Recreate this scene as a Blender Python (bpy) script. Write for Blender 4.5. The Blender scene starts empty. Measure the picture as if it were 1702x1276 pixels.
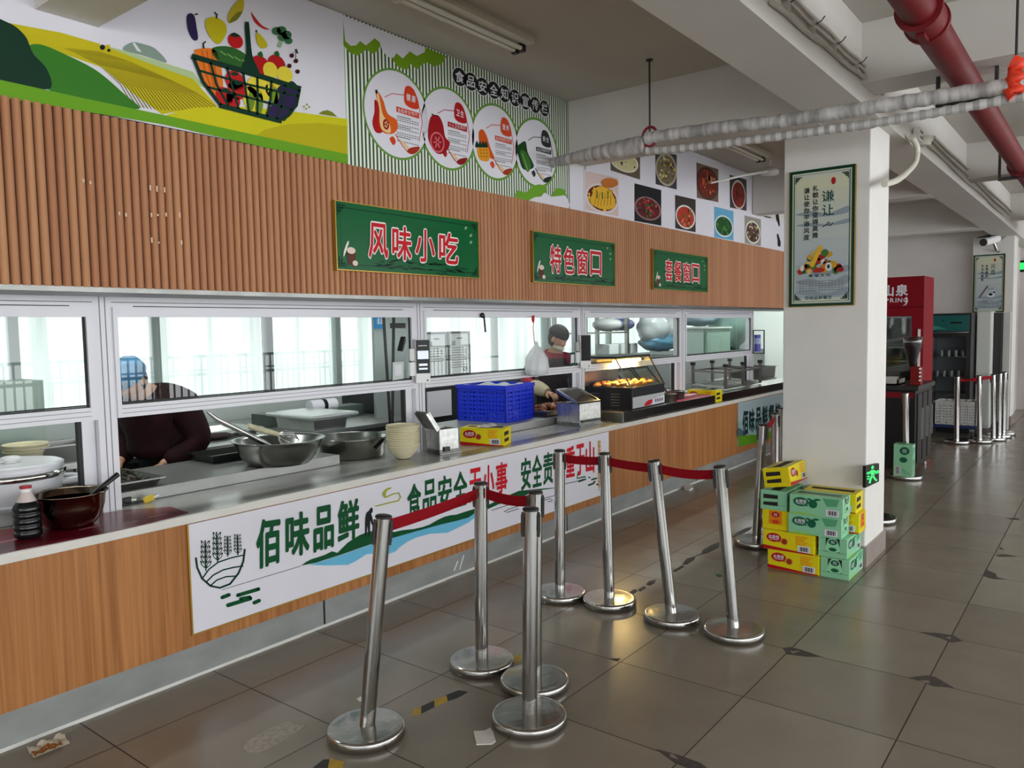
import bpy, math, random
from mathutils import Vector, Matrix, Euler
random.seed(7)
SC = bpy.context.scene
COL = SC.collection
R_ = math.radians

# ---------------------------------------------------------------- camera, world, lights, exposure
F_PX, YAW, PITCH, ROLL, CAM_Z = 1294.539, 0.6616659, 0.0699945, -0.0177553, 1.58423
def cam_axes():
    f = Vector((math.cos(PITCH)*math.cos(YAW), math.cos(PITCH)*math.sin(YAW), -math.sin(PITCH)))
    r = Vector((math.sin(YAW), -math.cos(YAW), 0)); u = r.cross(f)
    c, s = math.cos(ROLL), math.sin(ROLL)
    return c*r + s*u, -s*r + c*u, f
CR, CU, CF = cam_axes()
CAM = Vector((0, 0, CAM_Z))
cd = bpy.data.cameras.new('camera'); co = bpy.data.objects.new('camera', cd); COL.objects.link(co)
cd.sensor_width = 36; cd.lens = F_PX*36/1702; cd.clip_start = 0.05; cd.clip_end = 200
M = Matrix((CR, CU, -CF)).transposed().to_4x4(); M.translation = CAM
co.matrix_world = M
SC.camera = co

SC.view_settings.view_transform = 'Standard'; SC.view_settings.look = 'None'
SC.view_settings.gamma = 1; SC.view_settings.use_curve_mapping = False
SC.view_settings.exposure = 0.35
SC.cycles.max_bounces = 8; SC.cycles.diffuse_bounces = 4; SC.cycles.glossy_bounces = 5
SC.cycles.transparent_max_bounces = 24; SC.cycles.caustics_reflective = False; SC.cycles.caustics_refractive = False
SC.cycles.sample_clamp_indirect = 6

w = bpy.data.worlds.new('overcast_sky'); SC.world = w; w.use_nodes = True
w.node_tree.nodes['Background'].inputs[0].default_value = (0.93, 0.97, 1.0, 1)
w.node_tree.nodes['Background'].inputs[1].default_value = 6.0

def area(name, loc, rot, sx, sy, power, col=(1, 1, 1), portal=False):
    l = bpy.data.lights.new(name, 'AREA'); l.shape = 'RECTANGLE'; l.size = sx; l.size_y = sy
    l.energy = power; l.color = col
    if portal: l.cycles.is_portal = True
    o = bpy.data.objects.new(name, l); COL.objects.link(o); o.location = loc; o.rotation_euler = rot
    return o
# daylight enters the hall through the window band on the aisle side and the glazed end behind the camera
area('daylight_aisle_windows', (6.0, -5.45, 1.85), (R_(90), 0, 0), 16.0, 2.0, 1, portal=True)
area('daylight_end_windows', (-4.45, -1.2, 1.85), (R_(90), 0, R_(-90)), 7.0, 2.0, 1, portal=True)

# ---------------------------------------------------------------- pixel rays of the measured photograph
def ray(x, y): return (x-851)/F_PX*CR - (y-638)/F_PX*CU + CF
def PZ(x, y, z=0.0): d = ray(x, y); return CAM + d*((z-CAM_Z)/d.z)
def PY(x, y, Y): d = ray(x, y); return CAM + d*(Y/d.y)
def PX(x, y, X): d = ray(x, y); return CAM + d*(X/d.x)
def ppm(p): return F_PX/((Vector(p)-CAM).dot(CF))          # pixels per metre at a point

# ---------------------------------------------------------------- materials
def lin(c):
    o = []
    for v in c:
        v /= 255; o.append(v/12.92 if v <= .04045 else ((v+.055)/1.055)**2.4)
    return (*o, 1)
MATS = {}
def mat(name, rgb, rough=.5, metal=0, var=0, vscale=8, bump=0, bscale=40, stretch=(1, 1, 1), emit=0, spec=.5, alpha=None, coat=0):
    if name in MATS: return MATS[name]
    m = bpy.data.materials.new(name); m.use_nodes = True; nt = m.node_tree
    b = nt.nodes['Principled BSDF']; c = lin(rgb)
    b.inputs['Base Color'].default_value = c; b.inputs['Roughness'].default_value = rough
    b.inputs['Metallic'].default_value = metal; b.inputs['Specular IOR Level'].default_value = spec
    if coat: b.inputs['Coat Weight'].default_value = coat; b.inputs['Coat Roughness'].default_value = .08
    if emit:
        b.inputs['Emission Color'].default_value = c; b.inputs['Emission Strength'].default_value = emit
    if alpha is not None: b.inputs['Alpha'].default_value = alpha
    if var or bump:
        tc = nt.nodes.new('ShaderNodeTexCoord'); mp = nt.nodes.new('ShaderNodeMapping')
        mp.inputs['Scale'].default_value = stretch; nt.links.new(tc.outputs['Object'], mp.inputs[0])
    if var:
        n = nt.nodes.new('ShaderNodeTexNoise'); n.inputs['Scale'].default_value = vscale; n.inputs['Detail'].default_value = 5
        nt.links.new(mp.outputs[0], n.inputs['Vector'])
        r = nt.nodes.new('ShaderNodeValToRGB'); r.color_ramp.elements[0].position = .3; r.color_ramp.elements[1].position = .7
        r.color_ramp.elements[0].color = (*[v*(1-var) for v in c[:3]], 1); r.color_ramp.elements[1].color = (*[min(1, v*(1+var)) for v in c[:3]], 1)
        nt.links.new(n.outputs[0], r.inputs[0]); nt.links.new(r.outputs[0], b.inputs['Base Color'])
    if bump:
        n2 = nt.nodes.new('ShaderNodeTexNoise'); n2.inputs['Scale'].default_value = bscale; n2.inputs['Detail'].default_value = 3
        nt.links.new(mp.outputs[0], n2.inputs['Vector'])
        bp = nt.nodes.new('ShaderNodeBump'); bp.inputs['Strength'].default_value = bump; bp.inputs['Distance'].default_value = .01
        nt.links.new(n2.outputs[0], bp.inputs['Height']); nt.links.new(bp.outputs[0], b.inputs['Normal'])
    MATS[name] = m
    return m
def glass(name, tint=(.93, .97, .95), rough=0.0, refl=1.0):
    if name in MATS: return MATS[name]
    m = bpy.data.materials.new(name); m.use_nodes = True; nt = m.node_tree; nt.nodes.clear()
    o = nt.nodes.new('ShaderNodeOutputMaterial'); mx = nt.nodes.new('ShaderNodeMixShader')
    t = nt.nodes.new('ShaderNodeBsdfTransparent'); t.inputs[0].default_value = (*tint, 1)
    g = nt.nodes.new('ShaderNodeBsdfGlossy'); g.inputs['Roughness'].default_value = rough
    fr = nt.nodes.new('ShaderNodeLayerWeight'); fr.inputs[0].default_value = .5      # Schlick reflectance of thin glass, same from both sides
    pw = nt.nodes.new('ShaderNodeMath'); pw.operation = 'POWER'; pw.inputs[1].default_value = 5; nt.links.new(fr.outputs['Facing'], pw.inputs[0])
    mu = nt.nodes.new('ShaderNodeMath'); mu.operation = 'MULTIPLY_ADD'; mu.inputs[1].default_value = .9*refl; mu.inputs[2].default_value = .04*refl
    nt.links.new(pw.outputs[0], mu.inputs[0]); nt.links.new(mu.outputs[0], mx.inputs[0])
    nt.links.new(t.outputs[0], mx.inputs[1]); nt.links.new(g.outputs[0], mx.inputs[2]); nt.links.new(mx.outputs[0], o.inputs[0])
    MATS[name] = m
    return m
def film(name, rgb, a=.5, rough=.35):          # translucent plastic film
    m = mat(name, rgb, rough, alpha=a); return m

def nodes_of(name):
    m = bpy.data.materials.new(name); m.use_nodes = True; MATS[name] = m
    nt = m.node_tree; b = nt.nodes['Principled BSDF']
    def N(t, **k):
        n = nt.nodes.new('ShaderNode'+t)
        for a, v in k.items(): setattr(n, a, v)
        return n
    def math_(op, a, bb=None):
        n = N('Math', operation=op)
        for i, v in enumerate((a, bb)):
            if v is None: continue
            if isinstance(v, (int, float)): n.inputs[i].default_value = v
            else: nt.links.new(v, n.inputs[i])
        return n.outputs[0]
    return m, nt, b, N, math_

TX0, TY0, TS = 1.3406, 3.0227, 0.6             # floor tile grid
def floor_material():
    m, nt, b, N, mt = nodes_of('glazed_floor_tiles')
    tc = N('TexCoord'); sp = N('SeparateXYZ'); nt.links.new(tc.outputs['Object'], sp.inputs[0])
    u = mt('DIVIDE', mt('SUBTRACT', sp.outputs[0], TX0), TS); v = mt('DIVIDE', mt('SUBTRACT', sp.outputs[1], TY0), TS)
    def edge(q): return mt('SUBTRACT', .5, mt('ABSOLUTE', mt('SUBTRACT', mt('FRACT', q), .5)))
    d = mt('MINIMUM', edge(u), edge(v))
    line = mt('LESS_THAN', d, .0042)
    cb = N('CombineXYZ'); nt.links.new(mt('FLOOR', u), cb.inputs[0]); nt.links.new(mt('FLOOR', v), cb.inputs[1])
    wn = N('TexWhiteNoise', noise_dimensions='2D'); nt.links.new(cb.outputs[0], wn.inputs['Vector'])
    ns = N('TexNoise'); ns.inputs['Scale'].default_value = 3.2; ns.inputs['Detail'].default_value = 6; nt.links.new(tc.outputs['Object'], ns.inputs['Vector'])
    f = mt('ADD', mt('MULTIPLY', wn.outputs[0], .35), mt('MULTIPLY', ns.outputs[0], .65))
    r = N('ValToRGB'); r.color_ramp.elements[0].position = .25; r.color_ramp.elements[1].position = .75
    r.color_ramp.elements[0].color = lin((122, 113, 100)); r.color_ramp.elements[1].color = lin((138, 129, 115))
    nt.links.new(f, r.inputs[0])
    mx = N('Mix', data_type='RGBA'); nt.links.new(line, mx.inputs['Factor']); nt.links.new(r.outputs[0], mx.inputs['A'])
    mx.inputs['B'].default_value = lin((38, 30, 24)); nt.links.new(mx.outputs['Result'], b.inputs['Base Color'])
    b.inputs['Specular IOR Level'].default_value = .5
    rr = mt('ADD', .16, mt('MULTIPLY', ns.outputs[0], .14)); nt.links.new(mt('ADD', rr, mt('MULTIPLY', line, .5)), b.inputs['Roughness'])
    n2 = N('TexNoise'); n2.inputs['Scale'].default_value = 5; nt.links.new(tc.outputs['Object'], n2.inputs['Vector'])
    hh = mt('SUBTRACT', mt('MULTIPLY', n2.outputs[0], .12), mt('MULTIPLY', line, .5))
    bp = N('Bump'); bp.inputs['Strength'].default_value = .25; bp.inputs['Distance'].default_value = .006
    nt.links.new(hh, bp.inputs['Height']); nt.links.new(bp.outputs[0], b.inputs['Normal'])
    return m
def wood_material(name, dark, light, sx=26, sz=1.1, rough=.42):
    m, nt, b, N, mt = nodes_of(name)
    tc = N('TexCoord'); mp = N('Mapping'); mp.inputs['Scale'].default_value = (sx, sx, sz); nt.links.new(tc.outputs['Object'], mp.inputs[0])
    ns = N('TexNoise'); ns.inputs['Scale'].default_value = 1; ns.inputs['Detail'].default_value = 8; ns.inputs['Roughness'].default_value = .62; ns.inputs['Distortion'].default_value = .6
    nt.links.new(mp.outputs[0], ns.inputs['Vector'])
    mp2 = N('Mapping'); mp2.inputs['Scale'].default_value = (3.4, 3.4, .35); nt.links.new(tc.outputs['Object'], mp2.inputs[0])
    n2 = N('TexNoise'); n2.inputs['Scale'].default_value = 1; n2.inputs['Detail'].default_value = 3; nt.links.new(mp2.outputs[0], n2.inputs['Vector'])
    f = mt('ADD', mt('MULTIPLY', ns.outputs[0], .75), mt('MULTIPLY', n2.outputs[0], .25))
    r = N('ValToRGB'); r.color_ramp.elements[0].position = .35; r.color_ramp.elements[1].position = .65
    r.color_ramp.elements[0].color = lin(dark); r.color_ramp.elements[1].color = lin(light)
    nt.links.new(f, r.inputs[0]); nt.links.new(r.outputs[0], b.inputs['Base Color']); b.inputs['Roughness'].default_value = rough; b.inputs['Specular IOR Level'].default_value = .3
    return m
def banded(name, c0, c1, period, duty=.5, axis=0, rough=.5):       # evenly striped print
    m, nt, b, N, mt = nodes_of(name)
    tc = N('TexCoord'); sp = N('SeparateXYZ'); nt.links.new(tc.outputs['Object'], sp.inputs[0])
    f = mt('LESS_THAN', mt('FRACT', mt('DIVIDE', sp.outputs[axis], period)), duty)
    mx = N('Mix', data_type='RGBA'); nt.links.new(f, mx.inputs['Factor']); mx.inputs['A'].default_value = lin(c0); mx.inputs['B'].default_value = lin(c1)
    nt.links.new(mx.outputs['Result'], b.inputs['Base Color']); b.inputs['Roughness'].default_value = rough
    return m

# ---------------------------------------------------------------- mesh builder
class MB:
    def __init__(s, M=None): s.v = []; s.f = []; s.fm = []; s.sm = []; s.mats = []; s.M = M
    def mi(s, m):
        if m not in s.mats: s.mats.append(m)
        return s.mats.index(m)
    def add(s, vs, fs, m, smooth=False):
        o = len(s.v); k = s.mi(m)
        for p in vs:
            p = Vector(p); s.v.append(s.M @ p if s.M else p)
        for f in fs: s.f.append([i+o for i in f]); s.fm.append(k); s.sm.append(smooth)
        return s
    def box(s, x0, x1, y0, y1, z0, z1, m):
        v = [(x, y, z) for x in (x0, x1) for y in (y0, y1) for z in (z0, z1)]
        return s.add(v, [(0, 1, 3, 2), (4, 6, 7, 5), (0, 4, 5, 1), (2, 3, 7, 6), (0, 2, 6, 4), (1, 5, 7, 3)], m)
    def hexa(s, b, t, m):                      # 4 bottom points, 4 top points
        return s.add(list(b)+list(t), [(3, 2, 1, 0), (4, 5, 6, 7), (0, 1, 5, 4), (1, 2, 6, 5), (2, 3, 7, 6), (3, 0, 4, 7)], m)
    def bar(s, p0, p1, w, d, m, up=(0, 0, 1)):
        p0 = Vector(p0); p1 = Vector(p1); t = (p1-p0).normalized(); u = Vector(up)
        if abs(t.dot(u)) > .98: u = Vector((1, 0, 0))
        a = t.cross(u).normalized()*w/2; b = t.cross(a).normalized()*d/2
        return s.hexa([p0-a-b, p0+a-b, p0+a+b, p0-a+b], [p1-a-b, p1+a-b, p1+a+b, p1-a+b], m)
    def tube(s, path, r, m, n=10, caps=True, flat=1.0):
        P = [Vector(p) for p in path]; k = len(P); rs = list(r) if hasattr(r, '__len__') else [r]*k
        T = [((P[min(i+1, k-1)]-P[max(i-1, 0)]).normalized()) for i in range(k)]
        u = Vector((0, 0, 1)) if abs(T[0].z) < .9 else Vector((1, 0, 0))
        a = (u - T[0]*u.dot(T[0])).normalized(); vs = []
        for i in range(k):
            a = (a - T[i]*a.dot(T[i])).normalized(); b = T[i].cross(a)
            for j in range(n):
                t = 2*math.pi*j/n; vs.append(P[i] + (a*math.cos(t)*flat + b*math.sin(t))*rs[i])
        fs = [(i*n+j, i*n+(j+1) % n, (i+1)*n+(j+1) % n, (i+1)*n+j) for i in range(k-1) for j in range(n)]
        s.add(vs, fs, m, True)
        if caps:
            s.add(vs[:n], [tuple(range(n))[::-1]], m); s.add(vs[-n:], [tuple(range(n))], m)
        return s
    def cyl(s, p0, p1, r, m, n=16, r1=None, caps=True): return s.tube([p0, p1], [r, r if r1 is None else r1], m, n, caps)
    def lathe(s, prof, o, m, n=28, sx=1, sy=1, wob=None, smooth=True):
        o = Vector(o); vs = []
        for i, (r, z) in enumerate(prof):
            for j in range(n):
                t = 2*math.pi*j/n; q = r*(wob(t, i) if wob else 1)
                vs.append(o + Vector((q*math.cos(t)*sx, q*math.sin(t)*sy, z)))
        k = len(prof)
        fs = [(i*n+j, i*n+(j+1) % n, (i+1)*n+(j+1) % n, (i+1)*n+j) for i in range(k-1) for j in range(n)]
        s.add(vs, fs, m, smooth)
        if prof[0][0] > 1e-4: s.add(vs[:n], [tuple(range(n))[::-1]], m)
        if prof[-1][0] > 1e-4: s.add(vs[-n:], [tuple(range(n))], m)
        return s
    def ball(s, c, r, m, nu=16, nv=10, f=None):
        c = Vector(c); r = r if hasattr(r, '__len__') else (r, r, r); vs = []
        for i in range(nv+1):
            ph = math.pi*i/nv
            for j in range(nu):
                t = 2*math.pi*j/nu; d = Vector((math.sin(ph)*math.cos(t), math.sin(ph)*math.sin(t), math.cos(ph)))
                k = f(d) if f else 1
                vs.append(c + Vector((d.x*r[0], d.y*r[1], d.z*r[2]))*k)
        return s.add(vs, [(i*nu+j, (i+1)*nu+j, (i+1)*nu+(j+1) % nu, i*nu+(j+1) % nu) for i in range(nv) for j in range(nu)], m, True)
    def poly(s, pts, m): return s.add(pts, [tuple(range(len(pts)))], m)
    def slab(s, pts, n, t, m):                 # polygon with thickness t along -n
        n = Vector(n).normalized(); a = [Vector(p) for p in pts]; b = [p-n*t for p in a]; k = len(a)
        return s.add(a+b, [tuple(range(k)), tuple(range(2*k-1, k-1, -1))]+[(i, i+k, (i+1) % k+k, (i+1) % k) for i in range(k)], m)
    def grid(s, fn, nu, nv, m, smooth=True):
        vs = [fn(i/nu, j/nv) for j in range(nv+1) for i in range(nu+1)]; w = nu+1
        return s.add(vs, [(j*w+i, j*w+i+1, (j+1)*w+i+1, (j+1)*w+i) for j in range(nv) for i in range(nu)], m, smooth)
    def build(s, name, parent=None, origin='base', bevel=0, seg=2, solid=0, sub=0, local=False):
        vs = s.v
        if parent is not None and not local:
            o = parent.matrix_world.translation if parent.get('_w') is None else Vector(parent['_w'])
            o = Vector(parent['_w']); vs = [v-o for v in vs]
        loc = Vector((0, 0, 0))
        if parent is None and origin == 'base':
            xs = [v.x for v in vs]; ys = [v.y for v in vs]; zs = [v.z for v in vs]
            loc = Vector(((min(xs)+max(xs))/2, (min(ys)+max(ys))/2, min(zs))); vs = [v-loc for v in vs]
        me = bpy.data.meshes.new(name); me.from_pydata([tuple(v) for v in vs], [], s.f)
        for m in s.mats: me.materials.append(m)
        me.polygons.foreach_set('material_index', s.fm); me.polygons.foreach_set('use_smooth', s.sm)
        me.update()
        o = bpy.data.objects.new(name, me); COL.objects.link(o); o.location = loc
        o['_w'] = tuple(loc) if parent is None else tuple(parent['_w'])
        if parent is not None: o.parent = parent
        if solid:
            md = o.modifiers.new('solid', 'SOLIDIFY'); md.thickness = solid; md.offset = 0
        if bevel:
            md = o.modifiers.new('bevel', 'BEVEL'); md.width = bevel; md.segments = seg; md.limit_method = 'ANGLE'; md.angle_limit = R_(40)
            try: md.harden_normals = False
            except Exception: pass
        if sub:
            md = o.modifiers.new('sub', 'SUBSURF'); md.levels = sub; md.render_levels = sub
        return o
def tag(o, label, cat, group=None):
    o['label'] = label; o['category'] = cat
    if group: o['group'] = group
    return o
def struct(o): o['kind'] = 'structure'; return o
def thing(name, loc, label, cat, group=None, rz=0):
    o = bpy.data.objects.new(name, None); COL.objects.link(o); o.location = loc; o.rotation_euler = (0, 0, rz); o.empty_display_size = .1
    o['_w'] = tuple(loc)
    return tag(o, label, cat, group)
def lab(o, l): o['label'] = l; return o
def dup(o, parent=None):
    c = o.copy(); COL.objects.link(c)
    if parent is not None: c.parent = parent
    for ch in list(o.children): dup(ch, c)
    return c

# ---------------------------------------------------------------- glyphs and flat printed art
_G = {}
def glyph(ch):
    if ch not in _G:
        c = bpy.data.curves.new('g', 'FONT'); c.body = ch; c.size = 1; c.resolution_u = 2
        o = bpy.data.objects.new('g', c); COL.objects.link(o)
        me = bpy.data.meshes.new_from_object(o.evaluated_get(bpy.context.evaluated_depsgraph_get()))
        _G[ch] = ([(v.co.x, v.co.y) for v in me.vertices], [tuple(p.vertices) for p in me.polygons])
        bpy.data.objects.remove(o); bpy.data.curves.remove(c); bpy.data.meshes.remove(me)
    return _G[ch]
class Plane:
    """a real flat surface: pixel coordinates of a crop (ox, oy, scale) -> points on it"""
    def __init__(s, fn, n): s.fn = fn; s.n = Vector(n)
    def p(s, K, x, y, layer=0): return s.fn(K[0]+x/K[2], K[1]+y/K[2]) + s.n*(.0007*layer)
def ypl(Y): return Plane(lambda x, y: PY(x, y, Y), (0, -1, 0))
def xpl(X): return Plane(lambda x, y: PX(x, y, X), (-1, 0, 0))
def local_plane(o, U, V):                     # plane in metres, K = (0,0,1)
    o = Vector(o); U = Vector(U); V = Vector(V)
    return Plane(lambda x, y: o+U*x+V*y, U.cross(V))
ID = (0, 0, 1)
class Art:
    def __init__(s, mb, pl, K): s.mb = mb; s.pl = pl; s.K = K; s.c = 0
    def P(s, x, y, l): return s.pl.p(s.K, x, y, l)
    def poly(s, pts, m, l=1):
        q = [s.P(x, y, l) for x, y in pts]
        a = Vector((0, 0, 0))
        for i in range(len(q)): a += q[i].cross(q[(i+1) % len(q)])
        if a.dot(s.pl.n) < 0: q.reverse()
        s.mb.poly(q, m); return s
    def curve(s, pts, m, l=1, k=6): return s.poly(smooth_closed(pts, k), m, l)
    def ell(s, cx, cy, rx, ry, m, l=1, sl=0, n=24, a0=0, a1=360, rot=0):
        c, sn = math.cos(R_(rot)), math.sin(R_(rot)); pts = []
        for i in range(n if a1-a0 >= 360 else n+1):
            t = R_(a0+(a1-a0)*i/n); x = rx*math.cos(t); y = ry*math.sin(t)
            x, y = x*c-y*sn, x*sn+y*c
            pts.append((cx+x, cy+y+sl*x))
        return s.poly(pts, m, l)
    def line(s, pts, W_, m, l=1, closed=False):
        """stroke of width w (in crop units) along pts"""
        P = list(pts)
        if closed: P = P+[P[0]]
        q = []; 
        for i, (x, y) in enumerate(P):
            a = P[max(i-1, 0)]; b = P[min(i+1, len(P)-1)]
            if closed and i in (0, len(P)-1): a, b = P[-2], P[1]
            dx, dy = b[0]-a[0], b[1]-a[1]; L = math.hypot(dx, dy) or 1; w = W_[i] if hasattr(W_, '__len__') else W_
            q.append((x-dy/L*w/2, y+dx/L*w/2, x+dy/L*w/2, y-dx/L*w/2))
        vs = []
        for e in q: vs += [s.P(e[0], e[1], l), s.P(e[2], e[3], l)]
        s.mb.add(vs, [(2*i, 2*i+1, 2*i+3, 2*i+2) for i in range(len(q)-1)], m); return s
    def glyph(s, ch, quad, m, l=1, off=0.0, fit=True, fo=None):
        """quad: TL, TR, BR, BL in crop units; off thickens the strokes (em units); fo = the thickness the quad was measured at"""
        v, f = glyph(ch)
        if not v: return s
        g = off if fo is None else fo
        x0 = min(a[0] for a in v)-g; x1 = max(a[0] for a in v)+g; y0 = min(a[1] for a in v)-g; y1 = max(a[1] for a in v)+g
        if not fit: x0, x1, y0, y1 = 0, 1, -.12, .88
        TL, TR, BR, BL = [s.P(*q, l) for q in quad]
        d = off*.72
        sh = [(0, 0)] if not off else [(d, d), (-d, d), (d, -d), (-d, -d)]+([(off, 0), (-off, 0), (0, off), (0, -off)] if off > .03 else [])
        o_all = []
        for dx, dy in sh:
            o = []; sg = s.pl.n*(.00006*len(o_all)); o_all.append(0)
            for a, b in v:
                u = (a+dx-x0)/(x1-x0) if x1 > x0 else .5; t = (b+dy-y0)/(y1-y0)
                o.append((BL*(1-u)+BR*u)*(1-t)+(TL*(1-u)+TR*u)*t+sg)
            s.mb.add(o, f, m)
        return s
    def text(s, st, TL, TR, BR, BL, m, l=1, off=0.0, gap=.12, vert=False, fit=False, fo=None):
        n = len(st)
        lerp = lambda a, b, t: (a[0]+(b[0]-a[0])*t, a[1]+(b[1]-a[1])*t)
        for i, ch in enumerate(st):
            a, b = (i+gap/2)/n, (i+1-gap/2)/n
            if vert: q = (lerp(TL, BL, a), lerp(TR, BR, a), lerp(TR, BR, b), lerp(TL, BL, b))
            else: q = (lerp(TL, TR, a), lerp(TL, TR, b), lerp(BL, BR, b), lerp(BL, BR, a))
            s.glyph(ch, q, m, l, off, fit, fo)
        return s
def smooth_closed(pts, k=6):
    n = len(pts); out = []
    for i in range(n):
        p0, p1, p2, p3 = pts[i-1], pts[i], pts[(i+1) % n], pts[(i+2) % n]
        for j in range(k):
            t = j/k; o = []
            for d in (0, 1):
                a, b, c, e = p0[d], p1[d], p2[d], p3[d]
                o.append(.5*(2*b+(c-a)*t+(2*a-5*b+4*c-e)*t*t+(3*b-a-3*c+e)*t**3))
            out.append(tuple(o))
    return out
def smooth_path(pts, k=5):
    P = [Vector(p) for p in pts]; out = []
    for i in range(len(P)-1):
        p0, p1, p2, p3 = P[max(i-1, 0)], P[i], P[i+1], P[min(i+2, len(P)-1)]
        for j in range(k):
            t = j/k; out.append(.5*(2*p1+(p2-p0)*t+(2*p0-5*p1+4*p2-p3)*t*t+(3*p1-p0-3*p2+p3)*t**3))
    out.append(P[-1]); return out
def mesh_crate(t, x0, x1, y0, y1, z0, z1, m, nx, nz, ny=None):
    """open-top crate with real openings"""
    b = MB(); th = .012; ny = ny or nx
    for (a0, a1, fn) in ((x0, x1, lambda u0, u1, za, zb, k: [b.box(u0, u1, y0+k*.0011, y0+th-k*.0011, za, zb, m), b.box(u0, u1, y1-th+k*.0011, y1-k*.0011, za, zb, m)]), (y0, y1, lambda u0, u1, za, zb, k: [b.box(x0+k*.0011, x0+th-k*.0011, u0, u1, za, zb, m), b.box(x1-th+k*.0011, x1-k*.0011, u0, u1, za, zb, m)])):
        n = nx if a0 == x0 and a1 == x1 else ny
        for i in range(n+1): u = a0+(a1-a0-.016)*i/n; fn(u, u+.016, z0, z1, 0)
        for k in range(n*3):
            if k % 3: u = a0+(a1-a0)*k/(n*3); fn(u, u+(a1-a0)/(n*3)*.45, z0, z1, 2)
        for k in range(nz+1): z = z0+(z1-z0-.02)*k/nz; fn(a0, a1, z, z+.02, 1)
        for k in range(nz): z = z0+(z1-z0-.02)*(k+.5)/nz; fn(a0, a1, z, z+(z1-z0)/nz*.3, 3)
    b.build('side_wall', t); b = MB(); b.box(x0, x1, y0, y1, z0, z0+.012, m); b.build('bottom', t)
    b = MB(); 
    for q in ((x0-.008, x1+.008, y0-.008, y0+th), (x0-.008, x1+.008, y1-th, y1+.008), (x0-.008, x0+th, y0, y1), (x1-th, x1+.008, y0, y1)): b.box(*q, z1-.028, z1, m)
    b.build('rim', t)
# ================================================================ STRUCTURE
PLASTER = mat('white_plaster', (222, 219, 214), .6, var=.04, vscale=2.5, spec=.3)
CEIL = mat('ceiling_paint', (192, 186, 177), .8, var=.06, vscale=1.3)
WALLG = mat('far_wall_paint', (206, 199, 195), .6, var=.05, vscale=1.5)
STEEL = mat('brushed_stainless', (176, 176, 172), .3, 1, var=.12, vscale=5, bump=.04, bscale=30)
STEELD = mat('dull_stainless', (130, 130, 126), .38, 1, var=.2, vscale=6)
CHROME = mat('polished_stainless', (205, 205, 203), .13, 1, var=.06, vscale=9)
ALU = mat('white_aluminium', (222, 221, 226), .32)
ALUD = mat('aluminium_groove', (120, 120, 124), .45)
BLACK = mat('black_plastic', (20, 20, 21), .38)
RUBBER = mat('dark_rubber_gasket', (26, 27, 28), .6)
DARKG = mat('dark_grey_paint', (52, 52, 54), .5)
WHITE = mat('white_plastic', (228, 228, 226), .35)
GOLD = mat('brass_trim', (176, 140, 60), .35, .7)
GLASS = glass('clear_glass', (.93, .95, .942), 0.0, .62)
CLEARG = glass('display_glass', (.93, .95, .93), 0.0, 1.0)

b = MB(); b.box(-4.6, 16.6, -5.6, 6.7, -.12, 0, floor_material()); floor = struct(b.build('floor', origin=None))
CEIL_Z = 3.29
b = MB(); b.box(-4.6, 16.6, -5.6, 3.45, CEIL_Z, CEIL_Z+.15, CEIL); struct(b.build('ceiling', origin=None))
BEAM = mat('beam_paint', (204, 200, 194), .5, var=.04, vscale=2)
b = MB(); b.box(-4.6, 16.6, 1.207, 1.532, 2.85, CEIL_Z, BEAM); struct(b.build('ceiling_beam', origin=None))
for x0, x1 in ((1.33, 1.567), (5.03, 5.27), (8.8, 9.04), (12.5, 12.74)):
    b = MB(); b.box(x0, x1, 1.532, 3.333, 2.847, CEIL_Z, BEAM); struct(b.build('ceiling_beam', origin=None))
for x0, x1 in ((1.1, 1.4), (4.86, 5.16), (8.75, 9.05), (12.6, 12.9)):
    b = MB(); b.box(x0, x1, -5.5, 1.207, 2.955, CEIL_Z, BEAM); struct(b.build('ceiling_beam', origin=None))
SKIRT = mat('skirting_tile', (150, 138, 132), .3, var=.08, vscale=6)
for x0, x1 in ((5.33, 5.835), (13.9, 14.42)):
    b = MB(); b.box(x0, x1, 1.262, 1.803, 0, 2.86, PLASTER); c_ = struct(b.build('column', bevel=.006))
    b = MB(); b.box(x0-.012, x1+.012, 1.25, 1.815, 0, .135, SKIRT); k = b.build('skirting', c_)

# bulkhead over the serving counter, behind slats and murals
b = MB(); b.box(.2, 16.6, 3.346, 3.5, 1.79, CEIL_Z, PLASTER); struct(b.build('wall_serving', origin=None))
b = MB(); b.box(-4.6, .25, 3.346, 3.5, 0, CEIL_Z, PLASTER); struct(b.build('wall_left', origin=None))
b = MB(); b.box(10.98, 14.05, 3.345, 3.5, 0, 1.78, PLASTER); struct(b.build('wall_passage', origin=None))
# soffit between slats and windows with its steel trim
b = MB(); b.box(.25, 10.98, 3.332, 3.80, 1.768, 1.79, STEELD); struct(b.build('trim_1', origin=None))

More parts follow.
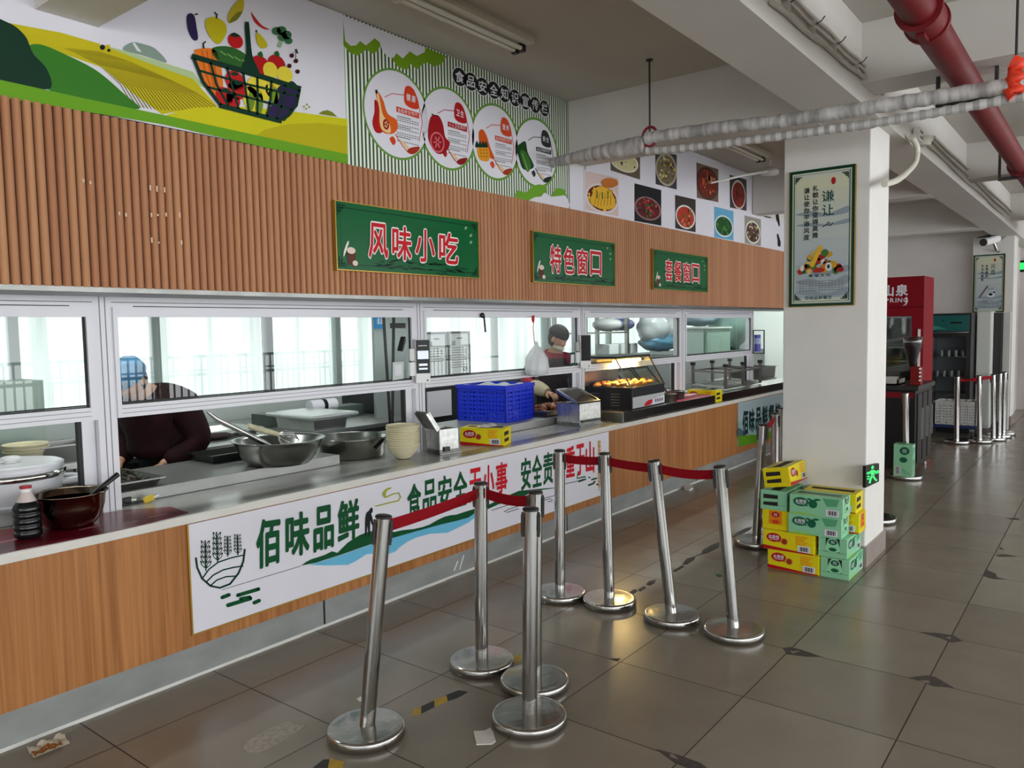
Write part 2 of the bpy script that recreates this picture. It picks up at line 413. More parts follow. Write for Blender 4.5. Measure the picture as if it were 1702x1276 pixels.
# slatted cladding
def slat_material():
    m, nt, bs, N, mt = nodes_of('wood_plastic_slats')
    tc = N('TexCoord'); sp = N('SeparateXYZ'); nt.links.new(tc.outputs['Object'], sp.inputs[0])
    wn = N('TexWhiteNoise', noise_dimensions='1D'); nt.links.new(mt('FLOOR', mt('DIVIDE', sp.outputs[0], PITCH_S*2)), wn.inputs['W'])
    mp = N('Mapping'); mp.inputs['Scale'].default_value = (60, 60, 1.6); nt.links.new(tc.outputs['Object'], mp.inputs[0])
    ns = N('TexNoise'); ns.inputs['Scale'].default_value = 1; ns.inputs['Detail'].default_value = 6; nt.links.new(mp.outputs[0], ns.inputs['Vector'])
    f = mt('ADD', mt('MULTIPLY', wn.outputs[0], .45), mt('MULTIPLY', ns.outputs[0], .55))
    r = N('ValToRGB'); r.color_ramp.elements[0].position = .15; r.color_ramp.elements[1].position = .85
    r.color_ramp.elements[0].color = lin((166, 112, 80)); r.color_ramp.elements[1].color = lin((190, 140, 100))
    nt.links.new(f, r.inputs[0]); nt.links.new(r.outputs[0], bs.inputs['Base Color']); bs.inputs['Roughness'].default_value = .55; bs.inputs['Specular IOR Level'].default_value = .25
    return m
PITCH_S = .037
SL = slat_material(); SLB = mat('slat_backing', (58, 36, 26), .7)
b = MB(); b.box(.3, 10.96, 3.338, 3.346, 1.785, 2.497, SLB)
x = .3; r = .0165
while x < 10.95:
    pts = [(x+PITCH_S/2 - r*math.cos(a), 3.340 - .021*math.sin(a)) for a in (0, .45, .95, 1.571, 2.19, 2.69, math.pi)]
    vs = [(px, py, z) for z in (1.788, 2.492) for px, py in pts]
    n = 7; b.add(vs, [(i, i+1, n+i+1, n+i) for i in range(n-1)], SL, True); b.add(vs[:n], [tuple(range(n))], SL)
    x += PITCH_S
slats = struct(b.build('wall_cladding', origin=None))
# bare fixing marks left on the slats
MARK = mat('pale_glue_residue', (214, 190, 165), .7)
b = MB()
for K, q in [((0, 0, 2.9328), [(733, 915, 12), (766, 920, 14), (803, 925, 12), (739, 1048, 10), (770, 1048, 5), (811, 1046, 9), (877, 1048, 12), (741, 1170, 13), (775, 1182, 4), (886, 1182, 10), (408, 880, 8), (442, 890, 8), (583, 1040, 8), (615, 1046, 9)])]:
    for x, y, h in q:
        p = PY(x/K[2], y/K[2], 3.318); hh = h/K[2]/ppm(p); b.box(p.x-.004, p.x+.003, 3.3175, 3.32, p.z-hh, p.z+hh, MARK)
k = b.build('glue_mark', slats)

# hall end walls: window bands that let the daylight in (behind and beside the camera)
FRAME_H = mat('window_frame_grey', (150, 152, 155), .4)
def window_wall(tagname, along, pos, a0, a1, z0=.3, z1=2.85, step=1.9, n0=10):
    """wall at x or y = pos with a band of windows; along = axis the wall runs along"""
    def bx(b, s0, s1, d0, d1, za, zb, m):
        if along == 'x': b.box(s0, s1, d0, d1, za, zb, m)
        else: b.box(d0, d1, s0, s1, za, zb, m)
    b = MB(); bx(b, a0, a1, pos-.2, pos, 0, z0, PLASTER); bx(b, a0, a1, pos-.2, pos, z1, CEIL_Z, PLASTER)
    s = a0; segs = []
    while s < a1-.1:
        e = min(a1, s+step); bx(b, s, s+.14, pos-.2, pos, z0, z1, PLASTER); segs.append((s+.14, e)); s = e
    struct(b.build(tagname, origin=None))
    for i, (s, e) in enumerate(segs):
        b = MB()
        for q in (s, (s+e)/2-.025, e-.05): bx(b, q, q+.05, pos-.13, pos-.07, z0, z1, FRAME_H)
        for q in (z0, z1-.05, z0+.55): bx(b, s, e, pos-.13, pos-.07, q, q+.05, FRAME_H)
        o = struct(b.build('window_%d' % (n0+i), origin=None))
window_wall('wall_right', 'x', -5.5, -4.6, 16.6, n0=20)
window_wall('wall_back', 'y', -4.5, -5.5, 3.34, z0=1.2, z1=2.3, n0=40)
# balcony railing outside the aisle-side windows
b = MB(); RAIL = mat('railing_paint', (70, 72, 74), .5)
for i in range(150):
    x = -4.5+i*.14; b.box(x, x+.025, -6.45, -6.42, .2, 1.15, RAIL)
b.box(-4.6, 16.6, -6.46, -6.41, 1.15, 1.2, RAIL); b.box(-4.6, 16.6, -6.46, -6.41, .9, .93, RAIL)
struct(b.build('railing', origin=None))

# far end of the hall
b = MB(); b.box(14.05, 14.2, 1.5, 6.7, 0, CEIL_Z, WALLG); struct(b.build('wall_far', origin=None))
b = MB(); b.box(16.45, 16.6, -5.5, 1.6, 0, CEIL_Z, WALLG); b.box(14.42, 16.5, 1.4, 1.55, 0, CEIL_Z, WALLG); struct(b.build('wall_end', origin=None))

# kitchen shell
KW = mat('kitchen_wall_tile', (205, 214, 210), .35, var=.05, vscale=3)
b = MB(); b.box(.1, 14.1, 6.55, 6.7, 0, .98, KW); b.box(.1, 14.1, 6.55, 6.7, 1.95, 2.8, KW); struct(b.build('wall_kitchen', origin=None))
b = MB(); b.box(.0, .14, 3.5, 6.6, 0, 2.8, KW); struct(b.build('wall_kitchen_left', origin=None))
b = MB(); b.box(13.88, 14.0, 3.34, 6.6, 0, 2.8, mat('kitchen_end_paint', (226, 233, 230), .4, var=.04, vscale=2)); struct(b.build('wall_kitchen_right', origin=None))
b = MB(); b.box(.0, 14.0, 3.5, 6.7, 2.75, 2.85, KW); struct(b.build('ceiling_kitchen', origin=None))
FROST = mat('daylit_frosted_glass', (226, 240, 236), .4, var=.10, vscale=2.0, stretch=(3.2, 1, .35), emit=.0)
def frost():
    m = FROST; nt = m.node_tree; bs = nt.nodes['Principled BSDF']
    r = [n for n in nt.nodes if n.type == 'VALTORGB'][0]
    r.color_ramp.elements[0].color = lin((194, 207, 204)); r.color_ramp.elements[1].color = lin((236, 243, 241))
    nt.links.new(r.outputs[0], bs.inputs['Emission Color']); bs.inputs['Emission Strength'].default_value = .74
    bs.inputs['Base Color'].default_value = lin((200, 210, 206))
frost()
KPOST = mat('kitchen_window_post', (150, 160, 157), .4); KPOSTD = mat('kitchen_window_post_dark', (70, 76, 76), .4)
posts = [PY(x, 600, 6.5).x for x in (22, 258, 446, 560, 640, 822, 905)]
posts = [.2]+[p for p in posts if p > .4]+[9.2, 10.9, 12.4, 13.8]
for i in range(len(posts)-1):
    a, c = posts[i], posts[i+1]
    b = MB(); b.box(a-.035, a+.035, 6.46, 6.55, .98, 1.95, KPOSTD if abs(a-PY(446, 600, 6.5).x) < .05 else KPOST); b.box(a, c, 6.48, 6.55, .98, 1.02, KPOST); b.box(a, c, 6.48, 6.55, 1.9, 1.95, KPOST)
    o = struct(b.build('window_%d' % (60+i), origin=None))
    b = MB(); b.box(a+.05, c-.05, 6.53, 6.56, 1.02, 1.9, FROST); b.build('frosted_pane', o)
# unseen strip lamps added above the serving windows to light the kitchen
for i, x in enumerate((1.6, 4.2, 6.9, 9.5, 12.3)):
    t = thing('kitchen_fill_lamp', (x, 4.6, 2.68), 'unseen white strip lamp added under the kitchen ceiling to light the serving bench', 'lamp', 'added kitchen strip lamps')
    b = MB(); b.box(x-.6, x+.6, 4.54, 4.66, 2.69, 2.75, WHITE); b.build('housing', t)
    b = MB(); b.cyl((x-.58, 4.6, 2.665), (x+.58, 4.6, 2.665), .016, mat('fill_lamp_tube', (250, 255, 252), .4, emit=6), 10); b.build('tube', t)
    l = area('kitchen_fill_light', (x, 4.6, 2.62), (0, 0, 0), 1.15, .08, 15 if x < 9 else 36, (.95, 1, .97)); 

# ================================================================ SERVING WINDOWS
FY0, FY1 = 3.70, 3.78
def serving_window(n, xl, xr, post_r, sash_open=True):
    """xl..xr clear bay between posts; the post to its right belongs to it"""
    r = bpy.data.objects.new('window_%d' % n, None); COL.objects.link(r); r.location = (xl, 3.74, .767); r['_w'] = (xl, 3.74, .767); struct(r)
    b = MB()
    if post_r:
        b.box(xr, post_r, FY0, FY1, .767, 1.768, ALU)
        for q in (.33, .62): b.box(xr+(post_r-xr)*q, xr+(post_r-xr)*q+.004, FY0-.0015, FY0, .767, 1.768, ALUD)
        b.build('post', r)
    b = MB(); b.box(xl, xr, FY0, FY1, 1.716, 1.768, ALU); b.box(xl, xr, FY0-.001, FY0, 1.741, 1.745, ALUD); b.box(xl+.1, xr-.1, FY0-.002, FY0, 1.7225, 1.7265, RUBBER); b.build('head_rail', r)
    b = MB(); t = .045
    y0, y1 = FY0-.012, FY0+.03
    b.box(xl, xl+.02, y0, y1, 1.203, 1.72, ALU); b.box(xr-.035, xr, y0, y1, 1.203, 1.72, ALU)
    b.box(xl+.02, xr-.035, y0, y1, 1.675, 1.72, ALU); b.box(xl+.02, xr-.035, y0, y1, 1.203, 1.262, ALU)
    b.box(xl+.02, xr-.035, y0-.0015, y0, 1.243, 1.2455, ALUD); b.box(xl+.02, xr-.035, y0-.0015, y0, 1.222, 1.2245, ALUD)
    b.box(xl+.02, xr-.035, y0+.016, y0+.02, 1.268, 1.275, RUBBER)
    sash = b.build('sash_frame', r)
    b = MB(); b.box(xr-.045, xr-.035, y0+.014, y0+.022, 1.262, 1.675, RUBBER); b.box(xl+.02, xr-.035, y0+.014, y0+.022, 1.262, 1.267, RUBBER); b.build('gasket', sash)
    b = MB(); b.box(xl+.02, xr-.035, y0+.017, y0+.022, 1.262, 1.676, GLASS); b.build('glass_pane', sash)
    b = MB(); b.box(xr-.06, xr-.003, FY0+.035, FY1, .767, 1.205, ALU); b.box(xr-.075, xr-.06, FY0+.04, FY1-.01, .767, 1.205, RUBBER); b.build('jamb', r)
    return r
serving_window(1, -.1, 1.645, 1.731)
serving_window(2, 1.731, 3.703, 3.79)
serving_window(3, 3.79, 5.714, 5.791)
serving_window(4, 5.791, 7.69, 7.81)
serving_window(5, 7.81, 9.745, 9.816)

# ================================================================ COUNTER
WOOD = wood_material('oak_laminate', (140, 88, 46), (186, 128, 77), 46, .9)
CONC = mat('scuffed_grey_skirting', (138, 140, 138), .5, var=.16, vscale=4, stretch=(1, 1, 2))
t = thing('serving_counter', (5.5, 3.36, 0), 'long oak-laminate serving counter under the serving windows', 'counter')
b = MB(); b.box(.2, 10.96, 3.33, 3.36, .15, .727, WOOD); b.build('front_panel', t)
for xx in (5.62,): pass
b = MB(); b.box(.2, 10.96, 3.342, 3.44, 0, .16, CONC)
for xx in (2.60, 4.95, 7.3): b.box(xx, xx+.012, 3.3405, 3.3425, 0, .155, BLACK)
b.build('skirting', t)
b = MB()
pts = [(.2+i*.16) for i in range(68)]
for i in range(67):
    wd = .008+.006*random.random(); b.hexa([(pts[i], 3.342-wd, .0005), (pts[i+1], 3.342-wd, .0005), (pts[i+1], 3.346, .0005), (pts[i], 3.346, .0005)], [(pts[i], 3.336, .014), (pts[i+1], 3.336, .014), (pts[i+1], 3.346, .014), (pts[i], 3.346, .014)], mat('white_caulk', (205, 205, 200), .6))
b.build('caulk_bead', t)
b = MB(); b.box(.2, 10.96, 3.36, 4.42, .1, .72, DARKG); b.build('carcass', t)
for px0, px1 in (((755, 948), (761, 932)), ((764, 946), (771, 922))):
    b = MB(); q0, q1 = PY(*px0, 3.3415), PY(*px1, 3.3415); b.bar(q0, q1, .008, .002, WHITE, (0, 1, 0)); b.build('reflection_streak', t)  # white bars imitate the reflection of two metallic strips on the skirting
STONE = mat('white_stone_edge', (214, 211, 203), .4, var=.05, vscale=7)
TOPS = mat('worn_steel_top', (184, 184, 180), .26, .45, var=.16, vscale=3.2, stretch=(.7, 2, 1))
t = thing('countertop', (5.5, 3.9, .727), 'long worktop with pale stone edge and grey reflective top', 'worktop')
b = MB(); b.box(.2, 10.96, 3.315, 4.42, .7275, .765, STONE); b.build('slab', t, bevel=.003)
b = MB(); b.box(.2, 10.96, 3.322, 4.42, .765, .768, TOPS); b.build('top_sheet', t)
ZT = .768
# ================================================================ PRINTED PANELS ON THE SERVING WALL
def ink(name, rgb, rough=.5): return mat(name, rgb, rough, spec=.18)
I_WHITE = ink('print_white', (222, 220, 228)); I_DG = ink('print_deep_green', (12, 50, 34)); I_G = ink('print_green', (22, 104, 58))
I_RED = ink('print_red', (196, 24, 36)); I_BLACK = ink('print_black', (24, 26, 26)); I_GREY = ink('print_grey', (120, 124, 122))
K1 = (0, 0, 2.9328); K2 = (540, 0, 3.866); K3 = (900, 220, 4.05); K4 = (540, 300, 5.3156)
B2 = (280, 780, 3.866); B3 = (640, 690, 4.05); P8 = (1280, 250, 4.559); F7 = (1560, 380, 7.0915)
WPL = ypl(3.335)
def panel(t, x0, x1, z0, z1, y, th, m, name='panel'):
    b = MB(); b.box(x0, x1, y, y+th, z0, z1, m); return b.build(name, t)

# --- landscape mural with the vegetable basket
t = thing('wall_mural', (1.6, 3.34, 2.5), 'long wall mural of yellow fields and a basket of vegetables', 'mural')
panel(t, .3, 2.862, 2.499, 3.287, 3.335, .009, I_WHITE)
b = MB(); a = Art(b, WPL, K1)
Yf, Ys = ink('field_yellow', (196, 182, 22)), ink('field_furrow', (112, 98, 16))
a.poly([(470, 212), (600, 245), (940, 350), (1000, 430), (820, 360), (600, 280)], ink('pale_field', (178, 198, 146)), 1)
a.curve([(598, 242), (640, 207), (700, 215), (760, 240), (812, 305), (700, 272)], ink('hill_greygreen', (132, 152, 138)), 1)
a.poly([(645, 212), (655, 207), (690, 255), (668, 248)], I_WHITE, 2)
a.poly([(-250, 60), (0, 104), (300, 160), (480, 212), (700, 300), (940, 385), (1060, 520), (930, 530), (790, 558), (640, 450), (500, 330), (330, 270), (140, 215), (-100, 150)], Yf, 2)
for i in range(24):
    q = i/23; ex, ey = 650+q*400, 520+18*math.sin(q*3.1)+(.0)*q
    mx_, my_ = 420+q*380, 285+q*85
    a.line([(300+q*180, 232+q*18), (360+q*270, 255+q*45), (mx_+60-q*10, my_+30), ((mx_+ex)/2+50-q*20, (my_+ey)/2+8), (ex, ey)], [.5, 1.0, 2.2, 3.6, 4.8-1.6*q], Ys, 3)
a.curve([(-60, 108), (40, 112), (120, 175), (160, 262), (228, 340), (242, 432), (100, 420), (-60, 395)], I_DG, 5)
a.curve([(130, 228), (200, 218), (330, 272), (470, 345), (600, 455), (675, 532), (450, 490), (238, 440), (236, 370), (165, 265)], ink('hill_green', (54, 120, 34)), 4)
a.poly([(800, 565), (880, 538), (950, 525), (1150, 518), (1400, 540), (1692, 580), (1692, 770), (1400, 705), (1000, 612)], ink('hill_yellow', (204, 198, 24)), 4)
a.poly([(1240, 665), (1290, 632), (1400, 606), (1560, 600), (1692, 615), (1692, 762), (1500, 716)], ink('hill_yellow_dark', (184, 174, 18)), 5)
a.poly([(-250, 330), (0, 390), (400, 478), (800, 562), (1250, 660), (1692, 752), (1692, 800), (1250, 711), (800, 608), (400, 542), (0, 476), (-250, 436)], ink('verge_green', (104, 160, 30)), 6)
a.poly([(1550, 555), (1570, 542), (1595, 537), (1620, 548), (1642, 570)], ink('bush_olive', (120, 126, 30)), 5)
for x, y in ((1480, 520), (1495, 510), (1490, 530), (1505, 522)): a.ell(x, y, 5, 5, ink('bush_dots', (150, 160, 60)), 5, n=8)
a.ell(498, 231, 13, 13, I_BLACK, 4, n=14); a.ell(529, 246, 8, 8, I_BLACK, 4, n=12); a.poly([(486, 200), (508, 203), (512, 222), (488, 222)], I_WHITE, 3); a.poly([(505, 222), (535, 218), (535, 243), (510, 240)], Yf, 3)
# basket load
OR, TM = ink('pumpkin_orange', (226, 120, 34)), ink('tomato_red', (190, 24, 26))
a.curve([(945, 262), (960, 240), (1030, 238), (1062, 270), (1075, 330), (1085, 420), (1070, 500), (1040, 470), (980, 390)], OR, 7)
for q in (.25, .5, .75): a.line([(960+q*90, 250), (965+q*105, 330), (1010+q*70, 440)], 7, ink('pumpkin_rib', (196, 88, 22)), 8)
a.line([(990, 238), (988, 214), (1000, 203)], 8, I_DG, 8)
a.curve([(1030, 240), (1100, 226), (1180, 255), (1225, 310), (1225, 350), (1150, 330), (1062, 300)], ink('melon_green', (46, 96, 40)), 7)
for q in range(4): a.line([(1070+q*35, 250+q*14), (1100+q*35, 270+q*14)], 6, ink('melon_light', (120, 160, 84)), 8)
for x, y, r in ((1140, 395, 46), (1090, 470, 42), (1150, 440, 44), (1130, 490, 38)): a.ell(x, y, r, r*1.05, TM, 9, .25)
for x, y in ((1140, 360), (1095, 438), (1155, 405)): a.curve([(x-20, y), (x, y-8), (x+20, y+4), (x, y+12)], I_DG, 10, 3)
for x, y in ((1265, 318), (1345, 315)):
    a.ell(x, y, 44, 46, ink('apple_red', (176, 20, 24)), 7, .25); a.curve([(x-12, y-55), (x+6, y-66), (x+14, y-42), (x, y-38)], ink('leaf_green', (30, 90, 40)), 8, 3)
for x, y, rx, ry in ((1315, 345, 36, 42), (1385, 365, 38, 40), (1270, 430, 70, 60), (1230, 480, 50, 60), (1340, 440, 50, 50)): a.ell(x, y, rx, ry, ink('pear_yellow', (224, 206, 60)), 8, .2)
for x, y in ((1215, 500), (1255, 520), (1335, 475)): a.curve([(x, y-50), (x+24, y-10), (x+8, y+40), (x-16, y+10)], ink('husk_green', (110, 140, 30)), 9, 4)
a.curve([(1350, 430), (1400, 405), (1445, 430), (1450, 500), (1400, 575), (1330, 580), (1290, 560), (1330, 500)], ink('eggplant_purple', (44, 30, 74)), 9)
a.curve([(1395, 412), (1420, 396), (1445, 420), (1420, 428)], I_DG, 10, 3)
# basket
for pts, w in (([(930, 275), (1190, 350), (1462, 435)], 26), ([(940, 285), (985, 400), (1072, 516)], 16), ([(1066, 515), (1370, 592)], 24), ([(1455, 438), (1440, 515), (1375, 588)], 16),
               ([(965, 345), (1200, 412), (1450, 470)], 11), ([(1005, 425), (1220, 480), (1420, 535)], 11), ([(1022, 305), (1050, 410), (1110, 520)], 11), ([(1102, 330), (1130, 430), (1160, 535)], 11),
               ([(1180, 350), (1195, 450), (1210, 550)], 11), ([(1250, 375), (1252, 470), (1250, 560)], 11), ([(1318, 395), (1315, 480), (1298, 570)], 11), ([(1385, 415), (1378, 490), (1345, 582)], 11)): a.line(pts, w, I_DG, 11)
a.curve([(1190, 120), (1200, 110), (1210, 120), (1225, 270), (1260, 355), (1225, 362), (1170, 345), (1195, 270)], I_DG, 12, 4)
# fruit in the air
a.curve([(908, 85), (925, 66), (945, 80), (955, 130), (962, 190), (940, 195), (915, 150)], ink('eggplant_purple', (44, 30, 74)), 7); a.line([(945, 72), (962, 70)], 7, I_DG, 8)
a.curve([(1000, 100), (1030, 84), (1062, 90), (1095, 115), (1102, 160), (1070, 212), (1040, 205), (1005, 150)], Yf, 7); a.line([(1052, 92), (1055, 72), (1042, 62)], 8, I_DG, 8)
a.curve([(1110, 70), (1150, 10), (1185, 0), (1180, 60), (1140, 105), (1112, 112)], ink('citrus_leaf', (190, 172, 40)), 7)
a.curve([(1112, 110), (1150, 65), (1178, 60), (1150, 100)], ink('citrus_shade', (120, 120, 36)), 8)
a.ell(1145, 200, 37, 37, TM, 7, .2); a.curve([(1118, 172), (1140, 160), (1168, 178), (1142, 182)], I_DG, 8, 3)
a.curve([(1222, 60), (1240, 85), (1275, 125), (1310, 144), (1280, 140), (1240, 108)], TM, 7)
a.curve([(1246, 165), (1265, 168), (1298, 210), (1296, 232), (1270, 236), (1250, 205)], Yf, 7); a.line([(1250, 160), (1246, 148)], 6, I_DG, 8)
for x, y, r in ((1345, 152, 22), (1370, 150, 24), (1395, 172, 24), (1405, 200, 18), (1375, 180, 24)): a.ell(x, y, r, r*.9, ink('broccoli', (60, 110, 72)), 7)
a.line([(1375, 190), (1355, 232)], 20, ink('broccoli_stalk', (150, 180, 140)), 6)
for x, y in ((1420, 272), (1440, 298), (1408, 322), (1448, 350)): a.ell(x, y, 11, 11, ink('cherry', (70, 16, 24)), 7, n=14)
a.line([(1420, 268), (1438, 242), (1440, 292)], 3, I_DG, 6); a.line([(1440, 240), (1448, 262)], 7, I_DG, 7)
lab(b.build('printed_landscape', t), 'printed yellow field and green hills with a dark green basket of vegetables')

# --- food safety mural
t = thing('wall_mural', (3.94, 3.34, 2.49), 'green-striped food safety mural with four joined white ovals', 'mural')
STR = banded('green_white_stripes', (52, 66, 52), (226, 238, 216), .0275, .52)
b = MB(); b.box(2.868, 5.022, 3.335, 3.344, 2.492, 3.287, STR); pn = b.build('panel', t)
for v in pn.data.vertices: pass
b = MB(); a = Art(b, WPL, K2)
LG = ink('cloud_green', (112, 152, 24)); OV = ink('oval_rim_green', (104, 148, 62))
a.poly([(118, 100), (118, 290), (160, 340), (210, 358), (250, 330), (270, 318), (300, 345), (340, 330), (356, 290), (355, 200)], LG, 1)
a.poly([(430, 380), (470, 430), (530, 450), (548, 410), (590, 447), (632, 410), (660, 402), (700, 428), (750, 412), (780, 362), (640, 305), (440, 300)], LG, 1)
a.poly([(112, 98), (130, 262), (165, 295), (200, 292), (225, 264), (262, 292), (290, 270), (318, 246), (350, 270), (366, 320), (400, 365), (440, 372), (458, 342), (500, 376), (545, 330), (590, 360), (640, 335), (645, 305)], I_WHITE, 2)
ovals = [(456, 733, 216, 290, .30), (786, 826, 182, 266, .28), (1090, 912, 158, 246, .25), (1354, 981, 143, 225, .22)]
for cx, cy, rx, ry, sl in ovals: a.ell(cx, cy, rx, ry, OV, 3, sl, 48)
for cx, cy, rx, ry, sl in ovals: a.ell(cx, cy, rx-11, ry-15, I_WHITE, 4, sl, 48)
a.curve([(1225, 1270), (1235, 1225), (1290, 1235), (1330, 1200), (1380, 1185), (1420, 1210), (1410, 1262), (1460, 1250), (1480, 1212), (1535, 1220), (1550, 1290), (1500, 1330), (1400, 1350), (1280, 1310)], ink('cloud_green2', (106, 160, 40)), 5)
a.curve([(1300, 1310), (1340, 1270), (1385, 1262), (1410, 1240), (1450, 1262), (1500, 1260), (1545, 1262), (1560, 1340), (1400, 1370)], I_WHITE, 6)
for i, (x, y) in enumerate(((862, 495), (935, 525), (1010, 557), (1082, 580), (1150, 603), (1218, 630), (1285, 652), (1348, 675), (1408, 697))):
    rx = 49-1.8*i; ry = 63-.9*i
    a.ell(x, y, rx, ry, I_WHITE, 5, .3); a.ell(x, y, rx-5, ry-5, ink('badge_black', (28, 34, 28)), 6, .3)
    w, h = rx*.58, ry*.6
    a.glyph('食品安全知识宣传栏'[i], ((x-w, y-h-.3*w), (x+w, y-h+.3*w), (x+w, y+h+.25*w), (x-w, y+h-.25*w)), I_WHITE, 7, .02)
def oval_card(T, tagc, word, title, veg, lines):
    """T: maps unit card coords (0..1, 0..1) onto the crop"""
    tg = [T(.70, .14), T(.83, .15), T(.92, .36), T(.80, .40), T(.68, .34)]
    a.curve(tg, ink('tag_'+word, tagc), 6, 4)
    g = [T(.71, .22), T(.86, .23), T(.86, .32), T(.71, .31)]
    a.glyph(word[0], (g[0], T(.78, .225), T(.78, .315), g[3]), I_WHITE, 7, .02); a.glyph(word[1], (T(.795, .225), g[1], g[2], T(.795, .315)), I_WHITE, 7, .02)
    a.line([T(.70, .25), T(.48, .27), T(.36, .34)], 5, ink('tag_'+word, tagc), 5)
    a.line([T(.92, .36), T(.97, .55), T(.92, .80)], 4, ink('tag_'+word, tagc), 5)
    a.poly([T(.55, .42), T(.92, .435), T(.92, .51), T(.55, .49)], ink('tag_'+word, tagc), 6)
    for k, ch in enumerate(title): 
        x0 = .57+k*.33/len(title); x1 = x0+.28/len(title); a.glyph(ch, (T(x0, .435), T(x1, .44), T(x1, .49), T(x0, .48)), I_WHITE, 7)
    for k in range(lines):
        y = .535+k*.34/lines
        if k % 4 == 3: continue
        xe = .92 if (k*7) % 5 else .78
        for s0 in range(9):
            xa = .56+s0*(xe-.56)/9; a.poly([T(xa, y), T(xa+.03, y+.002), T(xa+.03, y+.014), T(xa, y+.012)], I_GREY, 5)
    a.line([T(.53, .78), T(.66, .92), T(.74, .97)], 5, ink('tag_'+word, tagc), 5)
    a.curve([T(.72, .97), T(.78, .91), T(.93, .87), T(.88, .95), T(.80, .99)], ink('foot_'+word, tuple(int(v*.8) for v in tagc)), 6, 4)
    a.curve([T(.60, .84), T(.68, .86), T(.76, .92), T(.70, .93)], ink('foot_sand', (222, 196, 150)), 6, 4)
    a.curve([T(.44, .86), T(.50, .82), T(.54, .88), T(.50, .93)], ink('foot2_'+word, tagc), 6, 4)
    veg()
def card(cx, cy, rx, ry, sl):
    return lambda u, v: (cx+(u-.55)*2*rx*.92, cy+(v-.52)*2*ry*.86+sl*(u-.55)*2*rx*.75)
def veg1():
    a.curve([(322, 640), (315, 720), (302, 790), (325, 850), (370, 845), (395, 760)], ink('squash_red', (170, 22, 18)), 6)
    a.curve([(325, 605), (345, 600), (372, 650), (400, 730), (455, 770), (463, 825), (430, 860), (370, 850), (345, 790), (345, 700)], ink('squash_orange', (214, 92, 24)), 7)
    a.curve([(340, 605), (352, 660), (370, 740), (412, 800), (415, 855), (365, 835), (348, 780), (345, 700), (330, 615)], ink('squash_flesh', (236, 196, 140)), 8)
    a.ell(388, 800, 20, 34, ink('squash_core', (150, 20, 14)), 9, .3); a.line([(330, 602), (326, 578)], 14, I_BLACK, 8)
    for k in range(5):
        t_ = k*1.257; a.ell(388+8*math.cos(t_), 800+16*math.sin(t_), 4, 7, ink('squash_flesh', (236, 196, 140)), 10, n=8)
def veg2():
    a.curve([(670, 770), (690, 742), (728, 745), (755, 800), (770, 880), (800, 920), (770, 980), (715, 985), (670, 920), (658, 860)], ink('beet_red', (150, 14, 22)), 7)
    a.ell(718, 915, 46, 66, ink('beet_pink', (214, 110, 116)), 8, .25); a.ell(718, 915, 38, 56, ink('beet_red', (150, 14, 22)), 9, .25)
    for k in range(6):
        t_ = k*1.047; a.line([(718+6*math.cos(t_), 915+8*math.sin(t_)), (718+26*math.cos(t_), 915+40*math.sin(t_))], 8, ink('beet_pink', (214, 110, 116)), 10)
    a.line([(700, 745), (682, 732)], 8, I_BLACK, 8)
def veg3():
    a.curve([(985, 855), (1010, 832), (1035, 870), (1060, 950), (1088, 1020), (1050, 1010), (1000, 960)], ink('carrot_orange', (206, 84, 24)), 6)
    a.curve([(975, 960), (1000, 930), (1045, 950), (1056, 1000), (1045, 1035), (1000, 1030), (980, 1000)], ink('pineapple', (222, 150, 36)), 7)
    for k in range(9): a.ell(1000+(k % 3)*18, 965+(k//3)*20, 4, 5, ink('pineapple_dot', (150, 80, 14)), 8, n=8)
    for x in (970, 990, 1010, 1028): a.curve([(x-8, 940), (x+2, 905), (x+16, 940), (x+4, 950)], I_DG, 8, 3)
def veg4():
    a.curve([(1228, 950), (1250, 925), (1285, 910), (1300, 980), (1330, 1040), (1338, 1075), (1300, 1092), (1265, 1080), (1245, 1020)], ink('greens_dark', (22, 66, 26)), 7)
    a.curve([(1250, 970), (1290, 980), (1320, 1060), (1300, 1105), (1275, 1060)], ink('greens_mid', (60, 112, 44)), 8)
    a.line([(1262, 985), (1300, 1095)], 6, ink('greens_vein', (120, 160, 90)), 9)
oval_card(card(*ovals[0]), (206, 62, 30), '健康', '食品安全知识', veg1, 13)
oval_card(card(*ovals[1]), (170, 24, 28), '卫生', '个人卫生知识', veg2, 13)
oval_card(card(*ovals[2]), (206, 72, 40), '营养', '营养搭配知识', veg3, 13)
oval_card(card(*ovals[3]), (40, 48, 44), '安全', '安全用餐知识', veg4, 13)
lab(b.build('printed_ovals', t), 'white ovals with squash, beetroot, pineapple and leafy greens under black title badges')

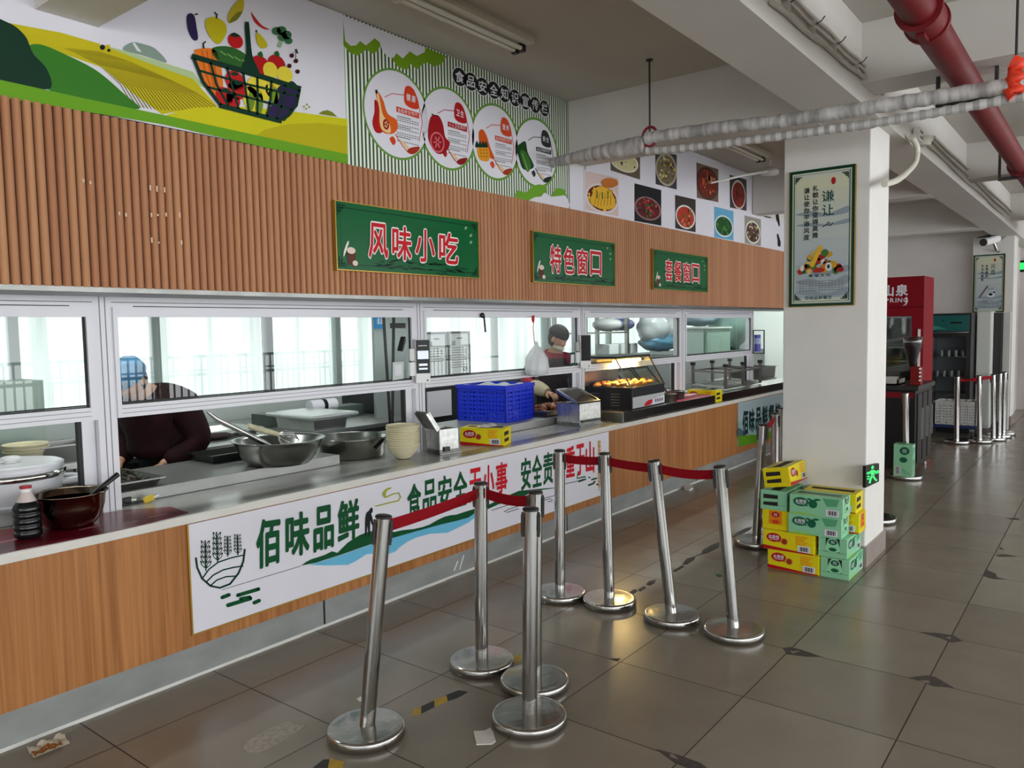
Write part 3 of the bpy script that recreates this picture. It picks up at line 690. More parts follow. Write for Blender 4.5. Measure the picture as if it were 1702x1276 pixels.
# --- dish photo panel
t = thing('wall_poster', (8, 3.34, 2.49), 'white wall poster with nine dish photographs above the slats', 'poster')
b = MB(); b.box(5.03, 5.275, 3.335, 3.344, 2.49, 2.82, I_WHITE); b.box(5.275, 8.79, 3.335, 3.344, 2.49, 3.285, I_WHITE); b.box(8.79, 10.96, 3.335, 3.344, 2.49, 2.842, I_WHITE)
b.box(5.028, 5.04, 3.3345, 3.335, 2.49, 2.82, I_GREY); b.box(5.24, 5.244, 3.3345, 3.335, 2.49, 2.82, I_GREY)
b.build('panel', t)
rd = random.Random(3)
def dish(label, q, bg, plate, food, blobs, cx=.5, cy=.56, rx=.46, ry=.40, n=46):
    b = MB(); a = Art(b, WPL, K3)
    TL, TR, BR, BL = q
    def T(u, v): return ((TL[0]*(1-u)+TR[0]*u)*(1-v)+(BL[0]*(1-u)+BR[0]*u)*v, (TL[1]*(1-u)+TR[1]*u)*(1-v)+(BL[1]*(1-u)+BR[1]*u)*v)
    a.poly([TL, TR, BR, BL], ink('dish_'+label[:9]+'_bg', bg), 1)
    def E(x, y, r, s, m, l, k=18):
        pts = []
        for i in range(k):
            t_ = 2*math.pi*i/k; u, v = x+r*math.cos(t_), y+s*math.sin(t_); pts.append(T(min(1, max(0, u)), min(1, max(0, v))))
        a.poly(pts, m, l)
    E(cx, cy, rx, ry, ink('plate_%d_%d_%d' % plate, plate), 2, 26); E(cx, cy, rx*.88, ry*.86, ink('food_%d_%d_%d' % food, food), 3, 26)
    for i in range(n):
        r = rx*.8*math.sqrt(rd.random()); th = rd.random()*6.283; c_ = blobs[i % len(blobs)]
        u, v = cx+r*math.cos(th), cy+r*ry/rx*math.sin(th); s_ = .02+.05*rd.random(); k = rd.random()*3; d = .5+rd.random()*.8
        pts = [T(u+s_*math.cos(k+j*1.2566)*(1 if j % 2 else .7), v+s_*d*math.sin(k+j*1.2566)) for j in range(5)]
        a.poly(pts, ink('bit_%d_%d_%d' % c_, c_), 4+i % 3)
    return lab(b.build('dish_picture', t), label)
dish('omelette over dark red rice stew', ((293, 258), (517, 308), (517, 565), (295, 520)), (214, 190, 186), (220, 210, 206), (96, 22, 12), [(222, 170, 40), (206, 150, 30), (232, 190, 70), (120, 60, 20)], .5, .62, .5, .38)
b = MB(); a = Art(b, WPL, K3)
a.curve([(325, 470), (350, 390), (390, 362), (440, 375), (485, 440), (492, 500), (440, 520), (370, 505)], ink('omelette', (224, 176, 48)), 8)
for k in range(6): a.line([(350+k*22, 500-k*2), (372+k*18, 400+k*4)], 6, ink('omelette_fold', (190, 134, 28)), 9)
for k in range(22): a.ell(365+(k*37) % 110, 395+(k*23) % 50, 5, 5, ink('chive', (96, 110, 40)), 10, n=6)
a.curve([(400, 330), (440, 308), (500, 320), (510, 352), (460, 375), (415, 365)], ink('fried_side', (190, 110, 40)), 8)
lab(b.build('dish_topping', t), 'yellow omelette on the nearest dish photograph')
dish('pale noodle soup in a white bowl', ((462, 150), (663, 160), (663, 318), (465, 255)), (96, 84, 70), (226, 222, 206), (206, 200, 150), [(228, 224, 190), (70, 60, 40), (190, 186, 120)], .48, .4, .46, .46, 24)
dish('chilli beef on a black background', ((625, 342), (806, 388), (806, 628), (625, 595)), (20, 20, 22), (140, 110, 110), (92, 18, 18), [(150, 24, 26), (196, 90, 80), (40, 20, 18), (60, 90, 50)], .5, .6, .5, .32)
dish('mixed salad plate with greens and yellow', ((765, 135), (910, 150), (910, 385), (768, 348)), (60, 58, 64), (176, 168, 150), (120, 104, 80), [(200, 190, 170), (150, 160, 60), (90, 70, 50), (214, 200, 60), (60, 50, 40)], .5, .48, .5, .5)
dish('red sauced prawns on a white plate', ((898, 420), (1037, 452), (1037, 672), (900, 645)), (58, 50, 44), (226, 222, 220), (170, 52, 34), [(196, 60, 36), (214, 120, 80), (150, 40, 30), (90, 120, 50)], .5, .6, .48, .36)
dish('brown stew in a dark pot', ((1042, 202), (1190, 248), (1190, 470), (1045, 440)), (120, 92, 80), (70, 50, 44), (110, 40, 26), [(150, 60, 30), (70, 30, 24), (190, 130, 90), (200, 90, 50)], .5, .52, .52, .48)
dish('long green beans on a blue cloth', ((1162, 498), (1292, 530), (1292, 728), (1162, 705)), (100, 168, 204), (214, 224, 226), (30, 80, 36), [(40, 110, 44), (24, 64, 30), (80, 140, 60)], .5, .58, .48, .36)
dish('red fish on a dark oval plate', ((1266, 285), (1380, 318), (1380, 528), (1268, 505)), (62, 54, 56), (196, 186, 180), (120, 34, 24), [(150, 44, 28), (80, 30, 26), (110, 60, 50)], .52, .55, .42, .46)
dish('rice with braised meat and half an egg', ((1366, 558), (1477, 585), (1477, 765), (1368, 745)), (150, 146, 134), (224, 222, 216), (92, 66, 56), [(60, 40, 34), (110, 80, 66), (228, 224, 214), (196, 190, 110)], .5, .55, .46, .42)
for pts in ([(1582, 550), (1596, 553), (1604, 620), (1598, 632), (1588, 600)], [(1583, 690), (1592, 682), (1600, 705), (1610, 740), (1606, 768), (1590, 762), (1588, 725)], [(1500, 562), (1545, 570), (1540, 576), (1503, 568)]): b = MB(); Art(b, WPL, K3).curve(pts, I_BLACK, 1, 4); b.build('brush_mark', t)

# --- green window signs
SPL = ypl(3.296)
SG, SGD = ink('sign_green', (6, 92, 48), .28), ink('sign_dark_green', (4, 46, 28), .3)
def sign(word, label, K, TL, TR, BR, BL, tq):
    P = [SPL.p(K, *q) for q in (TL, TR, BR, BL)]
    x0 = (P[0].x+P[3].x)/2; x1 = (P[1].x+P[2].x)/2; z1 = (P[0].z+P[1].z)/2; z0 = (P[2].z+P[3].z)/2
    t = thing('window_sign', ((x0+x1)/2, 3.31, z0), label, 'sign', 'green signs over the serving windows')
    b = MB(); b.box(x0, x1, 3.297, 3.318, z0, z1, SG); b.build('panel', t)
    b = MB()
    for q in ((x0-.004, x1+.004, z0-.004, z0+.001), (x0-.004, x1+.004, z1-.001, z1+.004), (x0-.004, x0+.001, z0+.001, z1-.001), (x1-.001, x1+.004, z0+.001, z1-.001)): b.box(q[0], q[1], 3.292, 3.319, q[2], q[3], GOLD)
    b.build('frame', t)
    pl = local_plane((x0, 3.2962, z0), (1, 0, 0), (0, 0, 1)); W, H = x1-x0, z1-z0
    b = MB(); a = Art(b, pl, ID)
    a.line([(.035, .03), (W-.035, .03), (W-.035, H-.03), (.035, H-.03)], .005, SGD, 1, True)
    for sx, sz in ((0, 0), (1, 0), (0, 1), (1, 1)):
        ox, oz = (W if sx else 0), (H if sz else 0); dx, dz = (-1 if sx else 1), (-1 if sz else 1)
        for k in (.018, .034, .05): a.line([(ox+dx*.018, oz+dz*k), (ox+dx*(.09-k), oz+dz*k)], .006, SGD, 2); a.line([(ox+dx*k, oz+dz*.018), (ox+dx*k, oz+dz*(.09-k))], .006, SGD, 2)
    r2 = random.Random(5)
    for i in range(38):
        x = W*(.22+.6*r2.random()); y = .02+.06*r2.random()*(1-abs(x/W-.55)); l_ = .05+.07*r2.random(); k = -.3+.5*r2.random()
        a.poly([(x, y), (x+l_*.5, y+l_*k*.5+.006), (x+l_, y+l_*k), (x+l_*.5, y+l_*k*.5-.004)], SGD, 1)
    for x, y in ((.90, .86), (.94, .74), (.94, .62)): a.curve([(W*x-.016, H*y), (W*x, H*y+.012), (W*x+.012, H*y+.006), (W*x-.004, H*y-.01)], ink('sign_leaf', (130, 170, 120)), 2, 3)
    # mortar and pestle still life
    a.curve([(.075, .10), (.125, .10), (.13, .055), (.115, .03), (.085, .03), (.072, .06)], ink('mortar_brown', (92, 52, 44)), 2, 4)
    a.ell(.10, .105, .03, .018, ink('mortar_cream', (226, 206, 190)), 3); a.curve([(.045, .07), (.055, .08), (.085, .145), (.075, .15), (.05, .10)], ink('pestle_white', (222, 222, 214)), 3, 4)
    a.ell(.125, .038, .019, .015, ink('mortar_cream', (226, 206, 190)), 4); a.ell(.125, .028, .016, .014, ink('mortar_brown', (92, 52, 44)), 3)
    b.build('printed_ornament', t)
    b = MB(); a = Art(b, SPL, K)
    for i, ch in enumerate(word):
        u0, u1 = (i+.08)/len(word), (i+.92)/len(word)
        L = lambda A, B, u: (A[0]+(B[0]-A[0])*u, A[1]+(B[1]-A[1])*u)
        q = (L(tq[0], tq[1], u0), L(tq[0], tq[1], u1), L(tq[3], tq[2], u1), L(tq[3], tq[2], u0))
        a.glyph(ch, q, ink('lettering_white', (236, 232, 226)), 4, .058, True, .022); a.glyph(ch, q, I_RED, 6, .022)
    lab(b.build('lettering', t), 'red lettering with white outline')
    return t
sign('风味小吃', 'largest green window sign, nearest, four red characters ending in 小吃', K4, (85, 172), (1350, 370), (1360, 865), (110, 778), ((366, 362), (1192, 474), (1192, 748), (366, 680)))
sign('特色窗口', 'middle green window sign, four red characters beginning 特色', K3, (-61, 664), (493, 745), (493, 1040), (-52, 1002), ((48, 752), (408, 806), (408, 968), (48, 944)))
sign('套餐窗口', 'farthest green window sign, four red characters beginning 套餐', K3, (752, 785), (1118, 840), (1116, 1072), (752, 1055), ((826, 850), (1066, 892), (1066, 1014), (826, 1000)))

# --- long banner on the counter front
BPL = ypl(3.321)
t = thing('counter_banner', (3.7, 3.325, .2), 'long white counter banner with green and red slogan and wheat logo', 'banner')
b = MB(); b.box(1.846, 5.562, 3.322, 3.3295, .212, .722, I_WHITE); b.build('panel', t)
b = MB(); b.box(1.839, 1.846, 3.319, 3.3295, .205, .722, GOLD); b.box(1.846, 5.562, 3.319, 3.3295, .206, .212, GOLD); b.box(5.562, 5.567, 3.319, 3.3295, .206, .722, GOLD); b.build('edge_trim', t)
b = MB(); a = Art(b, BPL, B2)
a.line([(175, 565), (184, 630), (215, 700), (270, 748), (330, 760), (395, 735), (450, 665), (480, 590), (490, 510)], 13, I_DG, 2)
for pts in ([(215, 702), (260, 640), (320, 595), (400, 568), (490, 548)], [(238, 728), (285, 680), (350, 645), (420, 628), (480, 620)], [(268, 748), (310, 710), (370, 688), (440, 684)]): a.line(smooth_open2(pts) if False else pts, 9, I_DG, 2)
for bx, by, tx, ty, w in ((240, 652, 235, 455, 30), (315, 600, 308, 400, 28), (380, 560, 378, 425, 22), (445, 550, 441, 415, 22)):
    a.line([(bx, by), (tx, ty)], 8, I_DG, 2)
    for k in range(5):
        q = .08+k*.165; cx, cy = bx+(tx-bx)*q, by+(ty-by)*q; s_ = w*1.25*(1-.05*k); h_ = (by-ty)*.125
        for sd in (-1, 1):
            a.curve([(cx, cy), (cx+sd*s_*.75, cy-h_*.9), (cx+sd*s_*.95, cy-h_*2.1), (cx+sd*s_*.3, cy-h_*1.4)], I_DG, 2, 4)
            a.curve([(cx+sd*s_*.22, cy-h_*.5), (cx+sd*s_*.62, cy-h_*1.0), (cx+sd*s_*.72, cy-h_*1.6), (cx+sd*s_*.36, cy-h_*1.2)], I_WHITE, 3, 4)
a.line([(345, 772), (500, 725), (850, 620)], 3, I_BLACK, 2)
def pill(x0, y0, x1, y1, w, m=I_G, l=2):
    a.line([(x0, y0), (x1, y1)], w, m, l); a.ell(x0, y0, w/2, w/2, m, l, n=10); a.ell(x1, y1, w/2, w/2, m, l, n=10)
for q in ((345, 822, 388, 805, 24), (445, 808, 578, 768, 24), (465, 832, 520, 822, 26), (382, 872, 525, 828, 26), (550, 856, 582, 842, 24)): pill(*q, ink('banner_green', (8, 76, 40)))
BG = ink('banner_green', (8, 76, 40))
for ch, q in (('佰', ((562, 325), (718, 302), (718, 600), (562, 648))), ('味', ((750, 290), (905, 258), (905, 535), (750, 585))), ('品', ((930, 245), (1062, 218), (1062, 497), (930, 537))), ('鲜', ((1085, 207), (1225, 176), (1225, 438), (1085, 482)))):
    a.glyph(ch, q, BG, 4, .032)
F = lambda K, pts: [((K[0]+x/K[2]-B2[0])*B2[2], (K[1]+y/K[2]-B2[1])*B2[2]) for x, y in pts]
hill = [(850, 618), (885, 592), (920, 575), (1000, 550), (1050, 525), (1085, 535), (1150, 470), (1230, 420), (1290, 398), (1340, 392), (1420, 395)]+F(B3, [(60, 785), (120, 772), (190, 765), (250, 752), (300, 735), (350, 705), (400, 682), (440, 672), (480, 668), (540, 648), (600, 630), (700, 600), (780, 560), (900, 508), (1000, 498), (1140, 486), (1140, 490), (1000, 512), (900, 560), (760, 600), (640, 655), (560, 690), (480, 712), (380, 735), (200, 785), (40, 828)])+[(1300, 480), (1100, 550), (950, 598)]
a.poly(hill, BG, 2)
riv = [(900, 612), (1000, 585), (1150, 535), (1300, 482), (1420, 440)]+F(B3, [(40, 828), (200, 782), (380, 733), (480, 710), (560, 688), (612, 652), (600, 690), (560, 722), (500, 752), (420, 790), (300, 797), (210, 822), (150, 850), (100, 885), (70, 915), (20, 934)])+[(1400, 545), (1330, 538), (1270, 545), (1200, 590), (1150, 613), (1000, 616)]
a.poly(riv, ink('river_blue', (106, 182, 214)), 3)
a.curve([(1290, 262), (1298, 245), (1310, 252), (1308, 275), (1300, 282), (1308, 310), (1318, 370), (1304, 350), (1294, 330), (1292, 420), (1284, 420), (1276, 360), (1270, 425), (1262, 425), (1262, 330), (1270, 280)], I_BLACK, 5, 3)
OL = ink('cloud_olive', (164, 166, 40))
a.line([(1328, 236), (1400, 218), (1475, 200), (1490, 178), (1478, 150), (1440, 158), (1392, 180)], 8, OL, 4); a.curve([(1375, 150), (1400, 122), (1435, 116), (1400, 140), (1392, 180), (1378, 170)], OL, 4, 4)
a.text('食品安全', *F(B3, [(143, 470), (557, 362), (557, 600), (143, 728)]), BG, 4, .026, .1, fit=True)
a.text('无小事', *F(B3, [(562, 362), (827, 304), (827, 515), (562, 598)]), I_RED, 4, .03, .1, fit=True)
a.text('安全责任', *F(B3, [(910, 292), (1208, 218), (1208, 436), (910, 512)]), BG, 4, .026, .1, fit=True)
a.text('重于山', *F(B3, [(1213, 215), (1412, 165), (1412, 385), (1213, 425)]), I_RED, 4, .03, .12, fit=True)
for pts in ([(715, 640), (905, 578)], [(800, 650), (830, 632), (930, 600)], [(815, 655), (900, 628)], [(1040, 565), (1140, 540)], [(1040, 580), (1110, 560), (1125, 568), (1118, 578), (1095, 580)], [(1210, 462), (1285, 445), (1340, 428)]): a.line(F(B3, pts), 4, I_BLACK, 3)
a.line(F(B3, [(1300, 385), (1290, 425), (1345, 412), (1350, 430), (1300, 448)]), 9, BG, 4)
for x, y, x2, y2 in ((1372, 418, 1374, 418), (1392, 432, 1420, 424), (1405, 450, 1410, 446), (1370, 470, 1402, 458), (1427, 465, 1430, 464)): (p0, p1) = F(B3, [(x, y), (x2, y2)]); pill(p0[0], p0[1], p1[0], p1[1], 11, BG, 4)
WG = ink('wheat_gold', (206, 156, 86))
a.line(F(B3, [(1442, 168), (1440, 505)]), 4, WG, 3)
for k in range(12):
    y = 200+k*26
    for sd in (-1, 1): a.curve(F(B3, [(1441, y), (1441+sd*9, y-14), (1441+sd*8, y-30), (1441+sd*2, y-16)]), WG, 4, 3)
lab(b.build('printed_slogan', t), 'green and red slogan over a blue river with a wheat logo')

# --- far banner
BF = (1220, 640, 10.63)
t = thing('counter_banner', (10.2, 3.325, .2), 'small landscape banner at the far end of the counter behind the barrier posts', 'banner')
b = MB(); b.box(8.36, 10.9, 3.322, 3.3295, .235, .72, ink('banner_sky', (160, 178, 182))); b.build('panel', t)
b = MB(); a = Art(b, BPL, BF)
a.poly([(70, 640), (250, 620), (500, 560), (850, 520), (850, 800), (70, 880)], ink('banner_haze', (140, 166, 166)), 1)
a.curve([(70, 770), (120, 770), (180, 830), (260, 850), (70, 900)], ink('banner_hill', (78, 98, 108)), 2, 4)
a.poly([(70, 900), (150, 890), (300, 870), (420, 870), (830, 760), (835, 880), (500, 990), (80, 1090)], ink('banner_grass', (86, 140, 30)), 2)
a.text('佰味品鲜餐饮', (140, 452), (832, 300), (832, 610), (140, 915), ink('banner_teal', (12, 48, 48)), 3, .04, .14, fit=True)
b.build('printed_slogan', t)

# --- framed posters on the columns
def poster(X, K, fr, title, c1, c2, label, loc, far=False):
    pl = xpl(X-.022); t = thing('framed_poster', loc, label, 'poster')
    TL, TR, BR, BL = fr; P = [pl.p(K, *q) for q in fr]
    y0 = (P[0].y+P[3].y)/2; y1 = (P[1].y+P[2].y)/2; z1 = (P[0].z+P[1].z)/2; z0 = (P[2].z+P[3].z)/2
    b = MB(); b.box(X-.018, X, y1, y0, z0, z1, ink('poster_paper', (196, 202, 186))); b.build('backing', t)
    W, H = y0-y1, z1-z0; fw = W*.045
    b = MB()
    for q in ((y1+fw, y0-fw, z0, z0+fw), (y1+fw, y0-fw, z1-fw, z1), (y1, y1+fw, z0, z1), (y0-fw, y0, z0, z1)): b.box(X-.021, X-.002, *q, ink('poster_frame_green', (8, 54, 34), .3))
    b.box(X-.02, X-.001, y1-.004, y1, z0, z1, GOLD); b.box(X-.02, X-.001, y0, y0+.004, z0, z1, GOLD); b.box(X-.02, X-.001, y1, y0, z0-.004, z0, GOLD)
    b.build('frame', t)
    q = local_plane((X-.0185, y0, z1), (0, -1, 0), (0, 0, 1)); b = MB(); a = Art(b, q, ID)     # u right, v up (negative = down)
    D = lambda x, y: (x*W, -y*H)
    for k in range(10):
        c = [(202, 204, 176), (198, 200, 180), (192, 198, 184), (186, 194, 186), (184, 192, 188), (178, 188, 188), (176, 186, 188), (170, 182, 186), (166, 178, 184), (160, 172, 180)][k]
        a.poly([D(.1, .06+k*.088), D(.9, .06+k*.088), D(.9, .06+(k+1)*.088), D(.1, .06+(k+1)*.088)], ink('poster_wash_%d' % k, c), 1)
    for k, (y, h_) in enumerate(((.32, .03), (.40, .02), (.74, .03), (.82, .04), (.90, .03))):
        a.curve([D(.1, y), D(.35, y-h_*.6), D(.6, y+h_*.3), D(.9, y-h_), D(.9, y+h_*.6), D(.5, y+h_)], ink('poster_mist', (140, 152, 160)), 2, 5)
    a.line([D(.075, .035), D(.925, .035), D(.925, .965), D(.075, .965)], .006, ink('poster_line', (30, 80, 66)), 2, True)
    for sx in (0, 1):
        for sy in (0, 1):
            X0, Y0 = (.9 if sx else .1), (.95 if sy else .05); dx, dy = (-.04 if sx else .04), (-.02 if sy else .02)
            for k in (0, 1, 2): a.line([D(X0+dx*k*.6, Y0), D(X0+dx*k*.6, Y0+dy*(2.2-k*.7))], .006, I_DG, 3); a.line([D(X0, Y0+dy*k*.6), D(X0+dx*(2.4-k*.7), Y0+dy*k*.6)], .006, I_DG, 3)
    a.ell(*D(.68, .10), W*.036, H*.026, ink('seal_red', (168, 30, 30)), 3)
    def col(st, x0, x1, ya, yb, m, off): a.text(st, D(x0, ya), D(x1, ya), D(x1, yb), D(x0, yb), m, 3, off, .12, vert=True, fit=False)
    col(title, .50 if not far else .54, .70 if not far else .71, .155, .355, ink('title_teal', (16, 70, 70)), .012)
    if not far:
        col(c1, .36, .455, .115, .505, I_BLACK, .03); col(c2, .225, .32, .125, .515, I_BLACK, .03)
        a.line([D(.52, .425), D(.58, .41), D(.64, .42), D(.68, .40)], .006, I_BLACK, 3); a.ell(*D(.61, .405), W*.03, H*.015, I_GREY, 3)
        r2 = random.Random(8); cs = [(46, 84, 40), (200, 150, 40), (170, 40, 32), (214, 180, 90), (70, 110, 50), (196, 110, 40), (150, 30, 30), (226, 222, 200), (60, 70, 40)]
        for k in range(34):
            u = r2.random(); h_ = math.sin(u*3.14)*.9; v = r2.random()*h_
            c = cs[k % 9]; a.ell(*D(.17+u*.64, .745-v*.17), W*(.03+.04*r2.random()), H*(.012+.016*r2.random()), ink('veg_%d_%d_%d' % c, c), 4+k % 4, n=12, rot=r2.random()*90)
        a.poly([D(.33, .70), D(.39, .715), D(.53, .575), D(.50, .555), D(.46, .565)], ink('maize_yellow', (226, 176, 44)), 9)
        a.ell(*D(.62, .715), W*.05, H*.03, I_WHITE, 9); a.ell(*D(.62, .715), W*.025, H*.016, ink('veg_46_84_40', (46, 84, 40)), 10)
        a.ell(*D(.47, .738), W*.09, H*.018, ink('veg_170_40_32', (170, 40, 32)), 9)
        a.text('食堂文化', D(.30, .765), D(.66, .765), D(.66, .787), D(.30, .787), I_BLACK, 3, .02, .1)
        a.text('佰味品鲜餐饮', D(.25, .925), D(.68, .925), D(.68, .953), D(.25, .953), ink('title_teal', (16, 70, 70)), 3, .015, .1)
    else:
        col(c1, .385, .475, .165, .395, I_BLACK, .03); col(c2, .245, .335, .165, .455, I_BLACK, .03)
        a.poly([D(.18, .735), D(.23, .745), D(.50, .545), D(.45, .535)], ink('chopstick_brown', (110, 84, 74)), 4); a.line([D(.46, .60), D(.68, .585)], .01, I_GREY, 4)
        a.ell(*D(.58, .70), W*.12, H*.035, I_WHITE, 4); a.ell(*D(.57, .69), W*.07, H*.022, I_BLACK, 5); a.ell(*D(.68, .655), W*.04, H*.012, I_BLACK, 5)
        a.text('光盘行动', D(.30, .79), D(.66, .79), D(.66, .81), D(.30, .81), I_BLACK, 3, .02, .1)
    for k in range(5):
        y = (.815 if not far else .835)+k*.0165
        for s0 in range(14): a.poly([D(.16+s0*.05, y), D(.20+s0*.05-(s0 % 3)*.006, y), D(.20+s0*.05-(s0 % 3)*.006, y+.007), D(.16+s0*.05, y+.007)], I_GREY, 3)
    b.build('printed_sheet', t); return t
poster(5.329, P8, ((150, 170), (648, 95), (630, 1172), (140, 1182)), '谦让', '礼貌让你变得高雅', '谦让使你平添风度', 'tall framed courtesy poster on the near face of the big column', (5.32, 1.53, 1.55))
poster(13.899, F7, ((405, 318), (785, 290), (770, 985), (410, 985)), '光盘', '从我做起', '今天不剩饭', 'small framed poster on the distant column beside the fridges', (13.89, 1.58, 1.7), True)
# ================================================================ CEILING SERVICES
PIPE = mat('dark_red_pipe_paint', (104, 9, 18), .5, var=.1, vscale=5, spec=.3)
PX_, PYc, PZc, PR = None, .69, 2.872, .07
t = thing('red_pipe', (6, PYc, PZc), 'thick dark red pipe running under the ceiling along the aisle', 'pipe')
b = MB(); b.cyl((1.2, PYc, PZc), (13.6, PYc, PZc), PR, PIPE, 28); b.build('pipe_run', t)
for x in (3.75, 7.9, 10.6):
    b = MB(); b.cyl((x-.09, PYc, PZc), (x+.09, PYc, PZc), PR+.014, PIPE, 28); b.cyl((x-.1, PYc, PZc), (x-.075, PYc, PZc), PR+.022, PIPE, 28); b.cyl((x+.075, PYc, PZc), (x+.1, PYc, PZc), PR+.022, PIPE, 28)
    for sz in (1, -1): b.box(x-.05, x+.05, PYc-.016, PYc+.016, PZc+sz*PR, PZc+sz*(PR+.03), PIPE)
    b.build('coupling', t)
IRON = mat('bracket_iron', (46, 42, 42), .6)
for x, zt in ((5.03, 2.955), (7.9, CEIL_Z-.001)):
    b = MB(); b.box(x-.018, x+.018, PYc-.14, PYc+.16, PZc-PR-.028, PZc-PR-.002, IRON); b.box(x-.015, x+.015, PYc-.14, PYc-.122, PZc-PR-.028, zt, IRON); b.box(x-.015, x+.015, PYc+.142, PYc+.16, PZc-PR-.028, zt, IRON)
    b.build('bracket', t)

def wrap_mat(name, c0, c1, k=60):
    m, nt, bs, N, mt = nodes_of(name)
    tc = N('TexCoord'); mp = N('Mapping'); mp.inputs['Scale'].default_value = (6, k, 6); mp.inputs['Rotation'].default_value = (.25, 0, .12); nt.links.new(tc.outputs['Object'], mp.inputs[0])
    ns = N('TexNoise'); ns.inputs['Scale'].default_value = 1; ns.inputs['Detail'].default_value = 4; nt.links.new(mp.outputs[0], ns.inputs['Vector'])
    r = N('ValToRGB'); r.color_ramp.elements[0].position = .38; r.color_ramp.elements[1].position = .62
    r.color_ramp.elements[0].color = lin(c0); r.color_ramp.elements[1].color = lin(c1); nt.links.new(ns.outputs[0], r.inputs[0]); nt.links.new(r.outputs[0], bs.inputs['Base Color'])
    bp = N('Bump'); bp.inputs['Strength'].default_value = .6; bp.inputs['Distance'].default_value = .01; nt.links.new(ns.outputs[0], bp.inputs['Height']); nt.links.new(bp.outputs[0], bs.inputs['Normal'])
    bs.inputs['Roughness'].default_value = .4
    return m
WRAP = wrap_mat('grey_pipe_wrap', (150, 148, 146), (206, 204, 202), 26)
def duct_path(pts, X): return [PX(x, y, X) for x, y in pts]
w0 = PY(916, 271, 3.334)
big = [w0]+[PX(x, y, 4.62) for x, y in ((985, 256), (1040, 246), (1074, 241))]
up = [PX(x, y, 4.60) for x, y in ((1074, 230), (1119, 223), (1200, 212), (1300, 201), (1380, 189), (1440, 180), (1515, 168), (1590, 156), (1702, 140), (1770, 131))]
lo = [PX(x, y, 4.60) for x, y in ((1074, 251), (1119, 248), (1200, 239), (1300, 226), (1380, 215), (1440, 207), (1515, 194), (1590, 181), (1702, 160), (1770, 149))]
up.append(up[-1]+(up[-1]-up[-2]).normalized()*2.5); lo.append(lo[-1]+(lo[-1]-lo[-2]).normalized()*2.5)
t = thing('wrapped_pipe', tuple(up[3]), 'thick grey tape-wrapped pipe bundle leaving the striped mural', 'pipe')
P = smooth_path(big, 8); rr = [.034+.028*min(1, 1.3*i/len(P))+.002*math.sin(i*2.3) for i in range(len(P))]
b = MB(); b.tube(P, rr, WRAP, 18); b.build('sleeve', t)
P = smooth_path(up, 8); rr = [.038+.003*math.sin(i*1.9) for i in range(len(P))]
b = MB(); b.tube(P, rr, WRAP, 16); b.build('pipe_run', t)
t = thing('wrapped_pipe', tuple(lo[3]), 'thinner grey spiral-wrapped pipe hanging just below the thick bundle', 'pipe')
P = smooth_path(lo, 14); rr = [.024+.003*math.sin(i*1.6) for i in range(len(P))]
b = MB(); b.tube(P, rr, banded('spiral_wrap', (166, 164, 162), (206, 205, 203), .06, .5, 1, .45), 14); b.build('pipe_run', t)
ROD = mat('thin_rod', (60, 58, 56), .5, .6)
h0 = PX(1080, 226, 4.60)
t = thing('hanger_rod', (h0.x, h0.y, h0.z), 'thin ceiling rod with dark red clamp holding the wrapped pipes', 'hanger')
b = MB(); b.cyl((h0.x, h0.y, h0.z+.03), (h0.x, h0.y, CEIL_Z), .006, ROD, 8); b.lathe([(.022, 0), (.022, .008)], (h0.x, h0.y, CEIL_Z-.008), ROD, 12); b.build('rod', t)
b = MB(); pts = [(h0.x, h0.y+.052*math.cos(a_), h0.z-.005+.062*math.sin(a_)) for a_ in [i*math.pi/9 for i in range(18)]]
b.tube(pts+[pts[0]], .009, mat('clamp_dark_red', (120, 18, 34), .5), 8); b.build('clamp', t)
h1 = PX(1688, 135, 4.60)
t = thing('hanger_rod', (h1.x, h1.y, h1.z), 'thin ceiling rod wrapped with bright orange-red tape at the right edge', 'hanger')
b = MB(); b.cyl((h1.x, h1.y, h1.z+.03), (h1.x, h1.y, CEIL_Z), .006, ROD, 8); b.build('rod', t)
b = MB(); P = [Vector((h1.x-.02, h1.y+.018*math.sin(i*2.2), h1.z-.075+.018*i)) for i in range(10)]; b.tube(P, [.035+.008*math.sin(i*1.7) for i in range(10)], mat('orange_tape', (236, 62, 32), .5), 10); b.build('tape', t)

# cables along the main beam with ties, and the cable box on the column
CAB = mat('cable_grey', (176, 170, 160), .5)
beamface = 1.2
t = thing('cable_run', (3.5, beamface, 3.05), 'grey cables tied along the side of the long ceiling beam, near part', 'cable')
for k, (y0, y1) in enumerate((((1283, 4), (1468, 156)), ((1300, -6), (1470, 150)), ((1318, -6), (1474, 146)))):
    a_ = PY(*y0, beamface-.012); c_ = PY(*y1, beamface-.012)
    P = [a_.lerp(c_, q/10)+Vector((0, 0, .006*math.sin(q*1.9+k))) for q in range(11)]
    b = MB(); b.tube(P, .009 if k else .012, CAB, 8); b.build('cable', t)
for q in (.05, .3, .52, .74, .92):
    p = PY(1300+q*165, 0+q*148, beamface-.012); b = MB(); b.box(p.x-.006, p.x+.006, beamface-.026, beamface, p.z-.035, p.z+.03, CAB); b.tube([p, p+Vector((.01, -.04, .02)), p+Vector((.03, -.05, .045))], .003, IRON, 6); b.build('cable_tie', t)
t = thing('cable_run', (8, beamface, 3.0), 'grey cables tied along the side of the long ceiling beam, far part', 'cable')
for k, (y0, y1) in enumerate((((1540, 238), (1668, 356)), ((1545, 230), (1680, 358)), ((1552, 226), (1690, 360)))):
    a_ = PY(*y0, beamface-.012); c_ = PY(*y1, beamface-.012)
    b = MB(); b.tube([a_.lerp(c_, q/10)+Vector((0, 0, .008*math.sin(q*1.3+k*2))) for q in range(11)], .011, CAB, 8); b.build('cable', t)
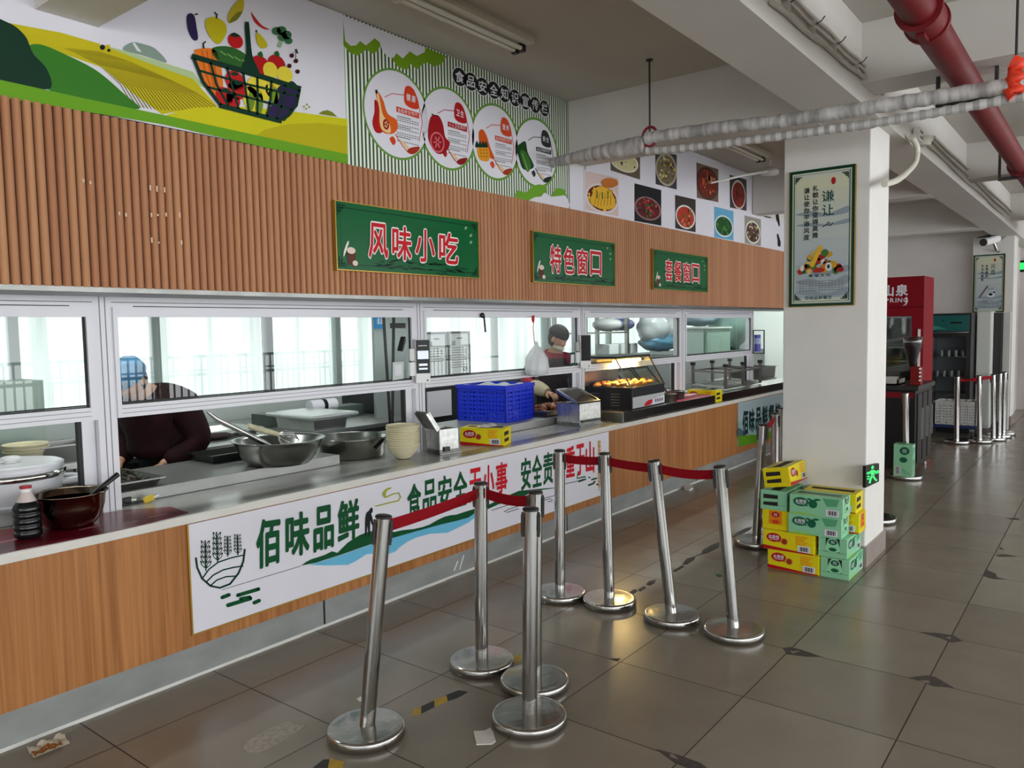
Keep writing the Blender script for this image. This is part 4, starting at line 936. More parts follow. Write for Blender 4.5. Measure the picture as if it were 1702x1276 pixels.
p = PY(1528, 236, 1.19)
t = thing('junction_box', tuple(p), 'pale junction box with curved hose on the beam behind the column', 'junction box')
IV = mat('ivory_plastic', (216, 214, 200), .4)
b = MB(); b.lathe([(.05, 0), (.075, .045), (.075, .055)], (p.x, 1.17, p.z-.03), IV, 16); b.build('box_body', t)
b = MB(); hp = [PY(*q, 1.165) for q in ((1515, 228), (1524, 244), (1522, 268), (1508, 286), (1490, 300), (1470, 306))]; b.tube(smooth_path(hp, 6), .02, IV, 12); b.build('hose', t)
b = MB(); b.box(p.x-.17, p.x-.06, 1.155, 1.2, p.z-.02, p.z+.07, WHITE); 
for q in range(2):
    for k in range(2): b.box(p.x-.155+q*.05, p.x-.125+q*.05, 1.153, 1.156, p.z-.005+k*.04, p.z+.012+k*.04, DARKG)
b.build('socket_block', t)

# fluorescent fittings (not lit)
LAMP = mat('lamp_enamel', (206, 204, 190), .4); TUBE = mat('unlit_tube', (214, 212, 200), .25)
def strip(px0, px1, label, z=CEIL_Z, off=.055):
    p0 = PZ(*px0, z-.05); p1 = PZ(*px1, z-.05); y = (p0.y+p1.y)/2
    t = thing('fluorescent_fitting', ((p0.x+p1.x)/2, y, z-.06), label, 'lamp')
    b = MB(); b.box(p0.x, p1.x, y-.075, y-.02, z-.045, z, LAMP); b.box(p0.x, p1.x, y-.02, y+.075, z-.03, z, LAMP); b.build('housing', t)
    for d in (.005, .055):
        b = MB(); b.cyl((p0.x+.03, y+d, z-.06), (p1.x-.03, y+d, z-.06), .014, TUBE, 12); b.build('tube', t)
    for x in (p0.x+.015, p1.x-.015):
        for d in (.005, .055):
            b = MB(); b.box(x-.014, x+.014, y+d-.018, y+d+.018, z-.08, z-.03, BLACK if x > p0.x+.1 else LAMP); b.build('tube_holder', t)
strip((660, -10), (880, 76), 'long unlit twin-tube fitting on the ceiling over the serving wall')
strip((1192, 238), (1284, 262), 'small unlit twin-tube fitting in the farther ceiling bay')
# ceiling fan blade seen at the far bay
p = PY(1280, 287, 2.9)
t = thing('wall_fan', tuple(p), 'pale fan with long rod in front of the dish photo poster', 'fan')
b = MB(); b.lathe([(.0, .06), (.05, .05), (.09, .015), (.09, -.02), (.0, -.03)], p, WHITE, 18); b.build('motor', t)
b = MB(); b.tube([p+Vector((-.0, 0, .02)), PY(1232, 292, 2.9), PY(1182, 304, 2.9)], [.014, .012, .008], WHITE, 8); b.build('blade', t)
b = MB(); b.tube([p+Vector((0, 0, .05)), Vector((p.x, p.y, CEIL_Z))], .012, WHITE, 8); b.build('down_rod', t)

# security camera and exit signs
p = PX(1655, 402, 13.86)
t = thing('security_camera', tuple(p), 'white bullet security camera on the distant column', 'camera')
b = MB(); b.tube([p+Vector((-.32, .12, -.02)), p+Vector((-.02, -.02, .05))], [.062, .058], WHITE, 16); b.build('housing', t)
b = MB(); b.slab([p+Vector((-.38, .20, .055)), p+Vector((-.38, .02, .055)), p+Vector((.0, -.1, .125)), p+Vector((.0, .06, .125))], (0, 0, 1), .012, DARKG); b.build('sun_visor', t)
b = MB(); b.tube([p+Vector((-.325, .122, -.021)), p+Vector((-.33, .124, -.0215))], .055, BLACK, 16); b.build('lens', t)
b = MB(); b.tube([p+Vector((-.1, .02, 0)), p+Vector((-.06, -.02, -.13)), p+Vector((.03, -.04, -.14))], .022, CHROME, 10); b.build('mount', t)
b = MB(); b.tube(smooth_path([PX(1662, 400, 13.87), PX(1672, 392, 13.88), PX(1681, 372, 13.88), PX(1684, 345, 13.88)], 5), .014, CAB, 8); b.build('cable', t)
GLOW = mat('exit_green_lit', (40, 214, 96), .4, emit=.9)
def exit_sign(pl, K, corners, label, n, loc, m_edge=BLACK):
    t = thing('exit_sign', loc, label, 'sign')
    P = [pl.p(K, *q) for q in corners]; b = MB(); b.slab(P, pl.n, .018, ink('exit_plate', (16, 22, 18))); b.build('plate', t)
    return t
CF_ = Plane(lambda x, y: PY(x, y, 1.238), (0, -1, 0)); KX = (1430, 760, 20)
t = exit_sign(CF_, KX, ((180, 290), (625, 195), (620, 800), (175, 1010)), 'lit green exit sign low on the aisle face of the big column', None, (5.55, 1.25, .8))
b = MB(); a = Art(b, CF_, KX)
a.ell(400, 330, 42, 58, GLOW, 2, -.3)
for pts, w in (([(395, 420), (405, 600)], 110), ([(350, 470), (250, 545), (210, 520)], 50), ([(420, 430), (500, 470), (520, 540)], 50), ([(380, 620), (330, 720), (300, 860)], 60), ([(420, 620), (480, 720), (540, 770)], 60)): a.line(pts, w, GLOW, 2)
a.line([(215, 520), (330, 500)], 60, GLOW, 3); a.line([(470, 500), (600, 470)], 60, GLOW, 3); a.poly([(560, 400), (615, 470), (565, 550)], GLOW, 3)
a.line([(215, 640), (300, 620)], 40, GLOW, 3); a.line([(215, 720), (290, 700)], 40, GLOW, 3)
b.build('running_figure', t)

# ================================================================ QUEUE BARRIERS
BELT = mat('dark_red_belt', (130, 4, 18), .75, bump=.15, bscale=200, spec=.15)
POLE = mat('steel_post', (164, 163, 160), .12, 1, var=.08, vscale=6, stretch=(4, 4, .6))
def base_metal(): return mat('dented_steel_base', (182, 181, 177), .17, 1, var=.16, vscale=6, bump=.38, bscale=7)
def post_proto():
    r = thing('barrier_post', (0, 0, 0), 'x', 'barrier post', 'steel queue barrier posts')
    b = MB(); b.lathe([(.142, 0), (.149, .004), (.1525, .009), (.1525, .034), (.150, .040), (.143, .043), (.138, .0425), (.12, .0435), (.07, .045), (.035, .046), (.0, .046)], (0, 0, 0), base_metal(), 48); b.build('base', r, local=True)
    b = MB(); b.cyl((0, 0, .04), (0, 0, .872), .0305, POLE, 24); b.build('pole', r, local=True)
    b = MB(); b.lathe([(.0, .880), (.027, .8795), (.0325, .877), (.0335, .870), (.0312, .8685)], (0, 0, 0), BLACK, 24); b.build('cap', r, local=True)
    for k in range(3):
        a_ = k*math.pi/2; b = MB(Matrix.Rotation(a_, 4, 'Z'))
        b.box(.0265, .037, -.015, .015, .765, .858, BLACK); b.box(.037, .039, -.009, .009, .775, .85, RUBBER); b.box(.0265, .034, -.018, .018, .79, .85, BLACK)
        b.build('belt_slot', r, local=True, bevel=.002)
    return r
proto = post_proto(); POSTS = {}
def post(key, base, top, label, turn=None):
    g = PZ(*base) if len(base) == 2 else Vector(base); d = ray(*top); n = Vector((g.x, g.y, 0)).normalized(); k = n.dot(g-CAM)/n.dot(d); tp = CAM+d*k
    lean = Vector((tp.x-g.x, tp.y-g.y, max(.6, tp.z-g.z))).normalized()
    o = proto if not POSTS else dup(proto); o['label'] = label; o.location = (g.x, g.y, 0); o['_w'] = (g.x, g.y, 0)
    view = math.atan2(-g.y, -g.x)
    q = Vector((0, 0, 1)).rotation_difference(lean)
    for ch in o.children:
        ch['_w'] = (g.x, g.y, 0)
        if ch.name.startswith('base'): ch.rotation_euler = (0, 0, len(POSTS)*1.3)
        else: ch.rotation_mode = 'QUATERNION'; ch.rotation_quaternion = q @ Euler((0, 0, view+math.pi/2+(turn or 0))).to_quaternion()
    head = Vector((g.x, g.y, 0))+q @ Vector((0, 0, .83))
    POSTS[key] = (o, head); return o
post('A', (609, 1222), (638, 853), 'leaning steel barrier post at the left of the front group')
post('B', (801, 1107), (799, 806), 'upright steel barrier post joined by red belt to the leaning front post')
post('C', (889, 1140), (890, 820), 'steel barrier post half hidden behind the nearer post of the front pair')
post('D', (880, 1200), (882, 846), 'steel barrier post at the front of the close pair beside the paper scrap')
post('E', (931, 992), (930, 748), 'steel barrier post nearest the counter in the row of four')
post('F', (1013, 1004), (1005, 754), 'steel barrier post second from the counter in the row of four')
post('G', (1117, 1030), (1087, 763), 'tilted steel barrier post third from the counter in the row of four')
post('H', (1220, 1055), (1196, 770), 'tilted steel barrier post at the aisle end of the row of four')
post('I', (1257, 905), (1268, 703), 'steel barrier post beside the stack of tissue cartons')
r1 = PZ(1288, 703, .875); r2 = PZ(1299, 697, .875)
post('R', (6.2, r1.y*6.2/r1.x, 0), (1288, 698), 'dull barrier post just behind the post beside the tissue cartons')
post('S', (6.62, r2.y*6.62/r2.x, 0), (1299, 696), 'barrier post peeking out from behind the far edge of the big column')
post('J', (11.5, 1.626, 0), (1591, 626), 'far barrier post standing before the white crate')
post('K', (1628, 735), (1627, 623), 'far barrier post in the middle of the distant row with red belt')
post('L', (12.05, 1.276, 0), (1651, 620), 'far barrier post at the end of the red belt in the distant row')
post('M', (12.38, 1.248, 0), (1662, 617), 'far barrier post second from the right of the distant row')
post('N', (12.71, 1.23, 0), (1670, 617), 'far barrier post rightmost of the distant row, against the column')
post('P', (1506, 795), (1505, 650), 'far barrier post with a green tissue carton standing on its base')
post('Q', (1456, 866), (1457, 720), 'barrier post mostly hidden behind the big column, only base edge showing')
def belt(a_, c_, sag=.0, tw=0, h=.048, owner=None):
    o, p0 = POSTS[a_]; p1 = POSTS[c_][1]; d = (p1-p0); L = d.length; d.normalize(); p0 = p0+d*.034; p1 = p1-d*.034
    n = Vector((-d.y, d.x, 0)).normalized(); b = MB(); N_ = 14; vs = []
    for i in range(N_+1):
        t_ = i/N_; c = p0.lerp(p1, t_)-Vector((0, 0, sag*4*t_*(1-t_))); an = tw*math.sin(math.pi*t_) if tw else 0
        up = Vector((0, 0, 1))*math.cos(an)+n*math.sin(an)
        for s_ in (-.5, .5):
            for k in (-.0007, .0007): vs.append(c+up*h*s_+(n*math.cos(an)-Vector((0, 0, 1))*math.sin(an))*k)
    fs = []
    for i in range(N_):
        q = i*4
        for u, v in ((0, 1), (1, 3), (3, 2), (2, 0)): fs.append((q+u, q+v, q+4+v, q+4+u))
    b.add(vs, fs, BELT); b.build('belt', o)
belt('A', 'B', .006); belt('B', 'C', .012); belt('E', 'F', .006); belt('F', 'G', .004); belt('G', 'H', .012)
belt('J', 'K', .01, 1.2); belt('K', 'L', -.01, .5); belt('I', 'R', .004)

# ================================================================ TISSUE CARTONS
CY, CGn = ink('carton_yellow', (224, 206, 26), .3), ink('carton_green', (140, 200, 160), .3)
CRED, CDG = ink('carton_red', (176, 22, 34), .3), ink('carton_dark_green', (24, 96, 66), .3)
HOLE = mat('carton_opening', (28, 22, 16), .8); COR = ink('carton_orange', (226, 128, 30), .3); PACK = film('cling_film', (220, 226, 222), .16, .12)
LX, WY, HZ = .325, .172, .126
def carton(loc, rz, kind, label, tilt=0, face='long', opened=False, up=False, group='tissue cartons piled against the column'):
    """long axis = local x; local -y is the printed long side, -x / +x the ends"""
    r = thing('tissue_carton', loc, label, 'carton', group, rz)
    r.rotation_euler = (tilt, 0, rz) if not up else (0, R_(-90), rz)
    r['_w'] = (0, 0, 0)
    base = CY if kind == 'y' else CGn; dk = CRED if kind == 'y' else CDG
    b = MB(); b.box(-LX/2, LX/2, -WY/2, WY/2, 0, HZ, base); b.build('box', r, local=True, bevel=.002)
    b = MB()
    for U, o in (((1, 0, 0), (-LX/2, -WY/2-.0005, 0)), ((-1, 0, 0), (LX/2, WY/2+.0005, 0))):
        pl = local_plane(o, U, (0, 0, 1)); a = Art(b, pl, ID)
        a.ell(.072, .082, .048, .029, dk, 1); a.poly([(.105, .067), (.122, .056), (.10, .058)], dk, 1)
        a.text('太阅悦', (.036, .098), (.108, .098), (.108, .074), (.036, .074), I_WHITE, 2, .03, .08)
        a.line([(.045, .069), (.10, .069)], .0035, I_WHITE, 2)
        if kind == 'y':
            a.ell(.140, .064, .022, .022, ink('fruit_ring', (196, 130, 60)), 1); a.ell(.140, .064, .017, .017, ink('carton_fruit', (150, 52, 30)), 2)
            a.poly([(0, .002), (LX, .002), (LX, .008), (.2, .014), (.08, .022), (0, .027)], CRED, 1)
            for k in range(5): a.poly([(.21, .112-.012*k), (.285-.01*(k % 3), .112-.012*k), (.285-.01*(k % 3), .106-.012*k), (.21, .106-.012*k)], COR, 1)
        else:
            a.ell(.146, .076, .027, .027, CDG, 1); a.curve([(.15, .10), (.165, .112), (.195, .108), (.175, .098)], CDG, 1, 3); a.curve([(.14, .10), (.125, .110), (.108, .104), (.125, .097)], CDG, 1, 3)
            a.poly([(0, .004), (.06, .016), (.13, .012), (.2, .004)], ink('carton_lime', (150, 196, 70)), 1)
            a.poly([(.205, .12), (.305, .12), (.29, .075), (.23, .07)], ink('carton_leafwash', (86, 160, 116)), 1)
        a.poly([(.225, .012), (.303, .012), (.303, .052), (.225, .052)], I_WHITE, 2)
        for k in range(11): a.poly([(.236+.0052*k, .018), (.2365+.0052*k+.001+.0018*(k % 3), .018), (.2365+.0052*k+.001+.0018*(k % 3), .046), (.236+.0052*k, .046)], I_BLACK, 3)
    for U, o in (((0, -1, 0), (-LX/2-.0005, WY/2, 0)), ((0, 1, 0), (LX/2+.0005, -WY/2, 0))):
        pl = local_plane(o, U, (0, 0, 1)); a = Art(b, pl, ID)
        if not opened:
            a.poly([(.045, .036), (.128, .036), (.128, .122), (.045, .122)], HOLE if kind != 'y' else COR, 1)
            a.curve([(.048, .04), (.125, .04), (.123, .085), (.105, .12), (.068, .12), (.05, .085)], COR if kind == 'y' else ink('carton_pack_green', (150, 214, 170)), 2, 4)
            a.ell(.087, .098, .026, .018, CRED if kind == 'y' else CDG, 3); a.glyph('悦', ((.075, .108), (.099, .108), (.099, .088), (.075, .088)), I_WHITE, 4)
            a.ell(.087, .052, .024, .012, ink('carton_pack_deep', (206, 70, 24)) if kind == 'y' else CDG, 3)
        else:
            a.poly([(.02, .028), (.115, .028), (.115, .10), (.02, .10)], HOLE, 1); a.poly([(.02, .05), (.115, .055), (.115, .075), (.02, .072)], CGn if kind == 'g' else CY, 2)
        a.line([(.004, .034), (WY-.004, .034)], .0015, dk if kind == 'g' else COR, 1)
    b.build('print', r, local=True)
    if up:
        pl = local_plane((-LX/2, WY/2, HZ+.0006), (0, -1, 0), (1, 0, 0)); b = MB(); a = Art(b, pl, ID)
        a.ell(.10, .26, .045, .04, CDG, 1); a.glyph('悦', ((.08, .28), (.12, .28), (.12, .24), (.08, .24)), I_WHITE, 2); a.ell(.09, .17, .036, .028, CDG, 1)
        a.poly([(.015, .02), (.06, .02), (.06, .10), (.015, .10)], I_WHITE, 1)
        for k in range(6): a.poly([(.02, .027+.012*k), (.055, .027+.012*k), (.055, .034+.012*k), (.02, .034+.012*k)], I_BLACK, 2)
        a.line([(.08, .08), (.155, .02)], .004, CDG, 1); a.line([(.08, .06), (.12, .02)], .004, CDG, 1)
        b.build('face_print', r, local=True)
    if not up:
        b = MB(); b.box(-LX/2+.03, LX/2-.03, -.03, .03, HZ, HZ+.0006, HOLE if opened else dk); b.build('tear_strip', r, local=True)
    return r
Pi2 = math.pi/2
# long side faces the camera (local -y -> world -x): rz = -90 ; end faces the camera: rz = 0
carton((4.96+WY/2, 1.607, 0), -Pi2, 'y', 'yellow tissue carton at the bottom left of the pile, printed long side out')
carton((4.975+LX/2, 1.353, 0), 0, 'g', 'green tissue carton at the bottom right of the pile, short end out')
carton((4.955+WY/2, 1.637, HZ+.001), -Pi2, 'y', 'yellow tissue carton on the bottom yellow one, printed long side out')
carton((4.985+LX/2, 1.370, HZ+.001), 0, 'g', 'green tissue carton on the bottom green one, short end out')
carton((4.985+LX/2-.0, 1.728, 2*HZ+.002), 0, 'y', 'yellow tissue carton in the third layer at left, short end out')
carton((4.965+WY/2, 1.476, 2*HZ+.002), -Pi2, 'g', 'green tissue carton in the third layer, round fruit printed on its long side')
carton((5.15+WY/2, 1.42, 2*HZ+.002), -Pi2, 'y', 'yellow tissue carton against the column in the third layer, peeking out at right')
carton((4.96+WY/2, 1.468, 3*HZ+.003), -Pi2, 'g', 'green tissue carton on top at the front, film torn, fruit print on its long side')
carton((5.15+WY/2, 1.44, 3*HZ+.003), -Pi2, 'y', 'pale yellow tissue carton lying on top against the column', opened=True)
carton((4.985+LX/2, 1.742, 3*HZ+.003), 0, 'g', 'green tissue carton with open end under the tilted yellow one', opened=True)
carton((4.99+LX/2, 1.715, 4*HZ+.030), 0, 'y', 'open yellow tissue carton tilted on the very top of the pile', tilt=R_(-9), opened=True)
pp = POSTS['P'][0].location
carton((pp.x-.04, pp.y-.0, .045+LX/2), 0, 'g', 'green tissue carton standing upright on a far barrier post base', up=True, group='tissue cartons on the far post base')

# ================================================================ FLOOR LITTER, TAPE AND CHIPS
def flat(name, pts, m, label=None, cat=None, z=.0012, parent=None, group=None):
    b = MB(); P = [Vector((*PZ(x, y).to_2d(), z)) for x, y in pts]
    b.slab(P, (0, 0, 1), z-.0002, m); o = b.build(name, parent)
    if label: tag(o, label, cat, group)
    return o
TAPEY, TAPEK = mat('floor_tape_yellow', (168, 136, 30), .6, var=.2, vscale=30), mat('floor_tape_black', (22, 20, 20), .6)
def tape(name_label, segs):
    b = MB()
    for m, pts in segs: b.slab([Vector((*PZ(x, y).to_2d(), .0012)) for x, y in pts], (0, 0, 1), .001, m)
    return tag(b.build('floor_tape', origin='base'), name_label, 'floor tape', 'worn hazard tape pieces on the floor')
tape('yellow and black hazard tape piece between the front barrier posts', [(TAPEY, [(684, 1190), (688, 1178), (700, 1175), (700, 1186)]), (TAPEK, [(700, 1186), (700, 1174), (722, 1164), (722, 1175)]), (TAPEY, [(722, 1175), (722, 1163), (742, 1156), (744, 1165)]), (TAPEK, [(744, 1165), (742, 1155), (762, 1147), (778, 1150), (760, 1160)])])
tape('short hazard tape end by the base of the leaning front post', [(TAPEK, [(520, 1276), (538, 1262), (548, 1262), (545, 1276)]), (TAPEY, [(545, 1276), (548, 1260), (572, 1266), (570, 1276)])])
tape('small yellow hazard tape scrap touching a front post base', [(TAPEY, [(853, 1092), (858, 1088), (868, 1090), (864, 1100), (852, 1104)])])
tape('broken dark tape strip beside the second post of the row of four', [(TAPEK, [(1044, 986), (1054, 979), (1060, 982), (1050, 989)]), (TAPEK, [(1060, 980), (1070, 974), (1074, 977), (1064, 983)]), (TAPEK, [(1074, 971), (1078, 966), (1090, 963), (1088, 969), (1080, 973)])])
tape('broken dark tape strip behind the tilted post pair', [(TAPEK, [(1119, 948), (1135, 939), (1137, 942), (1121, 951)]), (TAPEK, [(1134, 938), (1141, 928), (1156, 924), (1154, 930), (1142, 938)])])
tape('long broken dark tape strip leading to the post beside the cartons', [(TAPEK, [(1157, 923), (1166, 920), (1168, 914), (1182, 906), (1196, 901), (1195, 909), (1176, 919)]), (TAPEK, [(1216, 892), (1226, 884), (1240, 877), (1250, 875), (1247, 880), (1230, 889), (1222, 893)])])
flat('tape_residue', [(403, 1243), (406, 1234), (444, 1212), (482, 1196), (488, 1203), (508, 1205), (500, 1212), (462, 1236), (428, 1251), (410, 1250)], mat('greyish_tape_residue', (148, 140, 130), .7, var=.25, vscale=40), 'grey strip of peeled tape residue on the floor tile near the counter', 'tape residue')
flat('paper_scrap', [(787, 1216), (806, 1215), (815, 1210), (819, 1216), (824, 1232), (818, 1237), (792, 1238)], mat('paper_white', (206, 202, 194), .8), 'white paper scrap on the floor beside the front barrier posts', 'paper', .004)
flat('paper_scrap', [(593, 1162), (600, 1158), (604, 1166), (597, 1166)], mat('paper_white', (206, 202, 194), .8), 'tiny white paper bit behind the leaning front post', 'paper', .003)
flat('paper_scrap', [(1136, 812), (1140, 808), (1150, 808), (1152, 813), (1146, 816), (1138, 815)], mat('paper_white', (206, 202, 194), .8), 'crumpled white paper by the counter foot behind the tilted posts', 'paper', .02)
flat('floor_sticker', [(1189, 955), (1196, 954), (1200, 957), (1198, 959), (1192, 958)], ink('sticker_green', (40, 96, 60)), 'small green sticker on the floor between the tilted post and the cartons', 'sticker')
p = PZ(78, 1247)
t = thing('food_scrap', tuple(p), 'orange-brown food wrapper scrap on the floor at bottom left', 'litter')
b = MB(); r3 = random.Random(2)
b.grid(lambda u, v: p+Vector(((u-.5)*.10, (v-.5)*.045, .004+.018*abs(math.sin(u*9+v*3)*math.cos(v*7)))), 10, 6, mat('food_brown', (150, 92, 34), .5, var=.4, vscale=60)); b.build('crumbs', t)
b = MB(); b.grid(lambda u, v: p+Vector((.01+(u-.5)*.13, .008+(v-.5)*.06, .003+.03*abs(math.sin(u*7+v*5))*v)), 10, 5, film('wrapper_film', (226, 216, 190), .55)); b.build('film', t)
CHIP = mat('tile_chip_dark', (66, 58, 52), .8, var=.3, vscale=40); CHIPL = mat('tile_chip_light', (120, 112, 102), .7)
for pts in ([(1091, 1245), (1112, 1250), (1132, 1256), (1165, 1268), (1178, 1278), (1148, 1278), (1122, 1268), (1108, 1258)], [(1301, 1077), (1312, 1075), (1330, 1079), (1368, 1092), (1340, 1091), (1308, 1087)],
            [(1526, 1050), (1560, 1052), (1585, 1056), (1600, 1065), (1582, 1068), (1565, 1061)], [(1510, 1126), (1540, 1122), (1555, 1125), (1586, 1143), (1550, 1140), (1532, 1132)],
            [(1634, 957), (1640, 947), (1655, 953), (1657, 959), (1672, 963), (1650, 962)], [(1010, 1094), (1032, 1094), (1026, 1099)], [(1655, 922), (1672, 921), (1690, 925), (1660, 925)], [(1660, 912), (1664, 909), (1669, 914)], [(1672, 861), (1690, 861), (1698, 864), (1684, 864)]):
    flat('tile_chip', pts, CHIP, z=.0008, parent=floor)
for pts in ([(1112, 1252), (1120, 1254), (1128, 1262), (1116, 1259)], [(1571, 1060), (1579, 1058), (1580, 1062)], [(1527, 1131), (1543, 1131), (1546, 1135), (1538, 1135)], [(1312, 1082), (1330, 1082), (1318, 1086)]): flat('tile_chip', pts, CHIPL, z=.0012, parent=floor)
# ================================================================ ON THE SERVING COUNTER
CREAM = mat('cream_melamine', (214, 206, 172), .35, var=.04, vscale=6)
ENAM = mat('white_enamel', (220, 220, 224), .3, var=.05, vscale=5)
def W2(px, p): return px/ppm(p)/2
BENCH = .828
PLAT = mat('platform_steel', (150, 150, 147), .4, .6, var=.14, vscale=4)
# steel platforms behind the posts
t = thing('bench_platform', (2.4, 4.08, .768), 'low steel bench platform behind the window opening with the big basin', 'bench')
b = MB(); b.box(.3, 3.115, 3.79, 4.415, .7685, BENCH, PLAT); b.build('body', t, bevel=.002)
t = thing('bench_platform', (4.85, 4.08, .768), 'low steel bench platform under the blue crate', 'bench')
b = MB(); b.box(3.9, 5.80, 3.79, 4.415, .7685, BENCH, PLAT); b.build('body', t, bevel=.002)
# sheet of red print on the counter
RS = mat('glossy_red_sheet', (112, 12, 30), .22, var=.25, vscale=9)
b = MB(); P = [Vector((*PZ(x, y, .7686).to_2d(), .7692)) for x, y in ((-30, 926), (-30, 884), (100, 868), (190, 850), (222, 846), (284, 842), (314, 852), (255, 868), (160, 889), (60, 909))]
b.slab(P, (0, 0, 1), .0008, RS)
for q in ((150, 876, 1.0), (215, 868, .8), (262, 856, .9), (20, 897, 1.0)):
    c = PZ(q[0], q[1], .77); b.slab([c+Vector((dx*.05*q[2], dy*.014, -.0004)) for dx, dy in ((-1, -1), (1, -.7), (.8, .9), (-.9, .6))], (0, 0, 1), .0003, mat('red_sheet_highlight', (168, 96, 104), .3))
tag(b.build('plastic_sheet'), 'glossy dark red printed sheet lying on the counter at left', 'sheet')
# rice cooker
c = PY(20, 800, 4.035); pp_ = ppm(c); R = .222; cx, cy = c.x, c.y; zr = PY(20, 785, cy).z
t = thing('rice_cooker', (cx, cy, .7695), 'large white rice cooker with domed lid at the left end of the counter', 'rice cooker')
b = MB(); b.lathe([(R*.80, 0), (R*.88, .015), (R*.93, .06), (R*.955, zr-.7695-.04), (R*.97, zr-.7695-.02), (R*.9, zr-.7695-.012)], (cx, cy, BENCH), ENAM, 40); b.lathe([(R*.86, 0), (R*.86, .02)], (cx, cy, BENCH), ENAM, 40); b.build('body', t)
b = MB(); b.lathe([(R*.97, zr-.02), (R, zr-.012), (R, zr+.004), (R*.96, zr+.01)], (cx, cy, 0), CHROME, 44); b.build('rim_band', t)
b = MB(); b.lathe([(R*.955, zr+.008), (R*.93, zr+.018), (R*.75, zr+.028), (R*.45, zr+.036), (0, zr+.039)], (cx, cy, 0), mat('lid_steel', (200, 200, 200), .22, .7), 44); ld = b.build('lid', t)
b = MB(); b.lathe([(.075, zr+.034), (.07, zr+.043), (.03, zr+.046), (.022, zr+.055), (.042, zr+.061), (.045, zr+.070), (.03, zr+.076), (0, zr+.078)], (cx, cy, 0), WHITE, 28); b.build('lid_knob', ld)
b = MB(); h_ = PY(97, 797, 3.9); b.tube(smooth_path([(cx+R*.8, cy-.10, zr-.06), (cx+R+.03, cy-.12, zr-.055), (cx+R+.04, cy-.02, zr-.055), (cx+R*.85, cy+.05, zr-.06)], 5), .018, ENAM, 10); b.build('handle', t)
# soy sauce bottle
c = PZ(40, 890, .77); cx, cy = c.x, 3.50; c = Vector((cx, cy, .77)); Rb = W2(42, c); zt = PY(39, 807, cy).z
t = thing('sauce_bottle', (cx, cy, .77), 'dark soy sauce bottle with red cap beside the dark pot', 'bottle')
SOY = mat('soy_dark', (14, 17, 20), .15); H = zt-.77
b = MB(); prof = [(Rb*.75, 0), (Rb*.95, .006), (Rb, .02)]
for k in range(4): z = H*(.12+.115*k); prof += [(Rb, z), (Rb*.93, z+.006), (Rb*.93, z+.01), (Rb, z+.016)]
prof += [(Rb*1.02, H*.56), (Rb*.95, H*.62), (Rb*.70, H*.70)]
b.lathe(prof, (cx, cy, .77), SOY, 28); b.build('body', t)
b = MB(); b.lathe([(Rb*.70, H*.70), (Rb*.52, H*.80), (Rb*.40, H*.885)], (cx, cy, .77), mat('clear_pet_neck', (206, 190, 186), .2), 24); b.build('neck', t)
b = MB(); b.lathe([(Rb*.40, H*.885), (Rb*.42, H*.95), (Rb*.42, H*.955)], (cx, cy, .77), WHITE, 24); b.build('collar', t)
b = MB(); b.lathe([(Rb*.43, H*.945), (Rb*.44, H*.995), (Rb*.38, H), (0, H)], (cx, cy, .77), mat('cap_red', (170, 20, 44), .35), 24); b.build('cap', t)
# dark steel pot with ladle
c = PY(112, 826, 3.585); cx, cy = c.x, 3.56; Rp = W2(114, c); zr = PY(112, 819, cy).z
t = thing('stock_pot', (cx, cy, .77), 'deep polished pot with a brown tint and ladle in front of the rice cooker', 'pot')
POT = mat('stained_pot_steel', (140, 122, 108), .16, 1, var=.3, vscale=3)
b = MB(); h_ = zr-.77; b.lathe([(0, 0), (Rp*.55, 0), (Rp*.64, .01), (Rp*.80, h_*.28), (Rp*.90, h_*.62), (Rp*.93, h_*.93), (Rp, h_), (Rp, h_+.004), (Rp*.90, h_-.002), (Rp*.86, h_*.6), (Rp*.7, h_*.4), (0, h_*.36)], (cx, cy, .77), POT, 44); b.build('body', t)
b = MB(); b.lathe([(0, h_*.80), (Rp*.88, h_*.80)], (cx, cy, .77), mat('dark_broth', (40, 24, 14), .12), 36); b.build('broth', t)
t = thing('soup_ladle', tuple(PY(150, 824, 3.56)), 'dark-handled ladle leaning in the brown pot', 'ladle')
b = MB(); b.tube([PY(146, 828, 3.56), PY(165, 812, 3.565), PY(196, 788, 3.58)], [.008, .011, .012], BLACK, 12); b.build('handle', t)
b = MB(); q = PY(140, 834, 3.56); b.tube([q, PY(150, 825, 3.56)], .004, STEEL, 8); b.ball(q-Vector((0, 0, .02)), (.035, .035, .02), STEEL, 14, 8); b.build('bowl', t)
# tray of cooked greens
t = thing('serving_tray', (1.8, 3.99, BENCH), 'shallow steel tray of dark cooked greens behind the window post', 'tray')
def tray(b, x0, x1, y0, y1, z0, z1, m, lip=.012, taper=.025, th=.003):
    o0 = [(x0+taper, y0+taper), (x1-taper, y0+taper), (x1-taper, y1-taper), (x0+taper, y1-taper)]; o1 = [(x0, y0), (x1, y0), (x1, y1), (x0, y1)]; o2 = [(x0-lip, y0-lip), (x1+lip, y0-lip), (x1+lip, y1+lip), (x0-lip, y1+lip)]
    v = [(x, y, z0) for x, y in o0]+[(x, y, z1) for x, y in o1]+[(x, y, z1) for x, y in o2]+[(x, y, z1-.006) for x, y in o2]
    f = [(3, 2, 1, 0)]
    for i in range(4):
        j = (i+1) % 4; f += [(i, j, 4+j, 4+i), (4+i, 4+j, 8+j, 8+i), (8+i, 8+j, 12+j, 12+i)]
    b.add(v, f, m)
    v2 = [(x, y, z0+th) for x, y in [(p[0]+th, p[1]+th) if i in (0,) else p for i, p in enumerate(o0)]]
    b.add(v2, [(0, 1, 2, 3)], m)
